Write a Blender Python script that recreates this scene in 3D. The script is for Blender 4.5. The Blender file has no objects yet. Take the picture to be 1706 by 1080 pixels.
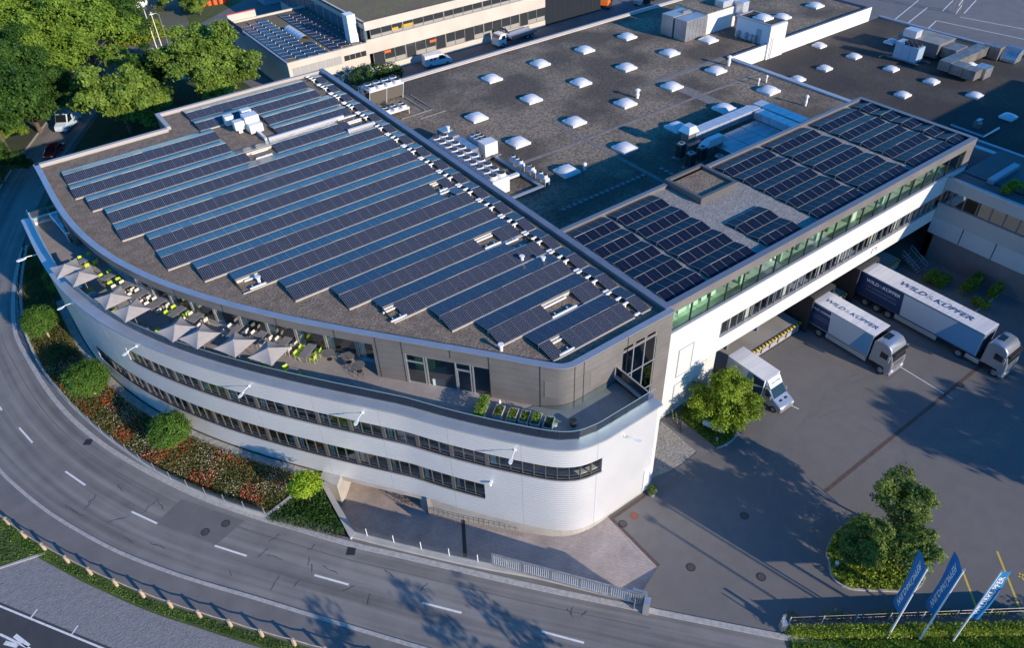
import bpy, math, random
import numpy as np
from mathutils import Matrix, Vector
from mathutils.geometry import tessellate_polygon
SC = bpy.context.scene
COL = SC.collection
rnd = random.Random(11)
# ---------------------------------------------------------------- camera
FPX, CPX, CPY, HC = 1229.608, 856.53, 509.18, 52.0
RM = np.array([[0.80704617, -0.58969851, -0.03053108],
               [-0.39074314, -0.49456603, -0.77635317],
               [0.44271467, 0.63848266, -0.62955827]])
def at(x, y, z=0.0):
    """survey helper: where the sight line of a photo point meets the level z"""
    d = RM.T @ np.array([(x-CPX)/FPX, (y-CPY)/FPX, 1.0])
    t = (z-HC)/d[2]
    return (float(d[0]*t), float(d[1]*t))
cam = bpy.data.cameras.new('camera')
cam.sensor_width = 36.0
cam.lens = FPX/1706*36
cam.shift_x = (853-CPX)/1706
cam.shift_y = (CPY-540)/1706
cam.clip_end = 3000
co = bpy.data.objects.new('camera', cam); COL.objects.link(co)
r, d, f = RM
m = Matrix(((r[0], -d[0], -f[0], 0), (r[1], -d[1], -f[1], 0), (r[2], -d[2], -f[2], HC), (0, 0, 0, 1)))
co.matrix_world = m
SC.camera = co
# ---------------------------------------------------------------- light
EL = math.radians(18.5); AZ = math.radians(-77.0)
SD = Vector((math.cos(EL)*math.cos(AZ), math.cos(EL)*math.sin(AZ), math.sin(EL)))
w = bpy.data.worlds.new('World'); SC.world = w; w.use_nodes = True
nt = w.node_tree; nt.nodes.clear()
sky = nt.nodes.new('ShaderNodeTexSky'); sky.sky_type = 'NISHITA'; sky.sun_disc = False
sky.sun_elevation = EL; sky.sun_rotation = math.atan2(SD.x, SD.y)
sky.air_density = 1.0; sky.dust_density = 0.0; sky.ozone_density = 6.0
bg = nt.nodes.new('ShaderNodeBackground'); bg.inputs[1].default_value = 0.15
wo = nt.nodes.new('ShaderNodeOutputWorld')
hs = nt.nodes.new('ShaderNodeHueSaturation'); hs.inputs['Saturation'].default_value = 1.2
nt.links.new(sky.outputs[0], hs.inputs['Color']); nt.links.new(hs.outputs[0], bg.inputs[0]); nt.links.new(bg.outputs[0], wo.inputs[0])
sun = bpy.data.lights.new('sun', 'SUN'); sun.energy = 3.8; sun.angle = math.radians(0.5); sun.color = (1.0, 0.85, 0.67)
so = bpy.data.objects.new('sun', sun); COL.objects.link(so)
so.rotation_euler = SD.to_track_quat('Z', 'Y').to_euler()
SC.view_settings.view_transform = 'Standard'; SC.view_settings.look = 'None'
SC.view_settings.exposure = 0.76; SC.view_settings.gamma = 1.0
SC.view_settings.use_curve_mapping = False
# ---------------------------------------------------------------- materials
MATS = {}
def _n(nt, t, **k):
    n = nt.nodes.new(t)
    for a, b in k.items(): setattr(n, a, b)
    return n
def mat(name, col, rough=0.8, metal=0.0, spec=0.5, col2=None, scale=0.6, detail=5, lo=.35, hi=.65, bump=0.0, bscale=20.0,
        obj=False, trans=0.0, coat=0.0, stretch=None, col3=None, scale3=8.0, amt3=.5, emit=None, estr=0):
    if name in MATS: return MATS[name]
    M = bpy.data.materials.new(name); M.use_nodes = True; nt = M.node_tree
    b = nt.nodes['Principled BSDF']; L = nt.links.new
    b.inputs['Base Color'].default_value = (*col, 1); b.inputs['Roughness'].default_value = rough
    b.inputs['Metallic'].default_value = metal; b.inputs['Specular IOR Level'].default_value = spec
    if trans: b.inputs['Transmission Weight'].default_value = trans
    if coat: b.inputs['Coat Weight'].default_value = coat; b.inputs['Coat Roughness'].default_value = .05
    if emit: b.inputs['Emission Color'].default_value = (*emit, 1); b.inputs['Emission Strength'].default_value = estr
    if obj: src = _n(nt, 'ShaderNodeTexCoord').outputs['Object']
    else: src = _n(nt, 'ShaderNodeNewGeometry').outputs['Position']
    if stretch:
        mp = _n(nt, 'ShaderNodeMapping'); mp.inputs['Scale'].default_value = stretch; L(src, mp.inputs[0]); src2 = mp.outputs[0]
    else: src2 = src
    if col2:
        no = _n(nt, 'ShaderNodeTexNoise'); no.inputs['Scale'].default_value = scale; no.inputs['Detail'].default_value = detail
        L(src2, no.inputs['Vector'])
        mr = _n(nt, 'ShaderNodeMapRange'); mr.inputs[1].default_value = lo; mr.inputs[2].default_value = hi
        L(no.outputs[0], mr.inputs[0])
        mx = _n(nt, 'ShaderNodeMix', data_type='RGBA'); mx.inputs[6].default_value = (*col, 1); mx.inputs[7].default_value = (*col2, 1)
        L(mr.outputs[0], mx.inputs[0]); out = mx.outputs[2]
        if col3:
            n3 = _n(nt, 'ShaderNodeTexNoise'); n3.inputs['Scale'].default_value = scale3; n3.inputs['Detail'].default_value = 4
            L(src, n3.inputs['Vector'])
            m3 = _n(nt, 'ShaderNodeMapRange'); m3.inputs[1].default_value = .42; m3.inputs[2].default_value = .62; m3.inputs[4].default_value = amt3
            L(n3.outputs[0], m3.inputs[0])
            x3 = _n(nt, 'ShaderNodeMix', data_type='RGBA'); x3.inputs[7].default_value = (*col3, 1)
            L(m3.outputs[0], x3.inputs[0]); L(out, x3.inputs[6]); out = x3.outputs[2]
        L(out, b.inputs['Base Color'])
    if bump:
        bn = _n(nt, 'ShaderNodeTexNoise'); bn.inputs['Scale'].default_value = bscale; bn.inputs['Detail'].default_value = 3
        L(src, bn.inputs['Vector'])
        bu = _n(nt, 'ShaderNodeBump'); bu.inputs['Strength'].default_value = bump; bu.inputs['Distance'].default_value = 0.05
        L(bn.outputs[0], bu.inputs['Height']); L(bu.outputs[0], b.inputs['Normal'])
    MATS[name] = M; return M
def ribbed(name, col, pitch=0.12, axis=2, rough=.45, metal=0.0, strength=.6, col2=None, sc=.25):
    """sheet cladding pressed into fine ribs"""
    M = mat(name, col, rough, metal, col2=col2, scale=sc)
    nt = M.node_tree; b = nt.nodes['Principled BSDF']; L = nt.links.new
    g = _n(nt, 'ShaderNodeNewGeometry'); s = _n(nt, 'ShaderNodeSeparateXYZ'); L(g.outputs['Position'], s.inputs[0])
    mu = _n(nt, 'ShaderNodeMath', operation='MULTIPLY'); mu.inputs[1].default_value = 2*math.pi/pitch
    L(s.outputs[axis], mu.inputs[0])
    si = _n(nt, 'ShaderNodeMath', operation='SINE'); L(mu.outputs[0], si.inputs[0])
    bu = _n(nt, 'ShaderNodeBump'); bu.inputs['Strength'].default_value = strength; bu.inputs['Distance'].default_value = .012
    L(si.outputs[0], bu.inputs['Height']); L(bu.outputs[0], b.inputs['Normal'])
    return M
def brickmat(name, c1, c2, mortar, sc=1.0, bw=.24, bh=.12):
    M = mat(name, c1, .88); nt = M.node_tree; b = nt.nodes['Principled BSDF']; L = nt.links.new
    g = _n(nt, 'ShaderNodeNewGeometry'); mp = _n(nt, 'ShaderNodeMapping'); mp.inputs['Rotation'].default_value = (0, 0, .6); L(g.outputs['Position'], mp.inputs[0])
    t = _n(nt, 'ShaderNodeTexBrick'); t.inputs['Scale'].default_value = sc; t.inputs['Brick Width'].default_value = bw; t.inputs['Row Height'].default_value = bh; t.inputs['Mortar Size'].default_value = .008
    t.inputs['Color1'].default_value = (*c1, 1); t.inputs['Color2'].default_value = (*c2, 1); t.inputs['Mortar'].default_value = (*mortar, 1); L(mp.outputs[0], t.inputs[0])
    n = _n(nt, 'ShaderNodeTexNoise'); n.inputs['Scale'].default_value = .5; n.inputs['Detail'].default_value = 6; L(g.outputs['Position'], n.inputs['Vector'])
    mr = _n(nt, 'ShaderNodeMapRange'); mr.inputs[1].default_value = .3; mr.inputs[2].default_value = .7; mr.inputs[3].default_value = .8; mr.inputs[4].default_value = 1.15; L(n.outputs[0], mr.inputs[0])
    mx = _n(nt, 'ShaderNodeMix', data_type='RGBA', blend_type='MULTIPLY'); mx.inputs[0].default_value = 1; L(t.outputs[0], mx.inputs[6]); L(mr.outputs[0], mx.inputs[7]); L(mx.outputs[2], b.inputs['Base Color'])
    return M
def foliage(name, c1, c2, c3, scale=.7, tl=.35):
    if name in MATS: return MATS[name]
    M = bpy.data.materials.new(name); M.use_nodes = True; nt = M.node_tree; nt.nodes.clear(); L = nt.links.new
    g = _n(nt, 'ShaderNodeNewGeometry')
    n = _n(nt, 'ShaderNodeTexNoise'); n.inputs['Scale'].default_value = scale; n.inputs['Detail'].default_value = 3
    L(g.outputs['Position'], n.inputs['Vector'])
    cr = _n(nt, 'ShaderNodeValToRGB'); e = cr.color_ramp.elements
    e[0].position = .33; e[0].color = (*c1, 1); e[1].position = .68; e[1].color = (*c3, 1)
    k = e.new(.5); k.color = (*c2, 1)
    # leaf to leaf difference
    wn = _n(nt, 'ShaderNodeMath', operation='MULTIPLY_ADD'); wn.inputs[1].default_value = .22
    L(g.outputs['Random Per Island'], wn.inputs[0]); 
    sb = _n(nt, 'ShaderNodeMath', operation='SUBTRACT'); sb.inputs[1].default_value = .11
    L(n.outputs[0], sb.inputs[0]); L(sb.outputs[0], wn.inputs[2])
    L(wn.outputs[0], cr.inputs[0])
    di = _n(nt, 'ShaderNodeBsdfDiffuse'); tr = _n(nt, 'ShaderNodeBsdfTranslucent')
    L(cr.outputs[0], di.inputs[0]); L(cr.outputs[0], tr.inputs[0])
    mx = _n(nt, 'ShaderNodeMixShader'); mx.inputs[0].default_value = tl
    o = _n(nt, 'ShaderNodeOutputMaterial'); L(di.outputs[0], mx.inputs[1]); L(tr.outputs[0], mx.inputs[2])
    gl = _n(nt, 'ShaderNodeBsdfGlossy'); gl.inputs['Roughness'].default_value = .6; gl.inputs[0].default_value = (.6, .65, .6, 1)
    m2 = _n(nt, 'ShaderNodeMixShader'); m2.inputs[0].default_value = .02
    L(mx.outputs[0], m2.inputs[1]); L(gl.outputs[0], m2.inputs[2]); L(m2.outputs[0], o.inputs[0])
    MATS[name] = M; return M
def glass(name, tint=(.75, .85, .82), mixv=.5, rough=.02):
    """window glass: mirrors the sky at a slant, lets the room show through"""
    if name in MATS: return MATS[name]
    M = bpy.data.materials.new(name); M.use_nodes = True; nt = M.node_tree; nt.nodes.clear(); L = nt.links.new
    t = _n(nt, 'ShaderNodeBsdfTransparent'); t.inputs[0].default_value = (*tint, 1)
    g = _n(nt, 'ShaderNodeBsdfGlossy'); g.inputs['Roughness'].default_value = rough; g.inputs[0].default_value = (.9, .95, 1, 1)
    fr = _n(nt, 'ShaderNodeFresnel'); fr.inputs[0].default_value = 1.7
    a = _n(nt, 'ShaderNodeMath', operation='ADD', use_clamp=True); a.inputs[1].default_value = mixv; L(fr.outputs[0], a.inputs[0])
    mx = _n(nt, 'ShaderNodeMixShader'); o = _n(nt, 'ShaderNodeOutputMaterial')
    L(a.outputs[0], mx.inputs[0]); L(t.outputs[0], mx.inputs[1]); L(g.outputs[0], mx.inputs[2]); L(mx.outputs[0], o.inputs[0])
    MATS[name] = M; return M
def pvmat(name, cells=(6, 10), line=.07, base=(.008, .011, .028), lc=(.20, .21, .25), frame=.012, fc=(.36, .36, .38), rough=.18, spec=.3):
    if name in MATS: return MATS[name]
    M = mat(name, base, rough, 0, spec)
    nt = M.node_tree; b = nt.nodes['Principled BSDF']; L = nt.links.new
    uv = _n(nt, 'ShaderNodeUVMap'); sp = _n(nt, 'ShaderNodeSeparateXYZ'); L(uv.outputs[0], sp.inputs[0])
    def grid(k, n, lw):
        mu = _n(nt, 'ShaderNodeMath', operation='MULTIPLY'); mu.inputs[1].default_value = n; L(sp.outputs[k], mu.inputs[0])
        fr = _n(nt, 'ShaderNodeMath', operation='FRACT'); L(mu.outputs[0], fr.inputs[0])
        s = _n(nt, 'ShaderNodeMath', operation='SUBTRACT'); s.inputs[1].default_value = .5; L(fr.outputs[0], s.inputs[0])
        ab = _n(nt, 'ShaderNodeMath', operation='ABSOLUTE'); L(s.outputs[0], ab.inputs[0])
        gt = _n(nt, 'ShaderNodeMath', operation='GREATER_THAN'); gt.inputs[1].default_value = .5-lw/2; L(ab.outputs[0], gt.inputs[0])
        return gt.outputs[0]
    def mx2(a, c):
        q = _n(nt, 'ShaderNodeMath', operation='MAXIMUM'); L(a, q.inputs[0]); L(c, q.inputs[1]); return q.outputs[0]
    g1 = mx2(grid(0, cells[0], line), grid(1, cells[1], line))
    g2 = mx2(grid(0, 1, frame*2.0), grid(1, 1, frame*1.4))
    a = _n(nt, 'ShaderNodeMix', data_type='RGBA'); a.inputs[6].default_value = (*base, 1); a.inputs[7].default_value = (*lc, 1); L(g1, a.inputs[0])
    c = _n(nt, 'ShaderNodeMix', data_type='RGBA'); c.inputs[7].default_value = (*fc, 1); L(g2, c.inputs[0]); L(a.outputs[2], c.inputs[6])
    L(c.outputs[2], b.inputs['Base Color'])
    return M
# ---------------------------------------------------------------- mesh helpers
class MB:
    def __init__(s): s.v = []; s.f = []; s.m = []; s.uv = {}
    def poly(s, pts, m=0, uv=None):
        i = len(s.v); s.v += [tuple(p) for p in pts]; s.f.append(tuple(range(i, i+len(pts)))); s.m.append(m)
        if uv: s.uv[len(s.f)-1] = uv
        return s
    def box(s, x0, x1, y0, y1, z0, z1, m=0, ang=0, c=None, mt=None):
        P = [(x0, y0), (x1, y0), (x1, y1), (x0, y1)]
        if ang:
            c = c or ((x0+x1)/2, (y0+y1)/2); ca, sa = math.cos(ang), math.sin(ang)
            P = [(c[0]+(x-c[0])*ca-(y-c[1])*sa, c[1]+(x-c[0])*sa+(y-c[1])*ca) for x, y in P]
        return s.prism(P, z0, z1, m, mt)
    def prism(s, P, z0, z1, m=0, mt=None, cap=True):
        a = sum(P[i][0]*P[(i+1) % len(P)][1]-P[(i+1) % len(P)][0]*P[i][1] for i in range(len(P)))
        if a < 0: P = P[::-1]
        n = len(P); i = len(s.v)
        z0 = z0 if callable(z0) else (lambda x, y, q=z0: q); z1 = z1 if callable(z1) else (lambda x, y, q=z1: q)
        s.v += [(x, y, z0(x, y)) for x, y in P]+[(x, y, z1(x, y)) for x, y in P]
        for k in range(n): s.f.append((i+k, i+(k+1) % n, i+n+(k+1) % n, i+n+k)); s.m.append(m)
        if cap:
            if n <= 4:
                s.f.append(tuple(i+n+k for k in range(n))); s.m.append(m if mt is None else mt)
                s.f.append(tuple(i+n-1-k for k in range(n))); s.m.append(m)
            else:
                T = tessellate_polygon([[Vector((x, y, 0)) for x, y in P]])
                for t in T:
                    aa = (P[t[1]][0]-P[t[0]][0])*(P[t[2]][1]-P[t[0]][1])-(P[t[2]][0]-P[t[0]][0])*(P[t[1]][1]-P[t[0]][1])
                    if aa < 0: t = t[::-1]
                    s.f.append(tuple(i+n+k for k in t)); s.m.append(m if mt is None else mt)
                    s.f.append(tuple(i+k for k in t[::-1])); s.m.append(m)
        return s
    def side(s, P, y0, y1, m=0):
        """a profile in x,z pushed across from y0 to y1"""
        n = len(P); i = len(s.v)
        s.v += [(x, y0, z) for x, z in P]+[(x, y1, z) for x, z in P]
        for k in range(n): s.f.append((i+k, i+(k+1) % n, i+n+(k+1) % n, i+n+k)); s.m.append(m)
        s.f.append(tuple(i+n-1-k for k in range(n))); s.m.append(m); s.f.append(tuple(i+n+k for k in range(n))); s.m.append(m)
        return s
    def cyl(s, x, y, z0, z1, r, n=12, m=0, r2=None, mt=None):
        r2 = r if r2 is None else r2
        i = len(s.v)
        for k in range(n): a = 2*math.pi*k/n; s.v.append((x+r*math.cos(a), y+r*math.sin(a), z0))
        for k in range(n): a = 2*math.pi*k/n; s.v.append((x+r2*math.cos(a), y+r2*math.sin(a), z1))
        for k in range(n): s.f.append((i+k, i+(k+1) % n, i+n+(k+1) % n, i+n+k)); s.m.append(m)
        s.f.append(tuple(i+n+k for k in range(n))); s.m.append(m if mt is None else mt)
        s.f.append(tuple(i+n-1-k for k in range(n))); s.m.append(m)
        return s
    def tube(s, pts, r, n=6, m=0, r2=None):
        pts = [Vector(p) for p in pts]; i = len(s.v); K = len(pts)
        for k, p in enumerate(pts):
            t = (pts[min(k+1, K-1)]-pts[max(k-1, 0)]).normalized()
            u = t.cross(Vector((0, 0, 1)));
            if u.length < .1: u = t.cross(Vector((1, 0, 0)))
            u.normalize(); v = t.cross(u)
            rr = r if r2 is None else r+(r2-r)*k/(K-1)
            for j in range(n):
                a = 2*math.pi*j/n; s.v.append(tuple(p+u*rr*math.cos(a)+v*rr*math.sin(a)))
        for k in range(K-1):
            for j in range(n):
                a = i+k*n+j; b = i+k*n+(j+1) % n; s.f.append((a, b, b+n, a+n)); s.m.append(m)
        s.f.append(tuple(i+j for j in range(n))[::-1]); s.m.append(m)
        s.f.append(tuple(i+(K-1)*n+j for j in range(n))); s.m.append(m)
        return s
    def disc(s, x, y, z, r, n=16, m=0):
        return s.poly([(x+r*math.cos(2*math.pi*k/n), y+r*math.sin(2*math.pi*k/n), z) for k in range(n)], m)
    def obj(s, name, mats, parent=None, world=False, smooth=False, bevel=0):
        me = bpy.data.meshes.new(name); me.from_pydata(s.v, [], s.f)
        mats = mats if isinstance(mats, (list, tuple)) else [mats]
        for q in mats: me.materials.append(q)
        me.polygons.foreach_set('material_index', s.m)
        if s.uv:
            ul = me.uv_layers.new(name='UVMap')
            for fi, uv in s.uv.items():
                for li, u in zip(me.polygons[fi].loop_indices, uv): ul.data[li].uv = u
        if smooth:
            me.polygons.foreach_set('use_smooth', [True]*len(s.f)); me.set_sharp_from_angle(angle=math.radians(35))
        me.update()
        o = bpy.data.objects.new(name, me); COL.objects.link(o)
        if bevel:
            bm = o.modifiers.new('bevel', 'BEVEL'); bm.width = bevel; bm.segments = 2; bm.limit_method = 'ANGLE'
        if parent:
            o.parent = parent
            if world:
                q = parent
                while q is not None: o.location = o.location-q.location; q = q.parent
        return o
def empty(name, label, cat, loc=(0, 0, 0), rz=0, group=None):
    o = bpy.data.objects.new(name, None); COL.objects.link(o); o.location = loc; o.rotation_euler = (0, 0, rz)
    o.empty_display_size = .3
    o['label'] = label; o['category'] = cat
    if group: o['group'] = group
    return o
def tag(o, label, cat, group=None):
    o['label'] = label; o['category'] = cat
    if group: o['group'] = group
    return o
def struct(o): o['kind'] = 'structure'; return o
def stuff(o, label=None, cat=None):
    o['kind'] = 'stuff'
    if label: o['label'] = label
    if cat: o['category'] = cat
    return o
def dup(root, loc, rz, label, group=None, scale=None):
    r = root.copy(); COL.objects.link(r); r.location = loc; r.rotation_euler = (0, 0, rz); r['label'] = label
    if group: r['group'] = group
    if scale: r.scale = (scale,)*3 if not isinstance(scale, tuple) else scale
    for ch in list(root.children):
        c = ch.copy(); COL.objects.link(c); c.parent = r
        for g in list(ch.children):
            q = g.copy(); COL.objects.link(q); q.parent = c
    return r
def piece(name, me, parent, loc, rot=(0, 0, 0), scale=(1, 1, 1)):
    o = bpy.data.objects.new(name, me); COL.objects.link(o); o.parent = parent; o.location = loc; o.rotation_euler = rot; o.scale = scale
    return o
ORD = ['first', 'second', 'third', 'fourth', 'fifth', 'sixth', 'seventh', 'eighth', 'ninth', 'tenth', 'eleventh', 'twelfth', 'thirteenth',
       'fourteenth', 'fifteenth', 'sixteenth', 'seventeenth', 'eighteenth', 'nineteenth', 'twentieth']
def sheet(name, P, z, M, parent=None, holes=()):
    P = [tuple(p) for p in P]; rings = [P]+[list(h) for h in holes]
    allp = [p for q in rings for p in q]
    T = tessellate_polygon([[Vector((x, y, 0)) for x, y in q] for q in rings])
    b = MB(); b.v = [(x, y, z(x, y) if callable(z) else z) for x, y in allp]
    for t in T:
        a = [allp[k] for k in t]
        cr = (a[1][0]-a[0][0])*(a[2][1]-a[0][1])-(a[2][0]-a[0][0])*(a[1][1]-a[0][1])
        if abs(cr) < 1e-9: continue
        b.f.append(tuple(t) if cr > 0 else tuple(t)[::-1]); b.m.append(0)
    return b.obj(name, M, parent, world=bool(parent))
def smoothpath(P, step=.8):
    """Catmull-Rom through the points, resampled evenly"""
    P = [np.array(p, float) for p in P]; Q = [2*P[0]-P[1]]+P+[2*P[-1]-P[-2]]; out = []
    for i in range(1, len(Q)-2):
        for t in np.linspace(0, 1, 12, endpoint=False):
            a, b, c, d = Q[i-1], Q[i], Q[i+1], Q[i+2]
            out.append(.5*((2*b)+(-a+c)*t+(2*a-5*b+4*c-d)*t*t+(-a+3*b-3*c+d)*t**3))
    out.append(P[-1]); out = np.array(out)
    return resample(out, step)
def resample(out, step):
    s = np.r_[0, np.cumsum(np.hypot(*np.diff(out, axis=0).T))]
    n = max(2, int(round(s[-1]/step))+1); t = np.linspace(0, s[-1], n)
    return np.c_[np.interp(t, s, out[:, 0]), np.interp(t, s, out[:, 1])]
def offset(P, d):
    """shift a path sideways: positive to the left of its direction"""
    P = np.asarray(P, float); T = np.gradient(P, axis=0); T /= np.hypot(*T.T)[:, None]
    return P+d*np.c_[-T[:, 1], T[:, 0]]
def ribbon(P, d0, d1): 
    a = offset(P, d0); b = offset(P, d1); return [tuple(p) for p in a]+[tuple(p) for p in b[::-1]]
def band(P, d0, d1, z0, z1, mb=None, m=0, mt=None, ends=True):
    """a wall that follows a path, between two sideways offsets"""
    mb = mb or MB(); a = offset(P, d0); b = offset(P, d1); n = len(P); i = len(mb.v)
    fz0 = z0 if callable(z0) else (lambda x, y: z0); fz1 = z1 if callable(z1) else (lambda x, y: z1)
    for p, q in zip(a, b):
        mb.v += [(p[0], p[1], fz0(*p)), (p[0], p[1], fz1(*p)), (q[0], q[1], fz1(*q)), (q[0], q[1], fz0(*q))]
    for k in range(n-1):
        u = i+4*k
        for j in range(4):
            mb.f.append((u+j, u+4+j, u+4+(j+1) % 4, u+(j+1) % 4)[::-1] if d1 > d0 else (u+j, u+4+j, u+4+(j+1) % 4, u+(j+1) % 4))
            mb.m.append(mt if (j == 1 and mt is not None) else m)
    if ends:
        mb.f.append((i, i+1, i+2, i+3)); mb.m.append(m); u = i+4*(n-1); mb.f.append((u+3, u+2, u+1, u)); mb.m.append(m)
    return mb
# foliage meshes
def leafmesh(name, C, N, size, mats, mi=None, seed=0, aspect=.62):
    """many small leaf faces at the points C facing roughly N"""
    rg = np.random.default_rng(seed); n = len(C)
    N = N+rg.normal(0, .55, (n, 3)); N /= np.linalg.norm(N, axis=1)[:, None]+1e-9
    R = rg.normal(size=(n, 3)); U = np.cross(N, R); U /= np.linalg.norm(U, axis=1)[:, None]+1e-9
    V = np.cross(N, U); s = (size*rg.uniform(.6, 1.3, n))[:, None]
    a = C-U*s*.5; b = C+V*s*.5*aspect; c = C+U*s*.5; d = C-V*s*.5*aspect
    vs = np.stack([a, b, c, d], 1).reshape(-1, 3)
    me = bpy.data.meshes.new(name); me.vertices.add(4*n); me.vertices.foreach_set('co', vs.astype(np.float32).ravel())
    me.loops.add(4*n); me.loops.foreach_set('vertex_index', np.arange(4*n, dtype=np.int32))
    me.polygons.add(n); me.polygons.foreach_set('loop_start', np.arange(0, 4*n, 4, dtype=np.int32))
    for q in (mats if isinstance(mats, (list, tuple)) else [mats]): me.materials.append(q)
    if mi is not None: me.polygons.foreach_set('material_index', np.asarray(mi, dtype=np.int32))
    me.update(calc_edges=True); me.validate()
    return me
def crownpts(lobes, nclump, per, cr, seed=0, low=-.35, fill=.25):
    """leaf points gathered in clumps on and inside a set of lobes (x,y,z,rx,ry,rz)"""
    rg = np.random.default_rng(seed); L = np.array(lobes, float); wts = (L[:, 3]*L[:, 4]*L[:, 5])**(2/3); wts /= wts.sum()
    C = []; N = []
    for _ in range(nclump):
        l = L[rg.choice(len(L), p=wts)]
        while True:
            u = rg.normal(size=3); u /= np.linalg.norm(u)
            if u[2] > low or rg.random() < .25: break
        rr = rg.uniform(.45, .8) if rg.random() < fill else rg.uniform(.84, 1.06)
        c = l[:3]+u*l[3:6]*rr
        k = max(3, int(per*rg.uniform(.6, 1.4)))
        p = c+rg.normal(0, 1, (k, 3))*cr*np.array([.55, .55, .38])
        C.append(p); N.append(np.tile(u*.8+np.array([0, 0, .55]), (k, 1)))
    return np.vstack(C), np.vstack(N)
def pts_in_poly(P, n, seed=0):
    rg = np.random.default_rng(seed); P = np.array(P); lo = P.min(0); hi = P.max(0); out = []
    while len(out) < n:
        q = rg.uniform(lo, hi, (n*2, 2)); ins = np.zeros(len(q), bool); j = len(P)-1
        for i in range(len(P)):
            a, b = P[i], P[j]
            c = ((a[1] > q[:, 1]) != (b[1] > q[:, 1])) & (q[:, 0] < (b[0]-a[0])*(q[:, 1]-a[1])/(b[1]-a[1]+1e-12)+a[0])
            ins ^= c; j = i
        out += list(q[ins])
    return np.array(out[:n])
def text(name, s, size, M, parent, mw, ext=.004, shear=0, offs=0, sx=1, space=1.0, align='CENTER', local=False):
    cu = bpy.data.curves.new('t', 'FONT'); cu.body = s; cu.size = size; cu.extrude = ext; cu.shear = shear; cu.offset = offs
    cu.align_x = align; cu.align_y = 'CENTER'; cu.space_character = space; cu.resolution_u = 2
    to = bpy.data.objects.new('t', cu); COL.objects.link(to)
    dg = bpy.context.evaluated_depsgraph_get(); me = bpy.data.meshes.new_from_object(to.evaluated_get(dg))
    bpy.data.objects.remove(to); bpy.data.curves.remove(cu)
    me.transform(mw @ Matrix.Diagonal((sx, 1, 1, 1))); me.materials.clear(); me.materials.append(M); me.name = name
    o = bpy.data.objects.new(name, me); COL.objects.link(o); o.parent = parent
    return o
# ---------------------------------------------------------------- material set
asph = mat('asphalt', (.105, .103, .108), .88, col2=(.14, .137, .14), scale=.35, bump=.25, bscale=30, col3=(.085, .083, .088), scale3=2.2, amt3=.5)
asph_road = mat('road_asphalt', (.135, .128, .128), .85, col2=(.18, .17, .165), scale=.16, detail=6, bump=.25, bscale=30, col3=(.11, .105, .108), scale3=.9, amt3=.55)
asph_yard = mat('yard_asphalt', (.135, .128, .124), .85, col2=(.16, .151, .145), scale=.07, detail=8, bump=.2, bscale=28, col3=(.118, .112, .11), scale3=.8, amt3=.35)
asph_dark = mat('fresh_asphalt', (.045, .045, .05), .9, col2=(.06, .06, .065), scale=.5, bump=.3)
asph_patch = mat('patched_asphalt', (.125, .12, .12), .9, col2=(.145, .138, .135), scale=.6, bump=.25)
pave = mat('pavement_asphalt', (.17, .16, .155), .88, col2=(.14, .132, .13), scale=.5, bump=.2, bscale=25)
sett = mat('granite_setts', (.42, .40, .385), .8, col2=(.31, .30, .29), scale=3.5, bump=.6, bscale=9)
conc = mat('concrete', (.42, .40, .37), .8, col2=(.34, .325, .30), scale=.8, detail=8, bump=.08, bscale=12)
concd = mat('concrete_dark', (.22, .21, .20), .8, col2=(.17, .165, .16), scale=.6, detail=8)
grass = mat('lawn', (.055, .085, .018), .95, col2=(.085, .11, .028), scale=.5, detail=8, bump=.8, bscale=9, col3=(.04, .06, .015), scale3=3)
forest = mat('forest_floor', (.03, .035, .015), 1, col2=(.05, .06, .02), scale=.3)
gravelp = mat('parking_gravel', (.22, .21, .215), .95, col2=(.16, .155, .16), scale=2.2, detail=8, bump=.8, bscale=6, col3=(.28, .27, .275), scale3=9, amt3=.6)
pavers = brickmat('ramp_pavers', (.46, .385, .345), (.39, .325, .295), (.22, .19, .17))
soil = mat('soil', (.035, .026, .018), 1, col2=(.06, .045, .03), scale=3)
white_mk = mat('road_paint', (.72, .71, .69), .7, col2=(.5, .5, .49), scale=5, lo=.5, hi=.75)
yel_mk = mat('yellow_paint', (.62, .45, .07), .7, col2=(.45, .33, .08), scale=5, lo=.5, hi=.75)
crackm = mat('tar_seal', (.045, .043, .043), .7)
rgrav = mat('roof_gravel', (.205, .152, .108), .95, col2=(.31, .235, .17), scale=1.1, detail=12, bump=1.0, bscale=4.5, col3=(.07, .054, .042), scale3=6.5, amt3=.7)
wgrav = mat('pale_roof_gravel', (.34, .32, .30), .95, col2=(.26, .245, .23), scale=1.6, detail=9, bump=1.0, bscale=5, col3=(.17, .16, .15), scale3=5, amt3=.7)
mgrav = mat('main_roof_gravel', (.105, .082, .062), .95, col2=(.29, .225, .16), scale=.10, detail=14, lo=.42, hi=.60, bump=1.0, bscale=4.0, col3=(.04, .034, .03), scale3=3.2, amt3=.65)
drgrav = mat('dark_roof_felt', (.042, .036, .032), .95, col2=(.085, .07, .056), scale=.1, detail=12, lo=.42, hi=.62, bump=.8, bscale=4, col3=(.026, .023, .022), scale3=3, amt3=.6)
clad = ribbed('white_ribbed_cladding', (.77, .775, .79), .25, rough=.30, metal=.36, strength=.9, col2=(.70, .71, .74))
cladw = ribbed('white_smooth_cladding', (.62, .62, .61), .5, rough=.5, metal=0, strength=.4, col2=(.56, .56, .56))
greyc = ribbed('grey_zinc_cladding', (.215, .20, .195), .62, rough=.5, metal=.3, strength=.4, col2=(.175, .165, .16), sc=.5)
coping = mat('coping_metal', (.46, .45, .47), .38, .55, col2=(.40, .40, .43), scale=.8)
whitem = mat('white_metal', (.78, .78, .78), .4)
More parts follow.
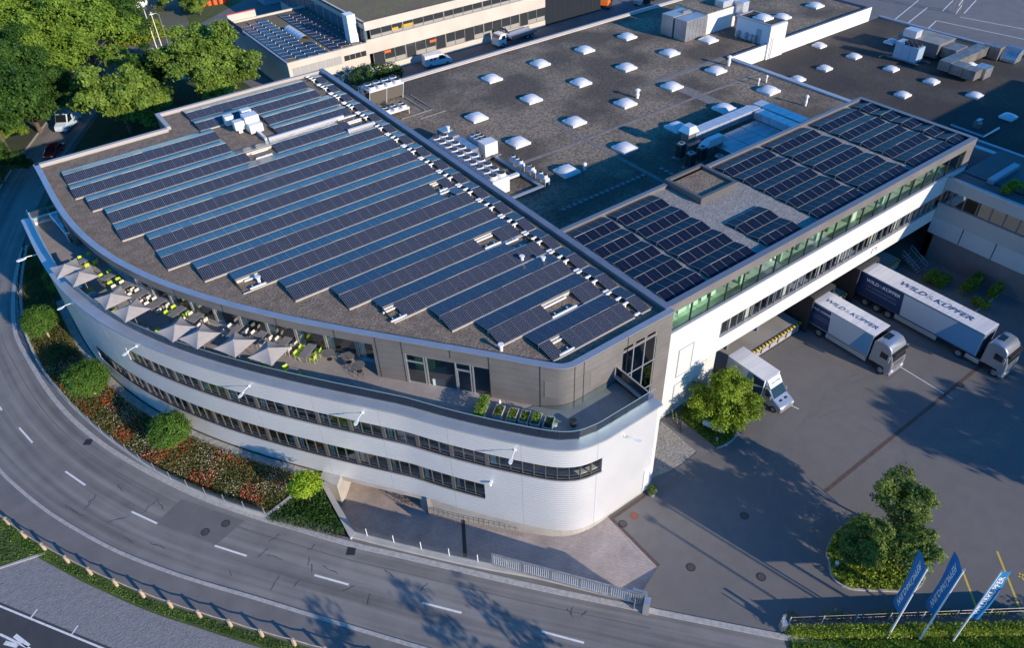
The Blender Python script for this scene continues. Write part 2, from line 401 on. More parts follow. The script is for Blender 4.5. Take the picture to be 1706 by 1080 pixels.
galv = mat('galvanised_steel', (.52, .53, .55), .38, .8, col2=(.38, .39, .41), scale=2.5)
galvd = mat('old_sheet_metal', (.30, .29, .28), .45, .6, col2=(.20, .19, .18), scale=1.2)
darkm = mat('dark_metal', (.035, .035, .04), .5, .3)
framem = mat('window_frame_dark', (.13, .12, .115), .5, .3)
alu = mat('aluminium', (.62, .62, .62), .35, .7)
blackp = mat('black_plastic', (.02, .02, .02), .6)
rubber = mat('tyre_rubber', (.018, .018, .018), .85)
tile = mat('terrace_slabs', (.33, .29, .27), .7, col2=(.26, .235, .22), scale=.9, detail=7, bump=.1, bscale=10, col3=(.32, .285, .26), scale3=2.5, amt3=.5)
domew = mat('opal_acrylic', (.62, .63, .66), .25, coat=.4)
gl_dark = glass('window_glass', (.90, .95, .93), .13)
gl_wing = glass('gallery_glass', (.88, .98, .93), .05)
gl_rail = glass('railing_glass', (.80, .92, .93), .06)
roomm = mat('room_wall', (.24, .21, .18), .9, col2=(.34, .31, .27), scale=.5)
roomg = mat('room_green', (.50, .66, .50), .9, col2=(.34, .50, .38), scale=.35)
blindm = mat('blind_pale', (.74, .80, .76), .7)
beige = mat('beige_render', (.56, .51, .44), .85, col2=(.50, .455, .395), scale=.35, detail=7)
mossr = mat('mossy_roof', (.15, .12, .075), .95, col2=(.20, .155, .07), scale=.15, detail=9, bump=.5, bscale=4, col3=(.10, .085, .06), scale3=1.5)
greenwood = foliage('leaf_mid', (0.072, 0.139, 0.020), (0.133, 0.245, 0.032), (0.235, 0.361, 0.052), .45)
leafdark = foliage('leaf_dark', (0.023, 0.064, 0.011), (0.047, 0.110, 0.019), (0.087, 0.181, 0.030), .4)
leafbright = foliage('leaf_bright', (0.109, 0.195, 0.024), (0.174, 0.292, 0.035), (0.261, 0.382, 0.056), .5)
leafball = foliage('leaf_ball', (0.043, 0.102, 0.014), (0.070, 0.145, 0.020), (0.109, 0.203, 0.029), 1.2, .25)
leaflime = foliage('leaf_lime', (0.176, 0.286, 0.017), (0.264, 0.396, 0.022), (0.363, 0.495, 0.033), 1.2)
leafisl = foliage('leaf_island', (0.069, 0.116, 0.024), (0.126, 0.191, 0.037), (0.230, 0.297, 0.061), 1.3)
leafwing = foliage('leaf_wing', (0.138, 0.188, 0.018), (0.207, 0.298, 0.027), (0.293, 0.441, 0.038), 1.0)
leafgrey = foliage('leaf_grey', (0.072, 0.102, 0.054), (0.108, 0.144, 0.072), (0.156, 0.192, 0.102), 1.5)
leafoak = foliage('leaf_olive', (0.102, 0.170, 0.026), (0.168, 0.265, 0.041), (0.262, 0.383, 0.066), .35)
leafhedge = foliage('leaf_hedge', (0.151, 0.208, 0.021), (0.238, 0.312, 0.032), (0.324, 0.416, 0.053), 1.2)
bark = mat('bark', (.12, .095, .075), .95, col2=(.07, .055, .045), scale=4, bump=.6, bscale=8)
woodm = mat('pale_timber', (.50, .38, .27), .8, col2=(.40, .30, .21), scale=3)
redf = mat('poppy_red', (.55, .035, .02), .8); whitef = mat('daisy_white', (.75, .73, .65), .8); dryg = mat('dry_stalk', (.20, .17, .08), .9)
# ---------------------------------------------------------------- ground
K = smoothpath([(30, 168), (18, 152), (9.5, 137), (2, 123), (-4, 108), (-8, 95), (-9.7, 84), (-9.3, 77), (-8.5, 70.5), (-7.45, 65.4), (-6.15, 61), (-4.7, 57.2), (-2.6, 52.6), (-.3, 48.2),
     (2.9, 43.2), (4.9, 40.4), (7.9, 36.2), (11.2, 32.1), (14.7, 27.7), (17.6, 24.1), (21.4, 19.6), (25.6, 14.7), (30.6, 8.9), (36, 2.6), (45, -8), (60, -25)], 1.0)
O = smoothpath([(22, 172), (12, 156), (3, 140), (-6, 121), (-12, 104), (-15.3, 90), (-16, 78), (-15.2, 69), (-13.7, 62.7), (-12.6, 59.2), (-11.1, 55.2), (-9.3, 51.3), (-7.2, 47.3), (-5, 43.8), (-2.7, 40.5), (.4, 36.4),
     (4.4, 31), (10, 23.6), (16, 16.3), (26, 4), (40, -13), (55, -32)], 1.0)
WL = smoothpath([(-5.6, 101), (-7.6, 92), (-8.6, 84), (-8.6, 78.9), (-8.2, 73.5), (-7.3, 68.5), (-6.4, 64.8), (-5.3, 61), (-4.0, 57.2), (-2.3, 52.8), (-.2, 48.7), (2, 45.1), (3.6, 42.8)], 1.0)
RW = smoothpath([(8.5, 36.6), (11.8, 32.3), (15.2, 28.1), (18.2, 24.7), (21.0, 21.1), (22.9, 18.7)], 1.0)
hole = [(26.4, 25.9), (26.4, 19.9), (23.6, 19.0), (22.7, 19.5), (21.3, 21.3), (18.5, 24.9), (15.5, 28.4), (12.1, 32.5), (8.9, 36.8), (8.9, 42.6), (8.9, 47), (16, 47), (27, 33)]
big = [(-500, -300), (700, -300), (700, 700), (-500, 700)]
struct(sheet('ground', big, -.06, mat('far_ground', (.10, .105, .075), .95, col2=(.14, .13, .11), scale=.05, detail=8), holes=[hole]))
def roadmat():
    M = mat('road_wearing_course', (.15, .14, .135), .85, bump=.25, bscale=30); nt = M.node_tree; bs = nt.nodes['Principled BSDF']; L = nt.links.new
    uv = _n(nt, 'ShaderNodeUVMap'); mp = _n(nt, 'ShaderNodeMapping'); mp.inputs['Scale'].default_value = (.035, 9, 1); L(uv.outputs[0], mp.inputs[0])
    n1 = _n(nt, 'ShaderNodeTexNoise'); n1.inputs['Scale'].default_value = 1.0; n1.inputs['Detail'].default_value = 3; L(mp.outputs[0], n1.inputs['Vector'])
    g = _n(nt, 'ShaderNodeNewGeometry'); n2 = _n(nt, 'ShaderNodeTexNoise'); n2.inputs['Scale'].default_value = .5; n2.inputs['Detail'].default_value = 8; L(g.outputs['Position'], n2.inputs['Vector'])
    ad = _n(nt, 'ShaderNodeMath', operation='MULTIPLY_ADD'); ad.inputs[1].default_value = .35; L(n2.outputs[0], ad.inputs[0]); L(n1.outputs[0], ad.inputs[2])
    cr = _n(nt, 'ShaderNodeValToRGB'); e = cr.color_ramp.elements; e[0].position = .48; e[0].color = (.125, .117, .113, 1); e[1].position = .85; e[1].color = (.235, .22, .208, 1); L(ad.outputs[0], cr.inputs[0]); L(cr.outputs[0], bs.inputs['Base Color'])
    return M
rn = 150; RA = resample(K, 1)[0:0]; tK = np.linspace(0, 1, rn)
def rs(P, n):
    s = np.r_[0, np.cumsum(np.hypot(*np.diff(P, axis=0).T))]; t = np.linspace(0, s[-1], n); return np.c_[np.interp(t, s, P[:, 0]), np.interp(t, s, P[:, 1])]
rk, ro_ = rs(K, rn), rs(O, rn); rb = MB()
for k in range(rn-1):
    rb.poly([(*ro_[k], 0), (*ro_[k+1], 0), (*rk[k+1], 0), (*rk[k], 0)], 0, uv=[(k*1.6, 0), ((k+1)*1.6, 0), ((k+1)*1.6, 1), (k*1.6, 1)])
struct(rb.obj('road', roadmat()))
Ki = [tuple(p) for p in K if p[1] < 20.4 or False]
struct(sheet('yard', [(24.0, 16.9), (25.6, 14.95), (30.6, 9.15), (36, 2.9), (45, -7.7), (75, -40), (84, -40), (84, 30.6), (26.4, 30.6), (26.4, 25.9), (26.4, 19.9), (23.6, 19.0), (23.2, 18.1)], 0.0, asph_yard))
def nearest(P, q): return int(np.argmin(np.hypot(*(np.asarray(P)-np.array(q)).T)))
i0, i1, i2 = nearest(K, (-9.7, 84)), nearest(K, (24.0, 16.6)), nearest(K, (60, -25))
Ks = K[nearest(K, (-6, 101)):i1+1]
struct(sheet('pavement', [tuple(p) for p in offset(Ks, .42)]+[tuple(p) for p in RW[::-1]]+[(3.6, 42.8)]+[tuple(p) for p in WL[::-1]][1:], .07, pave))
struct(band(K[nearest(K, (-6, 101)):i2], .0, .42, -.02, .085, m=0).obj('kerb', sett))
struct(band(O[6:], -.0, -.28, -.02, .085).obj('kerb_line', sett))
# strip beyond the outer kerb: walk, grass verge, gravel parking, fresh asphalt
F = smoothpath([(-26, 80), (-19, 66), (-15.6, 58.3), (-14.0, 55.4), (-13.0, 53.0), (-11.9, 50.8), (-10.6, 48.4), (-9.4, 46.2), (-8.0, 43.9), (-6.6, 41.6), (-5.1, 39.4), (-3.6, 37.4), (-2.0, 35.2), (-.4, 33.1), (1.2, 31.0), (8, 22.6), (16, 13)], .5)
oa, ob = nearest(O, (-16, 80)), nearest(O, (16, 16))
struct(sheet('walkway', [tuple(p) for p in offset(O[oa:ob], -.28)]+[tuple(p) for p in offset(F, .2)[::-1]], .05, pave))
fa = nearest(F, (-13.6, 54.5))
struct(sheet('grass_verge', ribbon(F[fa:], -.75, .2), .045, grass))
struct(sheet('grass_patch', [tuple(p) for p in offset(F, .2)[:fa+3]]+[at(75, 922), at(0, 947), (-40, 60), (-40, 80)], .04, grass))
struct(sheet('gravel_parking', [at(0, 947), at(75, 922.5)]+[tuple(p) for p in offset(F, -.75)[fa+3:]]+[(12, 5), (-60, 5), (-60, 60)], .02, gravelp))
struct(MB().prism([at(0, 946), at(0, 949), at(76, 924.5), at(75, 921)], 0, .09).obj('kerb_edge', conc))
A0, A1 = np.array(at(0, 1004.6)), np.array(at(184, 1080)); D = (A1-A0)/np.hypot(*(A1-A0)); Nn = np.array([D[1], -D[0]])
if Nn[1] > 0: Nn = -Nn
q = lambda a, b: tuple(A0+D*a+Nn*b)
struct(sheet('car_park', [q(-40, 0), q(60, 0), q(60, -0+40), q(-40, 40)], .03, asph_dark))
pm = MB()
def stripe(mb, a, b, wd, z, m=0):
    a = np.array(a); b = np.array(b); t = (b-a)/np.hypot(*(b-a)); n = np.array([-t[1], t[0]])*wd/2
    mb.poly([(*p, z) for p in (a-n, b-n, b+n, a+n)], m)
off = float(np.dot(np.array(at(0, 1011))-A0, Nn))
stripe(pm, q(-20, off), q(30, off), .14, .036)
for px_, py_ in ((55, 1027), (122, 1056)):
    p = np.array(at(px_, py_)); s = float(np.dot(p-A0, D)); stripe(pm, q(s, off), q(s-.1, off-.75), .12, .0361)
for a, b, wd in (((0, 1058), (50, 1082), .16), ((8, 1072), (30, 1078), .3), ((25, 1060), (48, 1078), .3)): stripe(pm, at(*a), at(*b), wd, .0362)
struct(pm.obj('parking_lines', white_mk))
# centre dashes of the road
dash = [((32, 713), (54, 738)), ((109, 786), (142, 809)), ((219, 853), (262, 873)), ((358, 910), (411, 927)), ((524, 959), (581, 975)), ((703, 1005), (769, 1022)), ((902, 1053), (973, 1072)), ((-8, 668), (3, 684))]
for a, b in dash:
    e = MB(); stripe(e, at(*a), at(*b), .16, .006); struct(e.obj('lane_dash', white_mk))
# worn edge line along the outer kerb and repair patches
struct(sheet('road_patch', [at(262, 870), at(302, 832), at(408, 868), at(360, 908)], .005, asph_patch))
struct(band(K[i0:i1], -1.15, -1.05, .002, .0045).obj('road_seam', asph_patch))
rg = random.Random(5); ck = MB()
cr_px = [((145, 845), (160, 825)), ((150, 835), (140, 850)), ((105, 845), (140, 860)), ((238, 855), (262, 832)), ((262, 832), (272, 850)), ((196, 808), (204, 818)), ((180, 870), (215, 860)), ((205, 895), (222, 905)),
         ((447, 905), (466, 891)), ((513, 918), (525, 908)), ((430, 928), (446, 915)), ((445, 925), (470, 933)), ((515, 928), (514, 943)), ((538, 943), (563, 958)), ((450, 985), (465, 960)), ((488, 980), (500, 968)),
         ((612, 1008), (616, 990)), ((382, 950), (386, 960)), ((250, 905), (275, 915)), ((945, 1015), (955, 1030)), ((955, 1012), (950, 1025)), ((968, 1028), (978, 1020)), ((285, 975), (290, 990)), ((520, 940), (519, 955)), ((37, 862), (85, 865)), ((110, 842), (125, 855)),
         ((570, 985), (590, 978)), ((640, 950), (655, 962)), ((700, 985), (712, 972)), ((820, 1000), (835, 1012))]
for a, b in cr_px:
    a = np.array(a, float); b = np.array(b, float); n = 6; pts = [a+(b-a)*k/n+np.array([rg.uniform(-1.6, 1.6), rg.uniform(-1.6, 1.6)])*(0 < k < n) for k in range(n+1)]
    for p, r_ in zip(pts, pts[1:]): stripe(ck, at(*p), at(*r_), rg.uniform(.03, .07), .0075+rg.random()*.002)
struct(ck.obj('tar_seams', crackm))
# manholes
for px_, py_, c in ((342, 887, 0), (376, 873, 0), (1057, 860, 1), (1037.5, 873.5, 0), (1151, 946, 0), (1155, 734, 0), (1600, 642, 0), (1240, 860, 0), (1268, 962, 0), (1119, 705, 0)):
    x, y = at(px_, py_); e = MB(); e.cyl(x, y, -.01, .012, .36, 20, 0); e.cyl(x, y, .012, .018, .28, 20, 1)
    e.obj('manhole_cover', [mat('rust_iron', (.22, .085, .05), .7) if c else darkm, mat('rust_iron', (.22, .085, .05), .7) if c else mat('cast_iron', (.07, .06, .055), .6)])
    o = bpy.context.scene.objects[-1] if False else COL.objects[-1]
    tag(o, {(342, 887): 'left of two round manhole covers in the patched road', (376, 873): 'right of two round manhole covers in the patched road', (1057, 860): 'rusty orange round manhole cover by the white building corner',
            (1037.5, 873.5): 'dark round manhole cover beside the rusty one', (1151, 946): 'round manhole cover below the paved ramp triangle', (1155, 734): 'round manhole cover on the path by the gravel bed',
            (1600, 642): 'round manhole cover on the long brown drain channel', (1240, 860): 'round manhole cover in the tree shadow of the yard', (1268, 962): 'round manhole cover left of the tree island',
            (1119, 705): 'small round manhole cover near the bicycles'}[(px_, py_)], 'manhole cover', 'manhole covers in the road and yard')
for px_, py_, lb in ((585, 919, 'square drain grate in the road beside the hedge end'), (147, 737, 'square drain grate at the kerb in the road bend')):
    x, y = at(px_, py_); e = MB(); e.box(x-.35, x+.35, y-.35, y+.35, 0, .012, 0, ang=.9)
    tag(e.obj('drain_grate', darkm), lb, 'drain grate', 'square road drains')
# yard: drain channel, lines
e = MB(); x0, y0 = at(1374, 820); x1, y1 = at(1630, 616)
for k in range(40):
    xa = x0+(73-x0)*k/40; xb = x0+(73-x0)*(k+1)/40-.03
    e.box(xa, xb, y0-.16, y0+.16, -.01, .008, 0)
struct(e.obj('drain_channel', mat('rusty_grating', (.11, .07, .055), .8, col2=(.07, .05, .045), scale=2)))
e = MB(); stripe(e, at(1478, 598), at(1587, 665), .09, .006); stripe(e, at(1318, 676), at(1331, 682), .1, .006)
struct(e.obj('bay_lines', white_mk))
tk = mat('tyre_rubbed_asphalt', (.122, .116, .113), .8, col2=(.145, .137, .132), scale=.9, lo=.3, hi=.6)
e = MB()
for cx_, cy_, r0_, a0_, a1_ in ((47, 8, 14, 1.2, 2.6), (49, 8.4, 14, 1.2, 2.5), (52, 6, 17, 1.1, 2.3), (54, 6.4, 17, 1.1, 2.2), (62, 20, 9, 3.2, 4.6), (62, 20, 10.9, 3.2, 4.5), (40, 30, 19, 4.9, 5.9)):
    for k in range(18):
        t0_, t1_ = a0_+(a1_-a0_)*k/18, a0_+(a1_-a0_)*(k+1)/18; q0 = (cx_+r0_*math.cos(t0_), cy_+r0_*math.sin(t0_)); q1 = (cx_+r0_*math.cos(t1_), cy_+r0_*math.sin(t1_))
        if q0[1] < 29 and q1[1] < 29 and q0[0] > 32: stripe(e, q0, q1, .26, .003+.0002*k/18+r0_*.00005)
struct(e.obj('tyre_marks', tk))
e = MB(); stripe(e, at(1603, 950), at(1636, 1038), .16, .006); stripe(e, at(1661, 919), at(1706, 1032), .16, .006)
stripe(e, at(1697, 962), at(1706, 958), .12, .006); stripe(e, at(1698, 955), at(1706, 968), .12, .006)
struct(e.obj('yellow_bay_lines', yel_mk))
# ---------------------------------------------------------------- ramp
def zr(x, y): return -.01-.16*max(0, min(26.4-x, 15.6))
rp = [tuple(p) for p in hole]
P = []
for a, b in zip(rp, rp[1:]+rp[:1]):
    n = max(1, int(math.dist(a, b)/1.5))
    for k in range(n): P.append((a[0]+(b[0]-a[0])*k/n, a[1]+(b[1]-a[1])*k/n))
# terrain under the pavers, as a grid of rows so that the slope is even
def clip(P, x0, x1):
    def cut(P, f):
        o = []
        for a, b in zip(P, P[1:]+P[:1]):
            fa_, fb = f(a), f(b)
            if fa_ >= 0: o.append(a)
            if fa_*fb < 0: t = fa_/(fa_-fb); o.append((a[0]+(b[0]-a[0])*t, a[1]+(b[1]-a[1])*t))
        return o
    return cut(cut(P, lambda p: p[0]-x0), lambda p: x1-p[0])
g = MB()
for k in range(18):
    xa = 8.9+k*1.0; c = clip(rp, xa, xa+1.0)
    if len(c) > 2:
        if abs(sum(c[i][0]*c[(i+1) % len(c)][1]-c[(i+1) % len(c)][0]*c[i][1] for i in range(len(c)))) < .02: continue
        g.prism(c, lambda x, y: zr(x, y)-.2, lambda x, y: zr(x, y), 0)
ro = struct(g.obj('ramp', pavers))
# paver joints: thin dark grooves across the slope are left as gaps between rows; brick pieces close to the yard
e = MB(); a, b = (17.2, 35.4), (14.4, 29.2)
for t in range(1):
    e.prism([(14.55, 29.5), (14.8, 29.3), (17.5, 33.9), (17.25, 34.1)], lambda x, y: zr(x, y)-.02, lambda x, y: zr(x, y)+.012)
struct(e.obj('ramp_drain', darkm))
e = MB(); e.box(26.35, 26.6, 19.9, 25.4, -.02, .012); e.box(26.6, 31.2, 25.15, 25.4, -.02, .012)
struct(e.obj('yard_gutter', mat('brown_setts', (.085, .055, .045), .8, col2=(.12, .08, .06), scale=4)))
# retaining walls of the ramp
wl = band(RW, 0, .55, -3.0, .32); wl.obj('wall', conc)
tag(COL.objects[-1], 'low pale concrete wall between the road pavement and the paved ramp', 'wall')
e = MB(); e.prism([(8.35, 36.5), (8.9, 36.7), (9.15, 43.0), (8.75, 43.0)], -3, .34)
tag(e.obj('retaining_wall', conc), 'thin concrete wall between the green shrub bed and the paved ramp', 'wall')
gw = band(WL, 0, .28, -.1, .45); e2 = MB()
o = gw.obj('garden_wall', conc); tag(o, 'curved low concrete wall along the flower meadow', 'wall')
e = MB(); e.prism([(3.6, 42.8), (3.75, 42.55), (6.3, 43.15), (6.2, 43.4)], 0, .45)
tag(e.obj('garden_wall_end', conc), 'short straight end of the low wall beside the lime green tree', 'wall')
# tile joints etc. on the pavement in front: beds
struct(sheet('planting_bed', [(3.85, 42.5), (8.35, 36.9), (8.7, 42.9), (6.3, 43.1)], .12, soil))
# ---------------------------------------------------------------- curved office building
pc = [-3.925334803000824e-06, 0.0009585387649333968, -0.07564449350694043, 1.7016601950055512, 14.187221934408967]
pr = [-3.460538273531512e-06, 0.0008713875562744427, -0.07024120514771448, 1.539185006261518, 21.62745041741161]
ys = np.linspace(87.3, 37.5, 60)
CP = resample(np.vstack([np.c_[np.polyval(pc, ys), ys], smoothpath([(float(np.polyval(pc, 37)), 37), (16.75, 33.9), (18.65, 31.2), (20.2, 29.15), (21.45, 27.6), (22.5, 26.6), (23.7, 25.95), (25.4, 25.62)], .3)[0:], [(31.1, 25.6)]]), .45)
ys = np.linspace(92.2, 33.5, 60)
RP = resample(np.vstack([np.c_[np.polyval(pr, ys), ys], smoothpath([(22.9, 33.3), (23.9, 32.0), (24.9, 30.75), (25.45, 30.3), (26.2, 30.1)], .3), [(36.5, 30.1)]]), .45)
ob_ = empty('curved_office_building', 'long white and grey office building with a curved ribbed facade and a roof terrace', 'building', (20, 60, 0))
def P_(mb, name, M, par=ob_, **k):
    if M in (clad, greyc) or 'coping' in name: k.setdefault('smooth', True)
    return mb.obj(name, M, par, world=True, **k)
iU = nearest(CP, (-.2, 61.2)); iL = nearest(CP, (-2.65, 69.3)); iE = nearest(CP, (25.4, 25.62)); iLe = nearest(CP, (18.35, 31.7))
I = slice(None)
TH = .35
# bands of cladding (inside lies to the left of the path direction)
P_(band(CP, 0, TH, 8.3, 10.25), 'cladding_band', clad)
P_(band(CP[:iL+1], 0, TH, .35, 8.3), 'cladding_band', clad)
P_(band(CP[iL:iU+1], 0, TH, 4.4, 8.3), 'cladding_band', clad)
P_(band(CP[iU:], 0, TH, 4.4, 6.8), 'cladding_band', clad)
P_(band(CP[iL:iLe+1], 0, TH, .35, 2.65), 'cladding_band', clad)
P_(band(CP[iLe:], 0, TH, .35, 4.4), 'cladding_band', clad)
P_(band(CP[iE:], 0, TH, 6.8, 8.3), 'cladding_band', clad)
P_(band(CP[:iLe+40], .05, .4, -.3, .35), 'plinth', conc)
iP = nearest(CP, (14.8, 37.0)); 
P_(band(CP[iP:], .12, .7, lambda x, y: zr(x, y)-.3 if x < 26.4 else -.3, .35), 'plinth', conc)
# fine upright joints between the cladding sheets
for k in range(14, len(CP)-4, 13):
    p = offset(CP, .008)[k]
    for z0_, z1_ in ((8.3, 10.25), (4.4, 6.8), (.35, 2.65)):
        if k > iLe and z0_ == .35: z1_ = 4.4
        P_(MB().box(p[0]-.012, p[0]+.012, p[1]-.012, p[1]+.012, z0_, z1_), 'cladding_joint', mat('joint_grey', (.20, .22, .26), .6))
# sills
P_(band(CP[iU:iE+1], -.10, TH, 6.74, 6.8), 'sill', coping); P_(band(CP[iL:iLe+1], -.10, TH, 2.59, 2.65), 'sill', coping)
P_(band(CP, -.12, .95, 10.25, 10.42), 'coping', mat('terrace_coping', (.50, .52, .55), .38, .5, col2=(.45, .47, .50), scale=.6))
# east wall of the low block and reveals
e = MB(); e.box(30.75, 31.1, 25.6, 30.2, -.1, 10.25); P_(e, 'side_wall', cladw)
e = MB(); e.box(30.2, 31.22, 26.5, 30.2, 10.25, 10.42); P_(e, 'coping', coping)
e = MB(); e.box(30.05, 30.95, 25.54, 25.6, .35, 3.1); P_(e, 'service_door', cladw)
# glazing of the two window rows: bays with a dark post, three panes and a pale blind
def bays(i0, i1, z0, z1, kind, W_=2.85):
    Q = CP[i0:i1+1]; s = np.r_[0, np.cumsum(np.hypot(*np.diff(Q, axis=0).T))]; n = int(round(s[-1]/W_)); L = s[-1]/n
    np_ = 3 if W_ > 2 else 1; po = .30 if W_ > 2 else .06
    for k in range(n):
        a = np.array([np.interp(k*L, s, Q[:, 0]), np.interp(k*L, s, Q[:, 1])]); b = np.array([np.interp((k+1)*L, s, Q[:, 0]), np.interp((k+1)*L, s, Q[:, 1])])
        w_ = float(np.hypot(*(b-a))); ang = math.atan2(b[1]-a[1], b[0]-a[0]); h = z1-z0
        f_ = MB(); d0, d1 = .1, .24
        f_.box(0, po, d0-.04, d1, 0, h)                     # wide post
        pw = (w_-po)/np_
        for j in range(1, np_+1): f_.box(po+pw*j-.06, po+pw*j, d0, d1, .0, h)
        f_.box(po, w_, d0+.001, d1-.001, 0, .07); f_.box(po, w_, d0+.001, d1-.001, h-.06, h)
        fr = f_.obj('window', framem, ob_); fr.location = Vector((a[0], a[1], z0))-ob_.location; fr.rotation_euler = (0, 0, ang)
        for j in range(np_):
            g_ = MB(); g_.poly([(po+pw*j, .16, .07), (po+pw*(j+1)-.06, .16, .07), (po+pw*(j+1)-.06, .16, h-.06), (po+pw*j, .16, h-.06)]); g_.obj('pane', gl_dark, fr)
        if rnd.random() < .8 and np_ == 3:
            bw = pw*rnd.choice([.35, .45, .55]); g_ = MB(); t0 = .36
            for j in range(2): g_.box(t0+bw*.5*j+.01, t0+bw*.5*(j+1)-.03, .30, .33, .05, h-.05)
            g_.obj('blind', blindm, fr)
iC = nearest(CP, (20.2, 29.15)); bays(iU, iC, 6.8, 8.3, 'u'); bays(iC, iE, 6.8, 8.3, 'u', .95); bays(iL, iLe, 2.65, 4.4, 'l')
# rooms behind
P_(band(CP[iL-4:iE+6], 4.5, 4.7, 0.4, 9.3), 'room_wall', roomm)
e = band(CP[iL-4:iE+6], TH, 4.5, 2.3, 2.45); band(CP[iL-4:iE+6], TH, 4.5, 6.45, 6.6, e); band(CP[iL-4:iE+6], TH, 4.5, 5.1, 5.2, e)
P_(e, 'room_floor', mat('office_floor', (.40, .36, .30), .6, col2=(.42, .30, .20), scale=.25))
P_(band(CP[iU:iE+1], TH+.01, .75, 6.8, 6.92), 'inner_sill', mat('inner_sill', (.72, .74, .74), .6)); P_(band(CP[iL:iLe+1], TH+.01, .75, 2.65, 2.77), 'inner_sill', mat('inner_sill', (.72, .74, .74), .6))
# desks and cabinets in the rooms, seen through the panes
rg = random.Random(3)
fu = MB(); Q = CP[iL:iE]
for k in range(6, len(Q)-6, 5):
    for zz in (2.45, 6.6):
        if rg.random() < .75:
            p = offset(Q, rg.uniform(1.2, 2.6))[k]; a = rg.uniform(-.4, .4)+1.0
            fu.box(p[0]-.7, p[0]+.7, p[1]-.35, p[1]+.35, zz, zz+rg.choice([.75, .75, 1.2]), rg.choice([0, 0, 1, 2]), ang=a)
P_(fu, 'office_furniture', [mat('desk_pale', (.45, .43, .40), .6), mat('desk_wood', (.40, .18, .07), .6), mat('desk_grey', (.16, .17, .18), .6)])
# shell below the roof, terrace slab
shell = [tuple(p) for p in offset(RP, 1.6)[nearest(RP, (0, 84)):nearest(RP, (15.6, 42.9))]]
TP = offset(CP, TH)
P_(sheet('terrace_floor', [tuple(p) for p in TP[:]]+[(31.0, 30.6), (36, 40), (20, 60), (6, 87.2)], 9.42, tile), 'x', None) if False else None
tf = sheet('terrace_floor', [tuple(p) for p in TP]+[(31.0, 30.6), (36, 40), (20, 60), (6, 87.2)], 9.42, tile, ob_)
# terrace boards: joint grid as separate slabs near the middle, laid proud of the floor
slabs = MB(); TQ = CP[::]
for k in range(0, len(CP)-1, 2):
    pass
P_(band(CP, TH, TH+.1, 9.3, 10.25), 'parapet_inside', coping)
gx = MB(); band(CP[:2], TH, 4.2, 9.2, 9.42, gx)
P_(MB().prism([(-4.0, 87.3), (-.5, 87.3), (-.5, 87.0), (-4.0, 87.0)], .0, 10.25), 'end_wall', clad)
# glass railing: one pane after the other
G = offset(CP, .80); s = np.r_[0, np.cumsum(np.hypot(*np.diff(G, axis=0).T))]; n = int(s[-1]/1.45)
for k in range(n):
    a, b = k*s[-1]/n+.02, (k+1)*s[-1]/n-.02
    p = [(np.interp(t, s, G[:, 0]), np.interp(t, s, G[:, 1])) for t in (a, b)]
    if p[1][0] > 30.4: p[1] = (30.4, p[1][1])
    t = np.array(p[1])-np.array(p[0]); t /= np.hypot(*t); nn = np.array([-t[1], t[0]])*.012
    e = MB(); e.prism([tuple(np.array(p[0])-nn), tuple(np.array(p[1])-nn), tuple(np.array(p[1])+nn), tuple(np.array(p[0])+nn)], 9.8, 11.35)
    P_(e, 'railing_pane', gl_rail)
P_(MB().box(30.36, 30.385, 26.5, 30.0, 9.8, 11.35), 'railing_pane', gl_rail)
P_(MB().box(-3.4, .4, 87.0, 87.03, 9.8, 11.1), 'railing_pane', gl_rail)
P_(band(G, -.02, .02, 11.351, 11.38), 'handrail', mat('rail_edge', (.30, .42, .42), .3))
# upper storey
jD0, jD1, jW = nearest(RP, (17.3, 40.6)), nearest(RP, (21.85, 34.8)), nearest(RP, (16.1, 42.3))
P_(band(RP[:jW+1], .0, .5, 12.95, 13.86), 'fascia', greyc); P_(band(RP[jW:], .0, .5, 12.55, 13.86), 'fascia', greyc)
P_(band(RP[:nearest(RP, (-.2, 79))], .02, .48, 0, 12.95), 'end_wall', greyc)
P_(band(RP[jW:jD0+1], .0, .4, 9.42, 12.55), 'zinc_wall', greyc)
P_(band(RP[jD1:nearest(RP, (30.95, 30.1))+1], .0, .4, 9.42, 12.55), 'zinc_wall', greyc)
# upright joints of the sheet metal
for i in [jW, jD0, jD0+9, jD1, jD1+9, jD1+15, len(RP)-22, len(RP)-12] + list(range(nearest(RP, (5, 59)), jW, 12)):
    e = MB(); a = offset(RP, -.012)[i]; e.box(a[0]-.02, a[0]+.02, a[1]-.02, a[1]+.02, 9.42 if i >= jD1 or i in (jW, jD0) else 12.95, 13.86); P_(e, 'sheet_joint', darkm)
w1 = np.array(RP[jW]); nv = offset(RP, 1.9)[jW]
P_(band(np.array([w1, nv]), -.001, .35, 9.42, 12.94), 'zinc_wall', greyc)
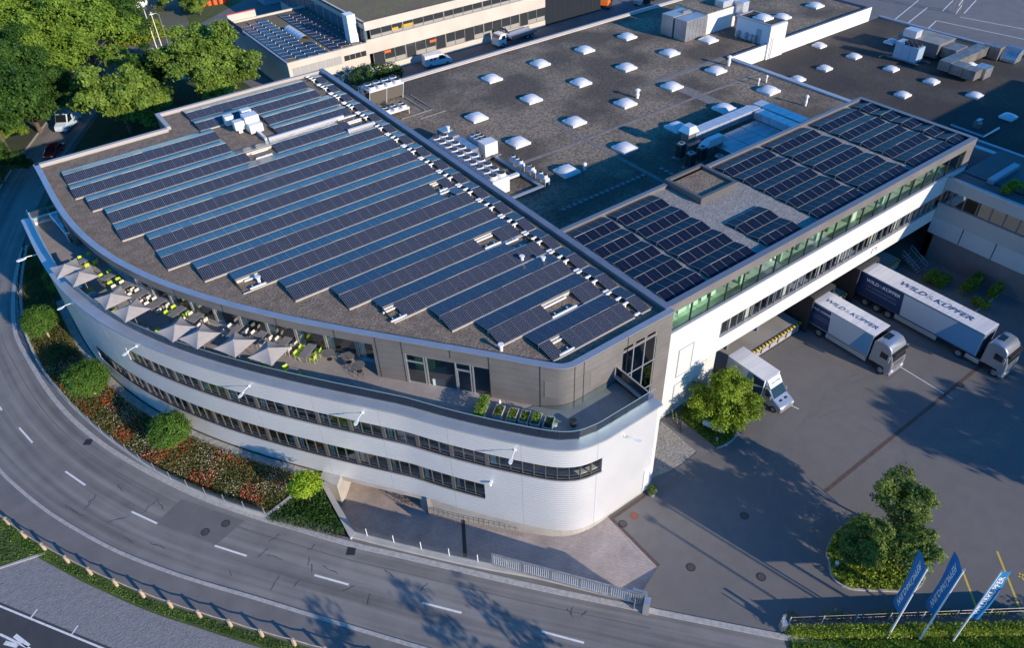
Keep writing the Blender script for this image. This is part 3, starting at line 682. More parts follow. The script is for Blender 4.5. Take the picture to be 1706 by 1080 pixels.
# recessed glazing along the terrace with paired posts and pale curtains
GP = offset(RP, 1.55)[nearest(RP, (-.3, 80)):jW+1]
s = np.r_[0, np.cumsum(np.hypot(*np.diff(GP, axis=0).T))]; n = int(s[-1]/2.75)
P_(band(GP, -.25, .12, 9.42, 9.52), 'threshold', alu)
for k in range(n):
    a, b = [np.array([np.interp(t*s[-1]/n, s, GP[:, 0]), np.interp(t*s[-1]/n, s, GP[:, 1])]) for t in (k, k+1)]
    w_ = float(np.hypot(*(b-a))); ang = math.atan2(b[1]-a[1], b[0]-a[0])
    f_ = MB(); f_.box(0, .07, -.04, .1, .1, 3.5); f_.box(.16, .23, -.04, .1, .1, 3.5); f_.box(.23, w_, .0, .08, 3.42, 3.5); f_.box(.23, w_, .0, .08, .1, .16)
    fr = f_.obj('glass_front', alu, ob_); fr.location = Vector((a[0], a[1], 9.42))-ob_.location; fr.rotation_euler = (0, 0, ang)
    g_ = MB(); g_.poly([(.24, .04, .16), (w_-.01, .04, .16), (w_-.01, .04, 3.42), (.24, .04, 3.42)]); g_.obj('pane', gl_dark, fr)
    g_ = MB()
    for j in range(4): g_.box(.26+.13*j, .38+.13*j, .14+.04*(j % 2), .17+.04*(j % 2), .12, 3.4)
    g_.obj('curtain', blindm, fr)
P_(band(RP[nearest(RP, (-.3, 80)):], 5.5, 5.7, 9.3, 13.3), 'room_wall', roomm)
sheet('soffit', ribbon(RP[nearest(RP, (-.3, 80)):jW+1], .05, 5.4), 12.97, mat('soffit_pale', (.5, .5, .5), .8), ob_)
# four part glass front in the flush wall: tall posts, door leaf
DP = RP[jD0:jD1+1]; s = np.r_[0, np.cumsum(np.hypot(*np.diff(DP, axis=0).T))]
for (u, v, door) in ((0, .26, 1), (.26, .60, 0), (.60, .80, 1), (.80, 1, 0)):
    a, b = [np.array([np.interp(t*s[-1], s, DP[:, 0]), np.interp(t*s[-1], s, DP[:, 1])]) for t in (u, v)]
    w_ = float(np.hypot(*(b-a))); ang = math.atan2(b[1]-a[1], b[0]-a[0])
    f_ = MB(); f_.box(0, .1, .02, .2, .02, 3.12); f_.box(.1, w_, .05, .15, .02, .1); f_.box(.1, w_, .05, .15, 3.04, 3.12)
    if u == 0: f_.box(.14, .22, .0, .18, .02, 3.12)
    if door: f_.box(w_-.2, w_-.1, .03, .16, .1, 3.04); f_.box(.1, w_-.2, .03, .16, 2.3, 2.42); f_.box(.12, .2, .03, .16, .1, 2.3)
    fr = f_.obj('terrace_door' if door else 'glass_front', alu, ob_); fr.location = Vector((a[0], a[1], 9.42))-ob_.location; fr.rotation_euler = (0, 0, ang)
    g_ = MB(); g_.poly([(.1, .1, .1), (w_, .1, .1), (w_, .1, 3.04), (.1, .1, 3.04)]); g_.obj('pane', gl_dark, fr)
P_(MB().prism([tuple(DP[0]+np.array([1.2, .6])), tuple(DP[4]+np.array([1.2, .6])), tuple(DP[4]+np.array([2.2, 1.4])), tuple(DP[0]+np.array([2.2, 1.4]))], 9.43, 12.0), 'lime_partition', mat('lime_curtain', (.50, .62, .12), .8))
P_(MB().box(18.8, 20.2, 38.6, 39.6, 9.43, 10.2, 0, ang=.9), 'indoor_table', mat('glass_top', (.45, .55, .55), .2))
# louvred vents in the zinc wall
for (cx, cy, z0_, z1_, tx, ty) in ((*RP[jD1+11], 10.7, 12.35, *(RP[jD1+12]-RP[jD1+10])), (28.3, 30.1, 10.6, 12.2, 1, 0)):
    a = math.atan2(ty, tx); e = MB(); w_ = .55
    for k in range(14): z_ = z0_+(z1_-z0_)*k/14; e.box(-w_, w_, -.03, .02, z_, z_+(z1_-z0_)/14*.6)
    e.box(-w_-.001, w_+.001, -.005, .03, z0_, z1_)
    o = e.obj('wall_vent', mat('vent_zinc', (.24, .225, .215), .5, .3), ob_); o.location = Vector((cx, cy, 0))-ob_.location; o.rotation_euler = (0, 0, a)
# roof
RI = offset(RP, .55)
rim = [tuple(p) for p in RP]
poly_out = rim+[(36.5, 97.2), (14.2, 97.2), (14.2, 92.2)]
inner = [tuple(p) for p in offset(RP, .5)]
sheet('roof_surface', [tuple(p) for p in offset(RP, .4)]+[(36.3, 97.0), (14.4, 97.0), (14.4, 92.0), (0, 92.0)], 13.52, rgrav, ob_)
P_(band(RP, -.08, .5, 13.86, 13.93), 'roof_coping', coping)
e = MB(); e.box(-.6, 14.0, 91.75, 92.25, 13.5, 13.93); e.box(13.95, 14.45, 92.25, 97.25, 13.5, 13.93); e.box(14.45, 36.1, 96.8, 97.25, 13.5, 13.931)
P_(e, 'roof_coping', mat('coping_light', (.42, .39, .37), .5, .2))
e = MB(); e.box(36.1, 36.75, 30.62, 97.25, 8.5, 13.98); P_(e, 'parapet', mat('dividing_parapet', (.26, .27, .31), .4, .5, col2=(.22, .23, .27), scale=.7))
e = MB(); e.box(-.55, 36.1, 91.7, 92.2, -.1, 13.5); e.box(14.0, 36.1, 96.7, 97.2, -.1, 13.5); e.box(14.0, 14.4, 92, 97, -.1, 13.5)
P_(e, 'rear_wall', greyc)
P_(MB().box(-.4, .0, 87, 92.2, -.1, 13.5), 'end_wall', greyc)
# entrance tower between the low block and the wing
e = MB(); e.box(34.9, 36.6, 30.15, 30.7, -.1, 13.86); e.box(31.0, 34.9, 30.15, 30.7, 12.9, 13.86); P_(e, 'tower_wall', greyc)
e = MB(); xs = [31.0, 32.3, 33.55, 34.75]
for x_ in xs: e.box(x_-.04, x_+.04, 30.12, 30.25, 0, 12.9)
for z_ in (12.25, 9.5, 6.5, 3.5): e.box(31, 34.9, 30.13, 30.24, z_-.04, z_+.04)
e.box(31, 34.9, 30.14, 30.2, 12.28, 12.9, 1)
tw = P_(e, 'stair_window', [alu, greyc])
for a_, b_ in zip(xs, xs[1:]):
    P_(MB().box(a_+.15, b_-.15, 30.10, 30.14, 12.42, 12.78), 'tower_vent', mat('vent_dark', (.14, .13, .125), .6))
    for z0_, z1_ in ((0, 3.46), (3.54, 6.46), (6.54, 9.46), (9.54, 12.2)):
        P_(MB().box(a_+.04, b_-.04, 30.17, 30.19, z0_, z1_), 'stair_pane', glass('stair_glass', (.12, .14, .15), .12))
P_(MB().box(31, 35, 33, 33.2, 0, 13), 'room_wall', roomm)
# passage under the curve: pier, dark back, roller door
e = MB(); e.prism([(8.9, 43.6), (9.75, 41.9), (12.3, 44.6), (11.5, 46)], -2.8, .36); P_(e, 'pier', conc)
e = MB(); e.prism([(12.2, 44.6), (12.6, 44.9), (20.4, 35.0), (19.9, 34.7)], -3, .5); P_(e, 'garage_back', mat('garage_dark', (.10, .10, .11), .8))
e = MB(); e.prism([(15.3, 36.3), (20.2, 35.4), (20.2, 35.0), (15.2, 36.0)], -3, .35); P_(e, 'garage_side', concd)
e = MB()
for k in range(8): e.box(0, 2.4, 0, .05, -2.6+.36*k, -2.6+.36*k+.33)
o = e.obj('roller_door', mat('door_grey', (.38, .38, .38), .6), ob_); o.location = Vector((11.9, 44.3, 0))-ob_.location; o.rotation_euler = (0, 0, -.9)
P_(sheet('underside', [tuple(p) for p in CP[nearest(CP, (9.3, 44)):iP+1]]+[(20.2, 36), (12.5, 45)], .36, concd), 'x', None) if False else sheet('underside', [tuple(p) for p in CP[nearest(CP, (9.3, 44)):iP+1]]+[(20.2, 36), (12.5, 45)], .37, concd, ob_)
# glazed stair hood on the terrace tip
t = empty('stair_hood', 'white framed glass stair enclosure at the far left tip of the roof terrace', 'stair hood', (0, 84, 9.42))
e = MB(); hp = [at(66, 358, 10.6), at(78, 391, 10.6)]; hb = [at(89, 396, 9.5), at(116, 379, 9.5), at(103, 352, 9.5), at(60, 361, 9.5)]
A_, B_, C_, D_ = [np.array(q_) for q_ in ((-1.35, 86.3), (-.75, 80.9), (1.1, 80.6), (.7, 86.2))]
for p, q_ in ((A_, B_), (B_, C_), (D_, C_), (A_, D_)): e.tube([(*p, 10.55), (*q_, 10.55)], .09, 4)
for p in (A_, B_, C_, D_): e.tube([(*p, 9.42), (*p, 10.55)], .06, 4)
e.obj('frame', whitem, t, world=True)
e = MB()
for p, q_ in ((A_, B_), (B_, C_), (A_, D_)): e.poly([(*p, 9.45), (*q_, 9.45), (*q_, 10.5), (*p, 10.5)])
e.poly([(*(A_*.97+C_*.03), 10.56), (*(B_*.97+D_*.03), 10.56), (*(C_*.97+A_*.03), 10.56), (*(D_*.97+B_*.03), 10.56)])
e.obj('pane', gl_rail, t, world=True)
e = MB(); m_ = (A_+B_+C_+D_)/4
for k in range(4):
    p = [A_, B_, C_, D_][k]; q_ = [A_, B_, C_, D_][(k+1) % 4]
    e.poly([(*(p*.8+m_*.2), 9.6), (*(q_*.8+m_*.2), 9.6), (*(q_*.6+m_*.4), 9.6), (*(p*.6+m_*.4), 9.6)])
e.obj('skylight_frame', whitem, t, world=True)
e = MB(); e.poly([(*(p*.6+m_*.4), 9.58) for p in (A_, B_, C_, D_)]); e.obj('skylight_pane', glass('hood_glass', (.3, .3, .32), .15), t, world=True)
# small roof fittings
for px_, py_, lb in ((432, 470, 'short white vent pipe by the lower right end of the front edge gravel'), (870, 435, 'white vent pot in a panel gap at the right of the curved roof'),
                     (905, 437, 'second white vent pot beside the panel gap at the right of the curved roof'), (747, 218, 'small white vent box in the gravel square by the service gap'), (835, 583, 'white vent pipe on the front edge of the curved roof')):
    x, y = at(px_, py_, 13.6); e = MB(); e.cyl(x, y, 13.5, 14.1, .14, 10, 0); e.cyl(x, y, 14.1, 14.18, .24, 10, 0)
    tag(e.obj('roof_vent', whitem), lb, 'roof vent')
# ---------------------------------------------------------------- production wing
W = empty('production_wing', 'long white wing with a green glazed gallery floor standing over the truck docks', 'building', (60, 38, 0))
def PW(mb, name, M, **k): return mb.obj(name, M, W, world=True, **k)
X0, X1, Y0, Y1, ZT = 36.75, 83.7, 30.7, 45.05, 13.9
e = MB(); e.box(X0, 80, Y0, Y0+.35, 8.25, 10.7); e.box(80, X1, Y0, Y0+.35, 8.25, 10.7); PW(e, 'cladding_band', cladw)
e = MB(); e.box(X0, 44.0, Y0, Y0+.35, -.1, 8.25); e.box(44.0, X1, Y0, Y0+.35, 4.72, 6.5); PW(e, 'cladding_band', cladw)
e = MB(); e.box(X0, X1, Y0-.12, Y0+.4, 10.7, 10.82); PW(e, 'sill', mat('sill_blue', (.42, .45, .52), .35, .5))
e = MB(); e.box(44.05, 80, Y0-.10, Y0+.3, 6.5, 6.58); PW(e, 'sill', coping)
e = MB(); e.box(X0, X1, Y0-.06, Y0+.5, 13.0, 13.88); e.box(X1-1.5, X1, Y0-.02, Y0+.4, 10.82, 13.0); e.box(X0, X0+.3, Y0-.02, Y0+.4, 10.82, 13.0); PW(e, 'fascia', greyc)
e = MB(); e.box(X1-.3, X1, Y0+.4, Y1, 4.7, 13.88); PW(e, 'end_wall', greyc)
e = MB(); e.box(X0, X1, Y1-.35, Y1, 8.5, 13.88); PW(e, 'rear_wall', greyc)
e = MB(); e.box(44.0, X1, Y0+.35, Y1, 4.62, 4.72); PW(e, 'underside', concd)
PW(MB().box(X0+.3, X1-.3, Y0+.5, Y1-.35, 13.45, 13.55), 'roof_slab', wgrav)
e = MB(); cw = .5
e.box(X0, X1, Y0-.08, Y0+cw, 13.88, 13.95); e.box(X1-cw, X1+.03, Y0+cw, Y1, 13.88, 13.951); e.box(X0, X1-cw, Y1-.4, Y1+.03, 13.88, 13.95)
PW(e, 'roof_coping', mat('wing_coping', (.24, .25, .28), .4, .5))
# gallery windows, one bay each with mullion and pane
xs = [X0+.3+.15]+[39.5+2.2*k for k in range(20)]; xs = [x for x in xs if x < X1-1.6]+[X1-1.5]
for a, b in zip(xs, xs[1:]):
    f_ = MB(); f_.box(0, .09, .05, .2, 0, 2.18); f_.box(.09, b-a, .08, .18, 0, .06); f_.box(.09, b-a, .08, .18, 2.12, 2.18)
    fr = f_.obj('gallery_window', mat('gallery_frame', (.06, .08, .075), .4, .4), W); fr.location = (a-60, Y0-38, 10.82)
    g_ = MB(); g_.poly([(.09, .13, .06), (b-a, .13, .06), (b-a, .13, 2.12), (.09, .13, 2.12)]); g_.obj('pane', gl_wing, fr)
# green room behind the gallery glass, with machines
e = MB(); e.box(X0+.4, X1-1.5, Y0+.4, Y1-.5, 10.4, 10.6); PW(e, 'room_floor', mat('gallery_floor', (.60, .74, .66), .4, col2=(.42, .56, .50), scale=.4))
e = MB(); e.box(X0+.4, X1-1.5, Y0+6.0, Y0+6.2, 10.6, 13.4); PW(e, 'room_wall', roomg)
rg = random.Random(8); e = MB()
x = 39.0
while x < 80:
    wd = rg.uniform(.6, 1.7); y = rg.uniform(31.6, 34.2)
    m_ = rg.choice([0, 1, 2, 3, 1]); h = rg.uniform(.6, 1.7)
    e.box(x, x+wd, y, y+rg.uniform(.6, 1.6), 10.6, 10.6+h, m_)
    if rg.random() < .5: e.box(x+.2, x+.5, y+.2, y+.5, 10.6+h, 10.6+h+rg.uniform(.2, .5), 0)
    if rg.random() < .4: e.cyl(x+.3, y-.5, 10.6, 11.3, .18, 8, 2)
    x += wd+rg.uniform(.15, .9)
PW(e, 'machines', [mat('mach_white', (.70, .78, .72), .4), mat('mach_green', (.16, .30, .22), .5), mat('mach_dark', (.08, .13, .10), .5), mat('mach_grey', (.44, .54, .50), .5)])
e = MB()
for x in (38.2, 39.6, 40.9, 42.5, 43.2): e.box(x, x+1.15, 32.2, 32.3, 10.6, 13.2)
PW(e, 'gallery_screen', mat('screen_green', (.50, .78, .56), .6))
e = MB()
for x in (47, 52.5, 58, 63.5, 69, 74.5): e.box(x, x+.3, 31.7, 32.0, 10.6, 13.4)
PW(e, 'gallery_column', mat('col_green', (.35, .55, .42), .6))
# strip of small windows
n = 33; a0, a1 = 44.1, 80.0
for k in range(n):
    a = a0+(a1-a0)*k/n; wd = (a1-a0)/n
    f_ = MB(); f_.box(0, .07, .04, .2, 0, 1.67); f_.box(.07, wd, .07, .18, 0, .07); f_.box(.07, wd, .07, .18, 1.6, 1.67)
    fr = f_.obj('window', mat('strip_frame', (.30, .30, .31), .4, .5), W); fr.location = (a-60, Y0-38, 6.58)
    g_ = MB(); g_.poly([(.07, .13, .07), (wd, .13, .07), (wd, .13, 1.6), (.07, .13, 1.6)]); g_.obj('pane', gl_dark, fr)
    if rnd.random() < .6:
        g_ = MB(); g_.box(.12, rnd.uniform(.45, .95), .3, .32, .06, 1.6); g_.obj('blind', mat('blind_white', (.55, .56, .56), .7), fr)
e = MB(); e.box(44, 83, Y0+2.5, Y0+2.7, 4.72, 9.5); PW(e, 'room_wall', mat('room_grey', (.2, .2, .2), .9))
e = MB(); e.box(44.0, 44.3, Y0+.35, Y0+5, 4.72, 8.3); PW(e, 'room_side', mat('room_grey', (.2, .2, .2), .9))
# shuttered panels in the white wall next to the tower
for x0_, x1_, z0_, z1_ in ((38.6, 40.5, 4.6, 8.0), (38.6, 40.5, .8, 3.7)):
    f_ = MB(); f_.box(x0_, x1_, Y0-.06, Y0, z0_, z0_+.08); f_.box(x0_, x1_, Y0-.06, Y0, z1_-.08, z1_); f_.box(x0_, x0_+.08, Y0-.061, Y0, z0_+.08, z1_-.08); f_.box(x1_-.08, x1_, Y0-.061, Y0, z0_+.08, z1_-.08)
    fr = PW(f_, 'shutter_frame', alu)
    g_ = MB(); hh = (z1_-z0_-.16)/9
    for k in range(9): g_.box(x0_+.08, x1_-.08, Y0-.03, Y0+.001, z0_+.08+hh*k, z0_+.08+hh*k+hh-.03)
    PW(g_, 'shutter', cladw)
# small blue emblem on the white wall: a bent bracket mark
e = MB(); e.box(68.0, 68.1, Y0-.03, Y0-.002, 5.3, 5.95); e.box(68.1, 68.8, Y0-.031, Y0-.002, 5.87, 5.95); e.box(68.8, 68.9, Y0-.03, Y0-.002, 5.45, 5.95)
PW(e, 'bracket', mat('bracket_blue', (.12, .17, .25), .5))
# docks under the wing
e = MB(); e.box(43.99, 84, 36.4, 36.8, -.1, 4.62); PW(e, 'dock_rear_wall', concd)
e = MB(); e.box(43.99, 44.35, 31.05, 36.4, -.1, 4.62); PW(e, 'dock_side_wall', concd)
e = MB()
dk = [(46.0, 57.6), (61.6, 65.7), (69.8, 75.8)]
for a, b in dk: PW(MB().box(a, b, 30.75, 36.4, -.1, 1.15), 'dock_platform', mat('dock_floor', (.26, .25, .23), .8, col2=(.33, .31, .28), scale=.5))
for a, b in dk:
    k = int((b-a)/.24)
    for j in range(k):
        x = a+(b-a)*j/k; PW(MB().box(x, x+(b-a)/k-.004, 30.60, 30.82, 1.10, 1.22), 'dock_edge', mat('safety_yellow', (.75, .52, .03), .6) if j % 2 else blackp)
    y_ = MB()
    for j in range(int((b-a)/1.3)):
        y_ = MB(); y_.box(a+.3+1.3*j, a+.3+1.3*j+.75, 30.6, 30.74, .25, .85); PW(y_, 'dock_bumper', mat('bumper_grey', (.30, .31, .33), .6))
for x in (48.3, 52.9, 61.9, 71.5):
    e = MB(); e.box(x, x+.35, 32.6, 32.95, 1.15, 4.62); PW(e, 'dock_column', mat('column_blue', (.10, .13, .19), .6))
for x, in ((58.1,), (65.9,)):
    e = MB(); e.box(x-.25, x, 30.1, 33, 0, 4.3); e.box(x+3.05, x+3.3, 30.1, 33, 0, 4.3); e.box(x-.25, x+3.3, 30.1, 33, 4.3, 4.6)
    PW(e, 'dock_shelter', blackp)
e = MB()
for k in range(7): e.box(76.2+.0, 77.8, 28.6+.33*k, 28.6+.33*k+.26, .15*k, .15*k+.05)
for k in range(7): pass
t = empty('dock_stair', 'galvanised steel stair leading up to the dock beside the court wall', 'stair', (77, 29.5, 0))
for k in range(7): MB().box(-.8, .8, -.9+.33*k, -.9+.33*k+.26, .17*k+.1, .17*k+.15).obj('tread', galv, t)
e = MB()
for sx in (-.85, .85):
    e.tube([(sx, -1.0, .9), (sx, 1.4, 2.15)], .03, 5); e.tube([(sx, -1.0, .45), (sx, 1.4, 1.7)], .03, 5)
    for k in range(4): e.tube([(sx, -1.0+.8*k, 0+.4*k), (sx, -1.0+.8*k, .9+.42*k)], .025, 5)
e.obj('handrail', galv, t)
# raised square kerb on the wing roof
t = empty('roof_kerb', 'square upstand filled with gravel at the rear of the wing roof', 'roof upstand', (53.3, 42.8, 13.5))
e = MB(); a, b, c, d_ = -2.65, 2.65, -2.5, 2.5
e.box(a, b, c, c+.35, 0, .75); e.box(a, b, d_-.35, d_, 0, .75); e.box(a, a+.35, c+.35, d_-.35, 0, .75); e.box(b-.35, b, c+.35, d_-.35, 0, .75)
e.obj('rim', mat('rim_metal', (.13, .125, .125), .5, .3), t)
MB().box(a+.35, b-.35, c+.35, d_-.35, 0, .45).obj('gravel_fill', rgrav, t)
# ---------------------------------------------------------------- main hall and dark hall
Hh = empty('main_production_hall', 'large flat roofed hall with brown gravel roof and rows of white skylights', 'building', (80, 75, 0))
def PH(mb, name, M, **k): return mb.obj(name, M, Hh, world=True, **k)
zr1 = 8.95
hp_ = [(36.75, 45.05), (91.9, 45.05), (91.9, 71.9), (128.2, 71.9), (128.2, 97.6), (36.75, 97.6)]
sheet('roof_surface', hp_, zr1, mgrav, Hh)
e = MB(); e.box(36.75, 100, 97.2, 97.7, 5, 9.25); e.box(100, 128.2, 97.2, 97.7, 5, 9.25); PH(e, 'rear_parapet', mat('parapet_light', (.44, .41, .40), .5, .2))
e = MB(); e.box(36.75, 128.2, 96.9, 97.2, 0, 9.1); e.box(36.75, 128.2, 97.2, 97.6, 0, 5); PH(e, 'rear_wall', beige)
e = MB(); e.box(91.9, 128.4, 71.5, 71.9, 0, 9.3); PH(e, 'white_wall', whitem)
e = MB(); e.box(91.9, 128.4, 71.5, 71.9, 9.3, 9.36); e.box(128.0, 128.4, 71.9, 97.2, 5, 9.3); PH(e, 'wall_coping', mat('coping_violet', (.20, .18, .23), .5, .3))
e = MB(); e.box(91.5, 92.3, 26.5, 71.5, 6, 9.2); PH(e, 'parapet', mat('parapet_grey', (.45, .46, .49), .4, .4))
# paved strips on the roof
e = MB(); e.box(56.9, 57.5, 46, 71, zr1, zr1+.03); e.box(77.1, 79.2, 57, 72, zr1, zr1+.03); e.box(40, 92, 65.0, 65.5, zr1, zr1+.031); e.box(77, 91.5, 72.2, 73.2, zr1, zr1+.032); PH(e, 'roof_walkway', mat('felt_strip', (.22, .20, .19), .9, col2=(.15, .135, .125), scale=2))
e = MB()
for k in range(16): e.box(44.2+k*.8, 44.2+k*.8+.5, 53.6, 54.1, zr1, zr1+.06)
for k in range(9): e.box(59.0, 59.5, 47.0+k*.8, 47.5+k*.8, zr1, zr1+.06)
stuff(PH(e, 'roof_paver_row', mat('paver_grey', (.20, .20, .20), .9)))
Dk = empty('dark_roof_hall', 'lower hall with black felt roof and small white skylights at the right', 'building', (110, 50, 0))
zr2 = 6.9
sheet('roof_surface', [(91.9, 26), (131.5, 26), (131.5, 71.5), (91.9, 71.5)], zr2, drgrav, Dk)
e = MB(); e.box(131.2, 131.8, 26, 71.5, 0, 7.2); e.obj('parapet', mat('parapet_blue', (.34, .37, .43), .4, .4), Dk, world=True)
e = MB(); e.box(91.9, 131.2, 25.6, 26, 0, 6.9); e.obj('wall', beige, Dk, world=True)
# skylights
def skylight(w_, label, loc, grp):
    t = empty('skylight', label, 'skylight', loc, 0, grp); h = w_/2
    e = MB(); e.box(-h, h, -h, h, 0, .28); e.obj('kerb', whitem, t)
    e = MB(); n = 6; i = 0; g = [-h*.97+2*h*.97*k/n for k in range(n+1)]
    for a in g:
        for b in g: u = (1-(a/h/.97)**2)*(1-(b/h/.97)**2); e.v.append((a, b, .285+.42*max(0, u)**.45*w_/2.2))
    for a in range(n):
        for b in range(n): j = a*(n+1)+b; e.f.append((j, j+n+1, j+n+2, j+1)); e.m.append(0)
    e.obj('dome', domew, t, smooth=True)
    return t
xs = [50.0, 59.3, 68.4, 77.4, 86.6]; ysk = [60.1, 69.8, 79.3, 89.0]
sk0 = None; rown = ['nearest', 'second', 'third', 'rearmost']
pos = [(x, y, '%s skylight from the left in the %s row of the brown gravel roof' % (ORD[i-(1 if y > 85 else 0)], rown[j])) for j, y in enumerate(ysk) for i, x in enumerate(xs) if not (y > 85 and x < 55)]
pos += [(95.4, 79.3, 'skylight standing directly in front of the ribbed metal box on the hall roof'), (79.8, 55.6+2.2, 'shaded skylight right behind the bend of the roof duct') if False else (68.4, 50.6, 'shaded blue skylight left of the square exhaust hood'),
        (*at(1209, 181, 9), 'shaded blue skylight behind the corner of the long roof duct') if False else (50.2, 50.6+.0, 'blue shaded skylight nearest the glass-roof wing parapet'),
        (*at(1303, 26, 9.3), 'skylight behind the white stair house on the main roof'), (*at(1358, 7, 9.3), 'farthest right skylight at the back of the main roof')]
pos = [p for p in pos if p[2] and not (p[0] == 68.4 and p[1] == 50.6) and not (p[0] == 50.2)]
for x, y, lb in pos:
    if sk0 is None: sk0 = skylight(2.35, lb, (x, y, zr1), 'skylights on the main hall roof')
    else: dup(sk0, (x, y, zr1), 0, lb, 'skylights on the main hall roof')
xs2 = [97.5, 104.1, 111.6, 121.9]; n0 = None
dk_px = [((1365, 75), 'small skylight at the far left of the dark roof below the white wall'), ((1423, 93), 'small skylight of the dark roof, first right of the far left one'), ((1374, 113), 'small skylight on the dark roof, middle of the left diagonal'),
         ((1329, 131), 'small skylight on the dark roof nearest the grey parapet'), ((1485, 114), 'small skylight on the dark roof just in front of the blue cabinet'), ((1485, 69), 'blue shaded small skylight left behind the blue cabinet'),
         ((1552, 135), 'small skylight on the dark roof in front of the silver duct bend'), ((1504, 157), 'small skylight on the dark roof nearest the wing'), ((1624, 158), 'small skylight at the edge of the big shadow on the dark roof'),
         ((1680, 194), 'small skylight lying fully in shade on the dark roof'), ((1614, 107), 'small skylight tucked between the silver ducts')]
for (a, b), lb in dk_px:
    x, y = at(a, b, 7.1)
    if n0 is None: n0 = skylight(1.75, lb, (x, y, zr2), 'small skylights on the dark roof')
    else: dup(n0, (x, y, zr2), 0, lb, 'small skylights on the dark roof')
# white stair house on the main roof
t = empty('stair_house', 'white box shaped stair house with its own skylight at the end of the main roof', 'stair house', (102.2, 74.8, 0))
e = MB(); e.box(100.4, 104.1, 71.45, 78.1, 8.9, 12.1); e.box(100.2, 104.2, 71.2, 71.5, 6.9, 12.1); e.obj('wall', mat('house_white', (.66, .67, .70), .6), t, world=True)
e = MB(); e.box(100.3, 104.2, 71.35, 71.65, 12.1, 12.3); e.box(100.3, 104.2, 77.9, 78.2, 12.1, 12.3); e.box(100.3, 100.6, 71.65, 77.9, 12.1, 12.3); e.box(103.9, 104.2, 71.65, 77.9, 12.1, 12.3); e.obj('roof_edge', coping, t, world=True)
MB().box(100.6, 103.9, 71.65, 77.9, 12.1, 12.15).obj('roof_surface', drgrav, t, world=True)
MB().box(100.36, 100.4, 73.0, 74.0, 9.0, 11.2).obj('door', mat('door_blue_grey', (.36, .38, .42), .5), t, world=True)
dup(sk0, (102.3, 74.6, 12.12), 0, 'skylight on top of the white stair house', 'skylights on the main hall roof')
e = MB()
for s_ in (-.22, .22): e.tube([(s_, 0, 0), (s_, 0, 3.4), (s_, .5, 3.6)], .03, 5)
for k in range(9): e.tube([(-.22, 0, .3+.35*k), (.22, 0, .3+.35*k)], .02, 4)
o = tag(e.obj('wall_ladder', galvd), 'thin metal ladder on the white wall below the stair house', 'ladder'); o.location = (100.9, 71.15, 6.9); o.rotation_euler = (0, 0, 0)
for i_, (px_, py_) in enumerate(((1228, 62), (1242, 66), (1252, 68), (1256, 71))):
    x, y = at(px_, py_, 8.95); e = MB(); e.cyl(x, y, 8.95, 9.8, .25, 12); e.cyl(x, y, 9.8, 9.95, .36, 12); e.cyl(x, y, 9.95, 10.2, .36, 12, r2=.08)
    tag(e.obj('vent_pot', galv), ['leftmost vent pot against the side of the stair house', 'second vent pot from the left against the stair house', 'third vent pot from the left against the stair house', 'rightmost vent pot against the stair house'][i_], 'vent pot', 'vent pots beside the stair house')
for (px_, py_, hh, rr, lb) in ((1213.5, 109, 1.3, .3, 'tall white vent pipe at the corner where three roof parapets meet'), (1061.5, 163, 1.1, .3, 'white vent pipe standing behind a skylight in the middle of the main roof'), (1341.5, 176, 1.25, .2, 'white capped vent pipe in front of the wing roof on brown gravel'),
        (1263, 142, .8, .13, 'left of two thin white vent pipes by the parapet'), (1276, 137, .8, .13, 'right of two thin white vent pipes by the parapet'), (974, 283, .7, .2, 'small blue shaded vent beside the nearest skylight')):
    x, y = at(px_, py_, 8.95); e = MB(); e.cyl(x, y, 8.95, 8.95+hh, rr*.75, 12); e.cyl(x, y, 8.95+hh*.35, 8.95+hh*.55, rr, 12); e.cyl(x, y, 8.95+hh, 8.95+hh+.12, rr*1.3, 12); e.cyl(x, y, 8.95+hh+.12, 8.95+hh+.28, rr*1.3, 12, r2=.1)
    tag(e.obj('vent_pipe', whitem), lb, 'vent pipe', 'vent pipes on the hall roofs')
# ---------------------------------------------------------------- right court building and its upper terrace
R = empty('court_building', 'grey panelled building closing the truck yard on the right, in shade', 'building', (86, 20, 0))
def PR(mb, name, M, **k): return mb.obj(name, M, R, world=True, **k)
cb = mat('court_cladding', (.36, .36, .36), .7, col2=(.32, .32, .325), scale=.3)
XR = 80.0
PR(MB().box(XR, XR+.4, -30, Y0-.02, 9.0, 10.3), 'cladding_band', cb); PR(MB().box(XR, XR+.4, -30, Y0-.02, 5.35, 7.2), 'cladding_band', cb)
PR(MB().box(XR+.25, XR+.5, -30, Y0-.02, 0, 3.3), 'base_wall', mat('base_brownish', (.17, .155, .16), .8, col2=(.14, .13, .135), scale=.4))
PR(MB().box(XR-.05, XR+.45, -30, Y0-.02, 10.3, 10.4), 'coping', coping); PR(MB().box(XR-.08, XR+.2, -30, Y0-.02, 7.2, 7.28), 'sill', coping)
for k in range(8):
    y = Y0-3.6-3.65*k; g_ = MB(); g_.box(XR+.02, XR+.25, y+.06, y+3.59, 3.3, 5.35); PR(g_, 'panel', mat('court_panel', (.40, .43, .47), .6, col2=(.37, .40, .44), scale=.5))
PR(MB().box(XR+.2, XR+.4, -30, Y0-.02, 3.3, 5.35), 'panel_backing', darkm)
for k in range(22):
    y = Y0-.9-1.45*k-.3
    f_ = MB(); f_.box(XR+.05, XR+.25, y, y+.12, 7.28, 9.0); f_.box(XR+.1, XR+.2, y+.12, y+1.45, 7.28, 7.36); fr = PR(f_, 'window', mat('court_frame', (.12, .125, .13), .5))
    g_ = MB(); g_.box(XR+.13, XR+.15, y+.12, y+1.45, 7.36, 9.0); g_.obj('pane', gl_dark, fr); fr.children[0].location = (0, 0, 0)
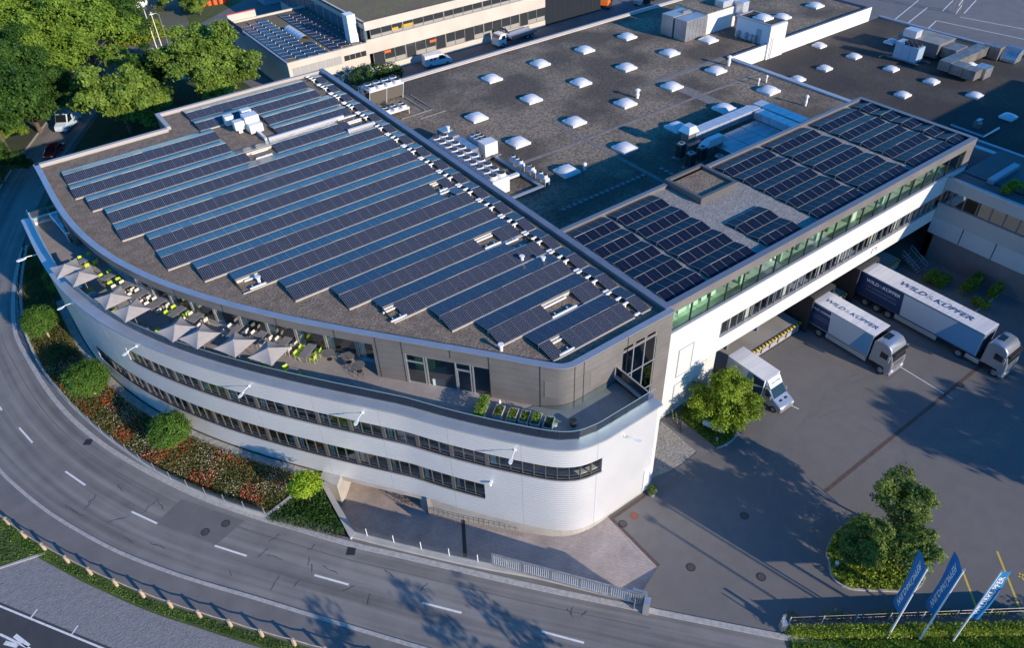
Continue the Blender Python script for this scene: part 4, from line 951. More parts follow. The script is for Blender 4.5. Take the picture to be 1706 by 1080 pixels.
PR(MB().box(XR+3, XR+3.2, -30, 30.6, 5, 10), 'room_wall', roomm); PR(MB().box(XR+.4, XR+3, -30, 30.6, 7.0, 7.1), 'room_floor', roomm)
PR(MB().box(XR+.4, 91.5, -30, 30.6, 9.9, 10.0), 'terrace_surface', mat('court_roof', (.075, .078, .085), .7, col2=(.10, .105, .115), scale=.3))
PR(MB().box(83.7, 91.5, 30.6, 45, 6.4, 6.5), 'low_roof', mat('court_roof2', (.06, .065, .075), .8))
PR(MB().box(XR+.25, 84, 30.0, 30.68, 0, 4.6), 'base_wall', concd)
t = tag(MB().box(97.3, 97.8, 29.5, 36.3, 6.9, 7.4).obj('roof_kerb_strip', mat('kerb_blue', (.38, .41, .47), .4, .4)), 'straight pale kerb strip lying on the dark roof beside the wing end', 'kerb strip')
e = MB(); A_ = at(1584, 208, 7.1); B_ = at(1638, 228, 7.1); C_ = at(1664, 213, 7.1); e.tube([(*A_, 7.1), (*B_, 7.1), (*C_, 7.1)], .18, 4)
tag(e.obj('roof_kerb_angle', mat('kerb_blue', (.38, .41, .47), .4, .4)), 'L shaped pale kerb on the shaded dark roof', 'kerb strip')
x, y = at(1627, 212, 6.9); e = MB(); e.box(x-.4, x+.4, y-.4, y+.4, 6.9, 7.6); e.box(x-.55, x+.55, y-.25, y+.25, 7.6, 8.0); tag(e.obj('roof_fan', galv), 'small boxy roof fan near the L shaped kerb in the shade', 'roof fan')
# tall block beyond the right edge, out of the picture: it throws the long shadow
t = empty('tall_block', 'tall plain block beyond the right edge of the yard', 'building', (100, 0, 0))
MB().box(80.6, 127, -40, 17.6, 0, 15.6).obj('wall', cb, t, world=True)
for k in range(4): MB().box(80.55, 80.6, -38+14*k, -27+14*k, 11, 13.5).obj('window', gl_dark, t, world=True)
# ---------------------------------------------------------------- background buildings
B1 = empty('beige_workshop', 'long beige two storey workshop with window strips and mossy flat roof behind the halls', 'building', (80, 135, 0))
def PB(mb, name, M, **k): return mb.obj(name, M, B1, world=True, **k)
xa, xb, yf = 55.8, 96.5, 123.7
for z0_, z1_ in ((8.1, 9.6), (3.9, 6.4), (0, 1.25)): PB(MB().box(xa, xb, yf, yf+.4, z0_, z1_), 'facade_band', beige)
PB(MB().box(xa, xa+.4, yf+.4, 165, 0, 4), 'side_wall', beige); PB(MB().box(xa, xa+.4, yf+.4, 165, 8.3, 9.6), 'side_wall', beige); PB(MB().box(xa+.2, xa+.5, yf+.4, 165, 4, 8.3), 'side_glazing', mat('side_glass', (.10, .15, .19), .15))
for k in range(12): PB(MB().box(xa+.1, xa+.2, yf+2+k*3.2, yf+2.15+k*3.2, 4, 8.3), 'side_mullion', alu)
PB(MB().box(xa, 112, yf+.4, 165, 9.2, 9.45), 'roof_surface', mossr); PB(MB().box(xa-.05, xb, yf-.06, yf+.3, 9.6, 9.68), 'roof_edge', mat('edge_brown', (.12, .07, .06), .6))
for z0_, z1_, nn in ((6.4, 8.1, 18), (1.25, 3.9, 18)):
    L = (xb-xa-1)/nn
    for k in range(nn):
        x = xa+1+L*k; wide = k % 4 == 3
        f_ = MB(); f_.box(x, x+(.22 if wide else .08), yf+.12, yf+.3, z0_, z1_); f_.box(x, x+L, yf+.1, yf+.25, z0_, z0_+.08)
        fr = PB(f_, 'window', mat('workshop_frame', (.24, .225, .205), .6)); g_ = MB(); g_.box(x+.08, x+L, yf+.2, yf+.22, z0_+.08, z1_); g_.obj('pane', mat('workshop_glass', (.035, .04, .045), .12, 0, .8), fr)
        if z0_ > 5 or k % 3: 
            g_ = MB(); g_.box(x+.12, x+L-.04, yf+.17, yf+.19, z0_+.1, z0_+(.6 if z0_ > 5 else .9)); g_.obj('lower_blind', mat('pane_pale', (.30, .29, .27), .7), fr)
for (x, z_, L_, c) in ((61.3, 7.2, 1.4, 'y'), (63.3, 7.3, 2.5, 'y'), (68.8, 3.2, 1.5, 'o'), (59.2, 3.5, 1.3, 'o')):
    g_ = MB(); k = int(L_/.25)
    for j in range(k): g_.box(x+j*.25, x+j*.25+.2, yf+.12, yf+.16, z_-.3+.06*(j % 2), z_+.2)
    PB(g_, 'window_crates', mat('crate_yellow', (.75, .42, .03), .6) if c == 'y' else mat('crate_orange', (.75, .16, .03), .6))
PB(MB().box(xb, 112, yf+.3, yf+.8, 0, 9.4), 'glass_end', mat('end_glass', (.025, .03, .038), .1, 0, .8))
for k in range(6): PB(MB().box(xb+2.6*k, xb+2.6*k+.12, yf+.25, yf+.3, 0, 9.4), 'end_mullion', darkm)
PB(MB().box(xa-2.0, xa-.4, 126, 128, 0, 10.6), 'white_pillar', whitem)
B2 = empty('low_workshop', 'low beige workshop with dark blue solar panels and a barrel skylight on its roof', 'building', (48, 137, 0))
def PC_(mb, name, M, **k): return mb.obj(name, M, B2, world=True, **k)
PC_(MB().box(40.6, 55.75, 123.5, 152, 0, 5.7), 'wall', beige); PC_(MB().box(40.55, 55.75, 123.45, 123.9, 5.7, 6.1), 'roof_edge', beige)
PC_(MB().box(40.5, 40.9, 123.9, 152, 5.7, 6.1), 'roof_edge', mat('edge_blue', (.25, .29, .36), .5)); PC_(MB().box(40.9, 55.75, 151.6, 152, 5.7, 6.1), 'roof_edge', beige); PC_(MB().box(40.9, 55.75, 123.9, 151.6, 5.7, 5.75), 'roof_surface', mossr)
PC_(MB().box(40.4, 46, 152, 152.4, 5.6, 7.3), 'sign_board', beige); PC_(MB().box(40.35, 40.45, 144, 152, 5.6, 6.8), 'sign_board', mat('sign_navy', (.06, .08, .15), .5)); PC_(MB().box(40.3, 46, 151.95, 152.45, 7.3, 7.42), 'sign_edge', mat('sign_red', (.5, .05, .05), .5))
for k in range(6): PC_(MB().box(41.3+1.55*k, 42.7+1.55*k, 123.42, 123.5, 3.6, 5.0), 'window', mat('shutter_grey', (.33, .33, .32), .6))
for k in range(4): PC_(MB().box(51.0+1.1*k, 52.0+1.1*k, 123.42, 123.5, 3.9, 4.8), 'window', mat('workshop_glass', (.035, .04, .045), .12, 0, .8))
PC_(MB().box(43, 55.5, 123.4, 123.5, 0, 2.2), 'teal_base', mat('teal_glass', (.06, .12, .15), .2))  # even dark teal strip along the foot of the front
g_ = MB(); n = 8
for k in range(n):
    a0_, a1_ = math.pi*k/n, math.pi*(k+1)/n
    for j in range(6):
        y0_ = 133+1.3*j; g_.poly([(48.0+.9*math.cos(a0_), y0_, 5.8+.8*math.sin(a0_)), (48.0+.9*math.cos(a1_), y0_, 5.8+.8*math.sin(a1_)), (48.0+.9*math.cos(a1_), y0_+1.2, 5.8+.8*math.sin(a1_)), (48.0+.9*math.cos(a0_), y0_+1.2, 5.8+.8*math.sin(a0_))])
PC_(g_, 'barrel_skylight', domew)
# ---------------------------------------------------------------- solar panels
pv1 = pvmat('solar_cells', (6, 10), .11, lc=(.25, .26, .30), fc=(.30, .30, .32))
pv2 = pvmat('solar_cells_wing', (2, 6), .04, lc=(.04, .045, .055), base=(.006, .011, .030), frame=.014, fc=(.24, .25, .27), spec=.12, rough=.25)
pedge = mat('panel_edge', (.45, .43, .38), .5, .4)
def panelmesh(name, w_, l, M):
    b = MB(); t = .035
    b.v = [(0, 0, 0), (w_, 0, 0), (w_, l, 0), (0, l, 0), (0, 0, t), (w_, 0, t), (w_, l, t), (0, l, t)]
    b.f = [(4, 5, 6, 7), (0, 3, 2, 1), (0, 1, 5, 4), (1, 2, 6, 5), (2, 3, 7, 6), (3, 0, 4, 7)]; b.m = [0, 1, 1, 1, 1, 1]
    b.uv[0] = [(0, 0), (1, 0), (1, 1), (0, 1)]
    me = bpy.data.meshes.new(name); me.from_pydata(b.v, [], b.f); me.materials.append(M); me.materials.append(pedge)
    me.polygons.foreach_set('material_index', b.m); ul = me.uv_layers.new(name='UVMap')
    for li, u in zip(me.polygons[0].loop_indices, b.uv[0]): ul.data[li].uv = u
    return me
PM1 = panelmesh('solar_panel', 1.035, 1.80, pv1); PM2 = panelmesh('solar_panel', 1.16, 1.27, pv2)
railm = mat('mounting_rail', (.60, .56, .50), .5, .3)
def pvrow(y0, segs, label, z0=13.55, w_=1.045, l=1.80, run=1.77, tilt=10.0, me=PM1, skipF=(), skipB=(), grp='solar panel rows on the curved roof', gap=.06, mounts=True):
    """a row of panels like a low tent: front slope to the camera side, rear slope behind the ridge"""
    x0 = segs[0][0]; x1 = segs[-1][0]+segs[-1][1]*w_
    t = empty('solar_panel_row', label, 'solar panels', (x0, y0, z0), 0, grp); T = math.radians(tilt); h = l*math.sin(T)
    for sx, n in segs:
        for k in range(n):
            x = sx+k*w_-x0; c = sx+(k+.5)*w_
            if not any(abs(c-g) < hw for g, hw in skipF): piece('solar_panel', me, t, (x, 0, .10+rnd.uniform(-.006, .006)), (T+rnd.uniform(-.006, .006), rnd.uniform(-.004, .004), 0))
            if not any(abs(c-g) < hw for g, hw in skipB): piece('solar_panel', me, t, (x+w_-.01, 2*run+gap, .10+rnd.uniform(-.006, .006)), (T+rnd.uniform(-.006, .006), rnd.uniform(-.004, .004), math.pi))
    for sx, n in segs:
        e = MB(); a, b = sx-x0, sx-x0+n*w_
        e.box(a, b, -.10, -.02, 0, .09); e.box(a, b, run-.02, run+.08, .02, h+.02); e.box(a, b, 2*run+gap+.01, 2*run+gap+.09, 0, .09)
        e.obj('rail', railm, t)
        e = MB()
        for xx in (a+.02, b-.05): e.poly([(xx, .02, .02), (xx, 2*run+gap-.02, .02), (xx, run+.03, h+.08)]); e.poly([(xx+.02, .02, .02), (xx+.02, run+.03, h+.08), (xx+.02, 2*run+gap-.02, .02)])
        e.obj('end_plate', darkm, t)
    if mounts:
        for k, (yy, zz) in enumerate(((0.0, .12), (run-.35, h), (run+.5, h-.02), (2*run-.1, .14))):
            e = MB(); e.box(segs[-1][0]-x0-.62, segs[-1][0]-x0-.04, yy, yy+.16, zz, zz+.10); e.box(segs[-1][0]-x0-.40, segs[-1][0]-x0-.26, yy+.03, yy+.13, 0, zz); e.obj('mount', whitem, t)
    for sk, yy in [(s_, 0) for s_ in skipF]+[(s_, 1) for s_ in skipB]:
        g, hw = sk
        if hw > 2.2: continue
        for o_ in ((.05, 1.45) if yy == 0 else (2.05, 3.3)):
            e = MB(); e.box(g-x0-hw*.8, g-x0+hw*.8, o_, o_+.13, .10, .22)
            for j in range(2): e.box(g-x0-hw*.5+j*hw*.8, g-x0-hw*.5+j*hw*.8+.08, o_+.1, o_+.5, .02, .16)
            e.obj('mount', whitem, t)
    return t
left = [1.5, 1.5, 1.65, 2.85, 2.9, 5.1, 5.1, 7.4, 9.5, 11.8, 15.05, 17.25, 20.6, 23.1, 25.2]
sF = {8: [(11.1, .9)], 11: [(18.6, .9)], 12: [(30.4, .9)], 13: [(29.4, 1.3)], 14: [(26.8, .9)], 1: [], 10: [(31.2, .9)]}
sB = {}
sF = {2: [(20.6, 1.2)], 8: [(11.1, .9)], 11: [(18.6, .9)], 10: [(30.6, 1.1)], 13: [(29.7, 1.6)], 14: [(26.8, .9)], 7: [(32.4, .6)]}
sB = {8: [(32.2, .7)], 11: [(32.3, .9)]}
wd = 1.045
for i in range(15):
    y = 85.33-3.83*i; L = left[i]; n = int((33.72-L)/wd)
    if i == 0: segs = [(L, int((19.0-L)/wd)), (24.2, 9), (34.40, 1)]
    elif i == 1: segs = [(L, int((18.8-L)/wd)), (24.0, 9), (34.40, 1)]
    else: segs = [(33.72-n*wd, n), (34.40, 1)]
    kw = {}
    if i in sF: kw['skipF'] = sF[i]
    if i in sB: kw['skipB'] = sB[i]
    if i == 2: kw['skipB'] = [(32.4, 1.5)]; 
    if i == 2: kw['skipF'] = [(32.5, 1.2), (20.6, 1.2)]
    lb = '%s row of solar panels on the curved roof, counted from the front corner' % ORD[14-i]
    pvrow(y, segs, lb, **kw)
for j, i in enumerate((-1, -2)):
    y = 85.33-3.83*i-.1*j; n = int((33.72-17.05)/wd); pvrow(y, [(17.05, n), (34.40, 1)], '%s row of solar panels on the curved roof, counted from the front corner' % ORD[15+j])
# wing rows
fx = [43.2, 40.55, 37.9, 35.25, 32.6]
blk = [(37.0, 4), (42.3, 5), (49.9, 4), (57.2, 6), (65.0, 6), (73.2, 6), (81.0, 2)]
for j, y in enumerate(fx):
    segs = [b for b in blk if not (b[0] == 49.9 and j < 3)]
    if j == 0: segs = [b for b in segs]
    pvrow(y-1.25, segs, '%s row of solar panels on the wing roof, counted from the yard side' % ORD[4-j], z0=13.56, w_=1.17, l=1.27, run=1.24, tilt=11, me=PM2, grp='solar panel rows on the wing roof', gap=.05, mounts=False)
# rows on the low workshop behind
pvb = pvmat('solar_cells_far', (1, 3), .04, base=(.012, .02, .06), lc=(.05, .06, .10), frame=.03, fc=(.14, .16, .22), spec=.15, rough=.3)
PM3 = panelmesh('solar_panel', 1.72, 1.75, pvb)
for j, (x, a, n, lb) in enumerate(((41.3, 126, 13, 'leftmost'), (43.2, 124.6, 14, 'second from left'), (45.1, 124.6, 14, 'third from left'), (47.0, 124.6, 4, 'short middle'), (49.6, 124.8, 14, 'third from right'), (51.5, 125.5, 13, 'second from right'), (53.4, 124.8, 14, 'rightmost'))):
    t = empty('solar_panel_row', '%s strip of blue solar panels on the low workshop roof' % lb, 'solar panels', (x, a, 5.8), 0, 'solar panel strips on the low workshop roof')
    for k in range(n):
        piece('solar_panel', PM3, t, (0, 1.82*k, .1), (0, math.radians(5), 0)); 
        e = MB(); e.box(1.76, 1.86, 1.82*k-.1, 1.82*k+.03, 0, .16); e.obj('mount', whitem, t)
# cable trays on the curved roof
for pts, lb in (([(22.3, 86.9), (22.7, 81.35), (32.0, 81.25)], 'bent pale cable tray running beside the roof air units'), ([(34.1, 77.3), (30.9, 77.4)], 'short white cable tray at the edge of the gravel square')):
    e = MB()
    for a, b in zip(pts, pts[1:]):
        if abs(a[0]-b[0]) > abs(a[1]-b[1]): e.box(min(a[0], b[0])-.15, max(a[0], b[0])+.15, a[1]-.15, a[1]+.15, 13.6, 14.0)
        else: e.box(a[0]-.14, a[0]+.16, min(a[1], b[1])+.16, max(a[1], b[1]), 13.6, 14.01)
    tag(e.obj('cable_tray', mat('tray_grey', (.60, .60, .62), .4, .4)), lb, 'cable tray')
# white air units in the gap of the rows
wbx = mat('unit_white', (.64, .65, .67), .35)
def ahu(loc, boxes, label, grp=None):
    t = empty('air_unit', label, 'air unit', loc, 0, grp)
    for k, (a, b, c, d_, z0_, z1_) in enumerate(boxes):
        o = MB().box(a, b, c, d_, z0_, z1_).obj('casing' if k == 0 else 'hood', wbx, t, bevel=.03)
    return t
ahu((20.5, 88.6, 13.52), [(-.55, .55, -.45, .45, .2, 1.3), (-.45, .45, -.62, -.45, .7, 1.25)], 'small white air unit, rear left of the group in the panel gap', 'white air units on the curved roof')
ahu((22.6, 88.3, 13.52), [(-.6, .6, -.5, .5, .2, 1.6), (-.5, .5, -.7, -.5, .9, 1.5)], 'small white air unit, rear right of the group in the panel gap', 'white air units on the curved roof')
ahu((20.8, 85.9, 13.52), [(-.6, .6, -.5, .5, .5, 1.5), (-.25, .25, -.25, .25, 0, .5)], 'white air unit on a short leg, front left of the group in the panel gap', 'white air units on the curved roof')
ahu((22.3, 85.3, 13.52), [(-.85, .85, -.2, 1.3, .2, 1.9), (-.8, .8, -1.2, -.2, .2, 1.2)], 'large stepped white air unit in the panel gap', 'white air units on the curved roof')
# ---------------------------------------------------------------- plant on the main hall roof
def fan(mb, x, y, z, r, m0=0, m1=1):
    mb.cyl(x, y, z, z+.38, r*1.02, 14, m0, r2=r*.98)
    mb.cyl(x, y, z+.381, z+.39, r*.90, 14, m1)
t = empty('cooler_bank', 'long white bank of chillers with two rows of round fans beside the dividing parapet', 'chiller', (41, 67.7, 8.95))
MB().prism([(-1.15, -7.0), (1.15, -7.0), (1.15, 6.9), (-1.15, 6.9)], 1.0, 2.0).obj('casing', wbx, t)
e = MB(); e.poly([(-1.1, -7.02, .1), (1.1, -7.02, .1), (1.15, -7.02, 2.0), (-1.15, -7.02, 2.0)]); e.poly([(1.16, -7, 2.0), (.9, -7, .1), (.9, 6.9, .1), (1.16, 6.9, 2.0)]); e.obj('side_panel', wbx, t)
for j in (-1, 1):
    for k in range(10):
        e = MB(); fan(e, j*.56, -6.2+1.36*k, 2.0, .52); e.obj('fan', [wbx, mat('fan_black', (.02, .02, .022), .6)], t)
        o = COL.objects[-1]
        e = MB()
        for b_ in range(3): e.box(j*.56-.42, j*.56+.42, -6.2+1.36*k-.015, -6.2+1.36*k+.015, 2.4, 2.415, 0, ang=b_*math.pi/3, c=(j*.56, -6.2+1.36*k))
        e.cyl(j*.56, -6.2+1.36*k, 2.4, 2.44, .09, 8); e.obj('fan_grille', galvd, o)
t = empty('duct_box', 'long low grey metal duct housing beside the white chillers', 'duct', (43, 73, 8.95))
MB().box(-.75, .75, -3.6, .6, .5, 1.6).obj('casing', galv, t); MB().box(-.75, .75, .62, 2.2, .5, 1.75).obj('casing', galvd, t); MB().box(-.75, .75, 2.22, 3.6, .5, 1.85).obj('casing', galv, t)
e = MB(); e.prism([(-.6, -4.6), (.6, -4.6), (.7, -3.6), (-.7, -3.6)], .2, lambda x, y: .5+(y+4.6)*.8); e.obj('outlet', galv, t)
t = empty('cooling_unit', 'white cube shaped cooling unit with small dark fans behind it', 'cooling unit', (45.2, 69.6, 8.95))
MB().box(-.95, .95, -.9, .6, .35, 2.0).obj('casing', wbx, t, bevel=.03); MB().box(-.95, .8, .62, 3.2, .5, 1.6).obj('fan_deck', mat('deck_blue', (.28, .36, .42), .5), t)
for a in (-.5, .3):
    for b in (1.0, 1.75, 2.5): e = MB(); fan(e, a, b, 1.6, .34); e.obj('fan', [wbx, blackp], t)
MB().box(-1.2, 1.2, -1.2, -.9, .1, .3).obj('beam', galvd, t)
def split_unit(n, loc, label, L_):
    t = empty('condenser', label, 'condenser', loc, 0, 'small condensers on stands'); MB().box(-.32, .32, -L_/2, L_/2, .75, 1.15).obj('casing', wbx, t)
    for k in range(n): e = MB(); fan(e, 0, -L_/2+L_*(k+.5)/n, 1.15, .27); e.obj('fan', [wbx, blackp], t)
    for a in (-.28, .28):
        for b in (-L_/2+.08, L_/2-.08): MB().tube([(a, b, 0), (a, b, .75)], .03, 4).obj('leg', wbx, t)
split_unit(3, (45.9, 64.4, 8.95), 'three fan condenser on legs, nearest the cooling unit', 2.3); split_unit(2, (46.0, 61.8, 8.95), 'short two fan condenser on legs in the middle of three', 1.2); split_unit(2, (46.0, 59.5, 8.95), 'two fan condenser on tall legs nearest the shadow', 1.7)
e = MB(); e.box(41.4, 44.9, 62.6, 63.1, 9.2, 9.5); o = tag(e.obj('pipe_duct', wbx), 'white insulated pipe crossing from the chillers', 'pipe')
e = MB(); e.box(41.2, 45.6, 58.7, 59.1, 9.1, 9.35); e.box(45.2, 45.6, 59.1, 68.2, 9.1, 9.3); o = tag(e.obj('pipe_duct', mat('tray_grey2', (.36, .40, .43), .5, .3)), 'bent grey pipe tray around the roof square by the condensers', 'pipe')
# dry cooler in the top corner
t = empty('dry_cooler', 'tall white framed dry cooler with eight fans at the corner of two roofs', 'cooler', (43.1, 92.4, 8.95))
e = MB(); e.box(-2.7, 2.7, -1.25, 1.25, 2.35, 2.6); e.obj('top_frame', wbx, t)
for k in range(4):
    for j in (-1, 1): e = MB(); fan(e, -2.0+1.33*k, j*.6, 2.6, .52); e.obj('fan', [wbx, blackp], t)
for a, b in ((-2.5, -.1), (.1, 2.5)):
    e = MB(); e.poly([(a, -1.2, 2.3), (b, -1.2, 2.3), (b, -.5, .4), (a, -.5, .4)][::-1]); e.poly([(a, 1.2, 2.3), (b, 1.2, 2.3), (b, .5, .4), (a, .5, .4)]); e.obj('coil', mat('coil_brown', (.13, .115, .10), .6), t)
for a in (-2.65, 0, 2.65):
    for s_ in (-1, 1): MB().tube([(a, s_*1.2, 2.35), (a, s_*.45, 0)], .07, 4).obj('leg', wbx, t)
t = empty('flat_cooler', 'low white cooler with six fans in front of the tall dry cooler', 'cooler', (42.0, 87.5, 8.95))
MB().box(-1.9, 1.9, -.9, .9, .7, .95).obj('top_frame', wbx, t)
for k in range(3):
    for j in (-1, 1): e = MB(); fan(e, -1.25+1.25*k, j*.43, .95, .38); e.obj('fan', [wbx, blackp], t)
for a in (-1.8, 1.8):
    for b in (-.85, .85): MB().tube([(a, b, 0), (a, b, .7)], .06, 4).obj('leg', wbx, t)
e = MB()
for k in range(5): x = 40.6+.35*k; e.tube([(x, 95.2, 9), (x, 95.2, 11.0), (x+.1, 94.4, 11.0), (x+.1, 94.2, 9.2)], .05, 5)
for k in range(5): x = 40.6+.35*k; e.tube([(x, 95.2, 10.9), (x+.35, 95.2, 10.9)], .04, 4)
stuff(tag(e.obj('pipe_bundle', wbx), 'bundle of thin white bent pipes left of the dry cooler', 'pipes')) if False else tag(e.obj('pipe_bundle', wbx), 'bundle of thin white bent pipes left of the dry cooler', 'pipes')
e = MB()
for a, b, c, d_ in ((45.8, 46.1, 86, 93), (46.9, 47.1, 85.5, 92), (42, 47, 85.6, 85.8), (44, 48, 84.0, 84.2)): e.box(a, b, c, d_, 8.95, 9.05)
stuff(e.obj('roof_beams', concd), 'concrete kerb strips lying around the coolers', 'kerb strips')
# ducts behind the wing
db = mat('duct_blue', (.66, .68, .72), .35, .5, col2=(.56, .58, .63), scale=1.5)
t = empty('roof_duct', 'long bent silver ventilation duct running behind the wing roof', 'duct', (70, 54, 8.95))
for k in range(5):
    x = 65.9+2.1*k; MB().box(x, x+2.06, 54.7, 56.2, 10.0, 10.95).obj('duct_section', db, t, world=True)
e = MB(); e.prism([(76.4, 54.7), (76.4, 56.2), (77.0, 56.3), (77.8, 55.5), (77.8, 54.7)], 10.0, 10.95); e.obj('duct_bend', db, t, world=True)
for k in range(6):
    y = 53.2-1.25*k; MB().box(76.3, 77.8, y, y+1.2, 10.0, 10.9).obj('duct_section', db, t, world=True)
e = MB()
for k in range(6): e.box(66.2+2*k, 66.3+2*k, 54.9, 55.0, 8.95, 10)
e.box(65.9, 76.4, 54.62, 54.69, 10.3, 10.4); e.obj('support', galvd, t, world=True)
t = empty('flat_duct', 'row of flat silver duct sections right of the bent duct', 'duct', (80, 53, 8.95))
for k in range(6): y = 55.8-1.25*k; MB().box(79.3, 81.1, y, y+1.2, 9.3, 10.3).obj('duct_section', db, t, world=True)
t = empty('plant_house', 'low plant house with smooth dark metal roof behind the wing', 'plant house', (71, 50, 8.95))
mr_ = mat('plant_roof', (.36, .41, .45), .25, .5, col2=(.20, .25, .29), scale=.7, stretch=(.3, 1.5, 1))
for k in range(3): MB().box(67.2+3.05*k, 70.2+3.05*k, 45.1, 53.9, 8.95, 9.9+.02*k).obj('roof_sheet', mr_, t, world=True)
MB().box(66.9, 67.19, 45.1, 53.9, 8.95, 9.95).obj('wall', galv, t, world=True)
def hood(loc, w_, l, h0, label):
    t = empty('exhaust_hood', label, 'exhaust hood', loc); e = MB(); e.box(-w_/2, w_/2, -l/2, l/2, 0, h0); e.obj('shaft', galvd, t)
    e = MB(); a, b = w_*.75, l*.75; c, d_ = w_*.45, l*.45
    lo = [(-a, -b), (a, -b), (a, b), (-a, b)]; hi = [(-c, -d_), (c, -d_), (c, d_), (-c, d_)]
    for k in range(4): p, q_ = lo[k], lo[(k+1) % 4]; r_, s_ = hi[(k+1) % 4], hi[k]; e.poly([(*p, h0+.1), (*q_, h0+.1), (*r_, h0+.85), (*s_, h0+.85)])
    e.poly([(*p, h0+.86) for p in hi]); e.poly([(*p, h0+.1) for p in lo[::-1]]); e.obj('cowl', db, t)
hood((65.2, 55.3, 8.95), 1.2, 1.2, 2.3, 'tall square exhaust hood at the left end of the long roof duct')
hood((66.8, 52.6, 8.95), 2.6, .9, 1.3, 'wide low exhaust hood beside the tall square one')
MB().box(64.0, 66.2, 53.9, 54.6, 8.95, 10.2).obj('connector', galvd) and tag(COL.objects[-1], 'grey box between the exhaust hoods and the duct', 'duct box')
for (x, y, hh, lb) in ((62.9, 54.2, 1.9, 'rear left'), (62.0, 51.8, 1.9, 'front left'), (64.1, 52.0, 1.9, 'front right'), (64.9, 50.0, 1.3, 'half hidden')):
    t = empty('heat_pump', '%s one of the upright dark heat pumps behind the wing' % lb, 'heat pump', (x, y, 8.95), 0, 'upright heat pumps'); MB().box(-.5, .5, -.4, .4, .15, hh).obj('casing', galvd, t); MB().box(-.44, .44, -.43, -.4, .25, hh-.15).obj('coil', darkm, t); MB().box(-.53, -.5, -.34, .34, .25, hh-.15).obj('coil', darkm, t)
    e = MB(); e.cyl(0, 0, hh, hh+.08, .36, 14, 0); e.cyl(0, 0, hh+.081, hh+.09, .3, 14, 1); e.obj('fan', [wbx, blackp], t); MB().box(-.9, .7, -.6, .6, 0, .12).obj('base_frame', galvd, t)
# ribbed metal room and raised plant at the back
t = empty('metal_annex', 'ribbed sheet metal blocks joined to a raised white plant room at the roof rear', 'plant room', (97, 83, 8.95))
rbm = ribbed('standing_seam', (.50, .50, .52), .7, axis=0, rough=.35, metal=.6, strength=.9, col2=(.42, .42, .45))
for x0_, y0_, y1_ in ((91.9, 82.6, 86.8),): pass
for k in range(6): y = 84.2+.43*k; MB().box(92.0, 96.4, y, y+.40, 9.0, 12.3).obj('seam_panel', rbm, t, world=True)
for k in range(5): y = 81.3+.5*k; MB().box(92.0, 96.9, y, y+.46, 9.0, 12.25).obj('seam_panel', rbm, t, world=True)
for k in range(6): x = 92.0+.82*k; MB().box(x, x+.76, 81.22, 81.3, 9.0, 12.2).obj('seam_panel', galv, t, world=True)
e = MB(); e.box(96.9, 104.0, 81.4, 88.5, 9.0, 12.3); e.obj('wall', mat('annex_white', (.60, .60, .60), .7), t, world=True)
MB().box(96.95, 103.95, 81.5, 88.4, 12.3, 12.4).obj('roof_surface', mgrav, t, world=True)
e = MB(); e.box(101, 104.8, 81.8, 83.6, 12.4, 13.4); e.box(103.6, 105.0, 79.8, 82.0, 11.2, 13.2); e.obj('duct_section', db, t, world=True)
MB().cyl(105.0, 81.0, 10.6, 12.9, 1.0, 16).obj('duct_bend', db, t, world=True); MB().box(94.5, 96.2, 84.5, 84.9, 12.3, 12.6).obj('connector', galvd, t, world=True)
# plant on the dark roof
t = empty('rooftop_ahu', 'large old metal air handling unit with weathered ducts on the dark roof', 'air handling unit', (122, 55, 6.9))
e = MB(); e.box(119.3, 124.0, 54.0, 60.8, 7.3, 9.4); e.obj('casing', mat('ahu_grey', (.20, .20, .215), .5, .5, col2=(.15, .15, .16), scale=.8), t, world=True)
MB().box(119.2, 124.1, 53.9, 60.9, 9.4, 9.48).obj('lid', mat('ahu_lid', (.32, .30, .275), .6, .2, col2=(.22, .20, .18), scale=.7), t, world=True)
MB().box(118.9, 120.6, 57.8, 59.9, 9.48, 10.6).obj('hood', db, t, world=True)
MB().box(120.2, 123.6, 51.6, 53.9, 7.5, 9.0).obj('duct_section', galvd, t, world=True)
for k in range(3): MB().box(117.4+3.0*k, 120.35+3.0*k, 49.6, 51.5, 7.4, 8.8).obj('duct_section', galvd, t, world=True)
MB().box(126.4, 128.6, 48.0, 50.6, 7.0, 8.9).obj('duct_section', galvd, t, world=True)
e = MB(); pts = [(8*math.cos(a)/4.4, 8*math.sin(a)/4.4) for a in [math.pi*k/10 for k in range(11)]]
e.v = []; prof = [(129.6+p[0]*0-0, 0) for p in pts]
e.side([(127.0+1.9-1.9*math.cos(math.pi*k/16), 7.0+1.95*math.sin(math.pi*k/16)) for k in range(9)]+[(128.9, 7.0)], 45.6, 47.9); e.obj('intake_elbow', galv, t, world=True)
for k in range(3): MB().box(115.2+.0, 117.3, 49.6-1.9*k, 51.4-1.9*k, 7.5-.1*k, 8.9-.1*k).obj('duct_section', galvd, t, world=True)
MB().box(117.4, 119.6, 45.4, 47.2, 7.0, 8.6).obj('duct_section', galv, t, world=True)
t = empty('blue_cabinet', 'bright blue grey chiller cabinet with fans on top on the dark roof', 'chiller', (116.3, 56.9, 6.9))
for k in range(3): MB().box(-.9, .9, -1.9+1.28*k, -.66+1.28*k, .3, 2.6+(.25 if k == 2 else 0)).obj('cabinet', mat('cabinet_blue', (.33, .45, .60), .4, .2), t)
for a in (-.4, .4):
    for b in (-1.3, -.4, .5): e = MB(); fan(e, a, b, 2.6, .32, 0, 0); e.obj('fan', [blackp], t)
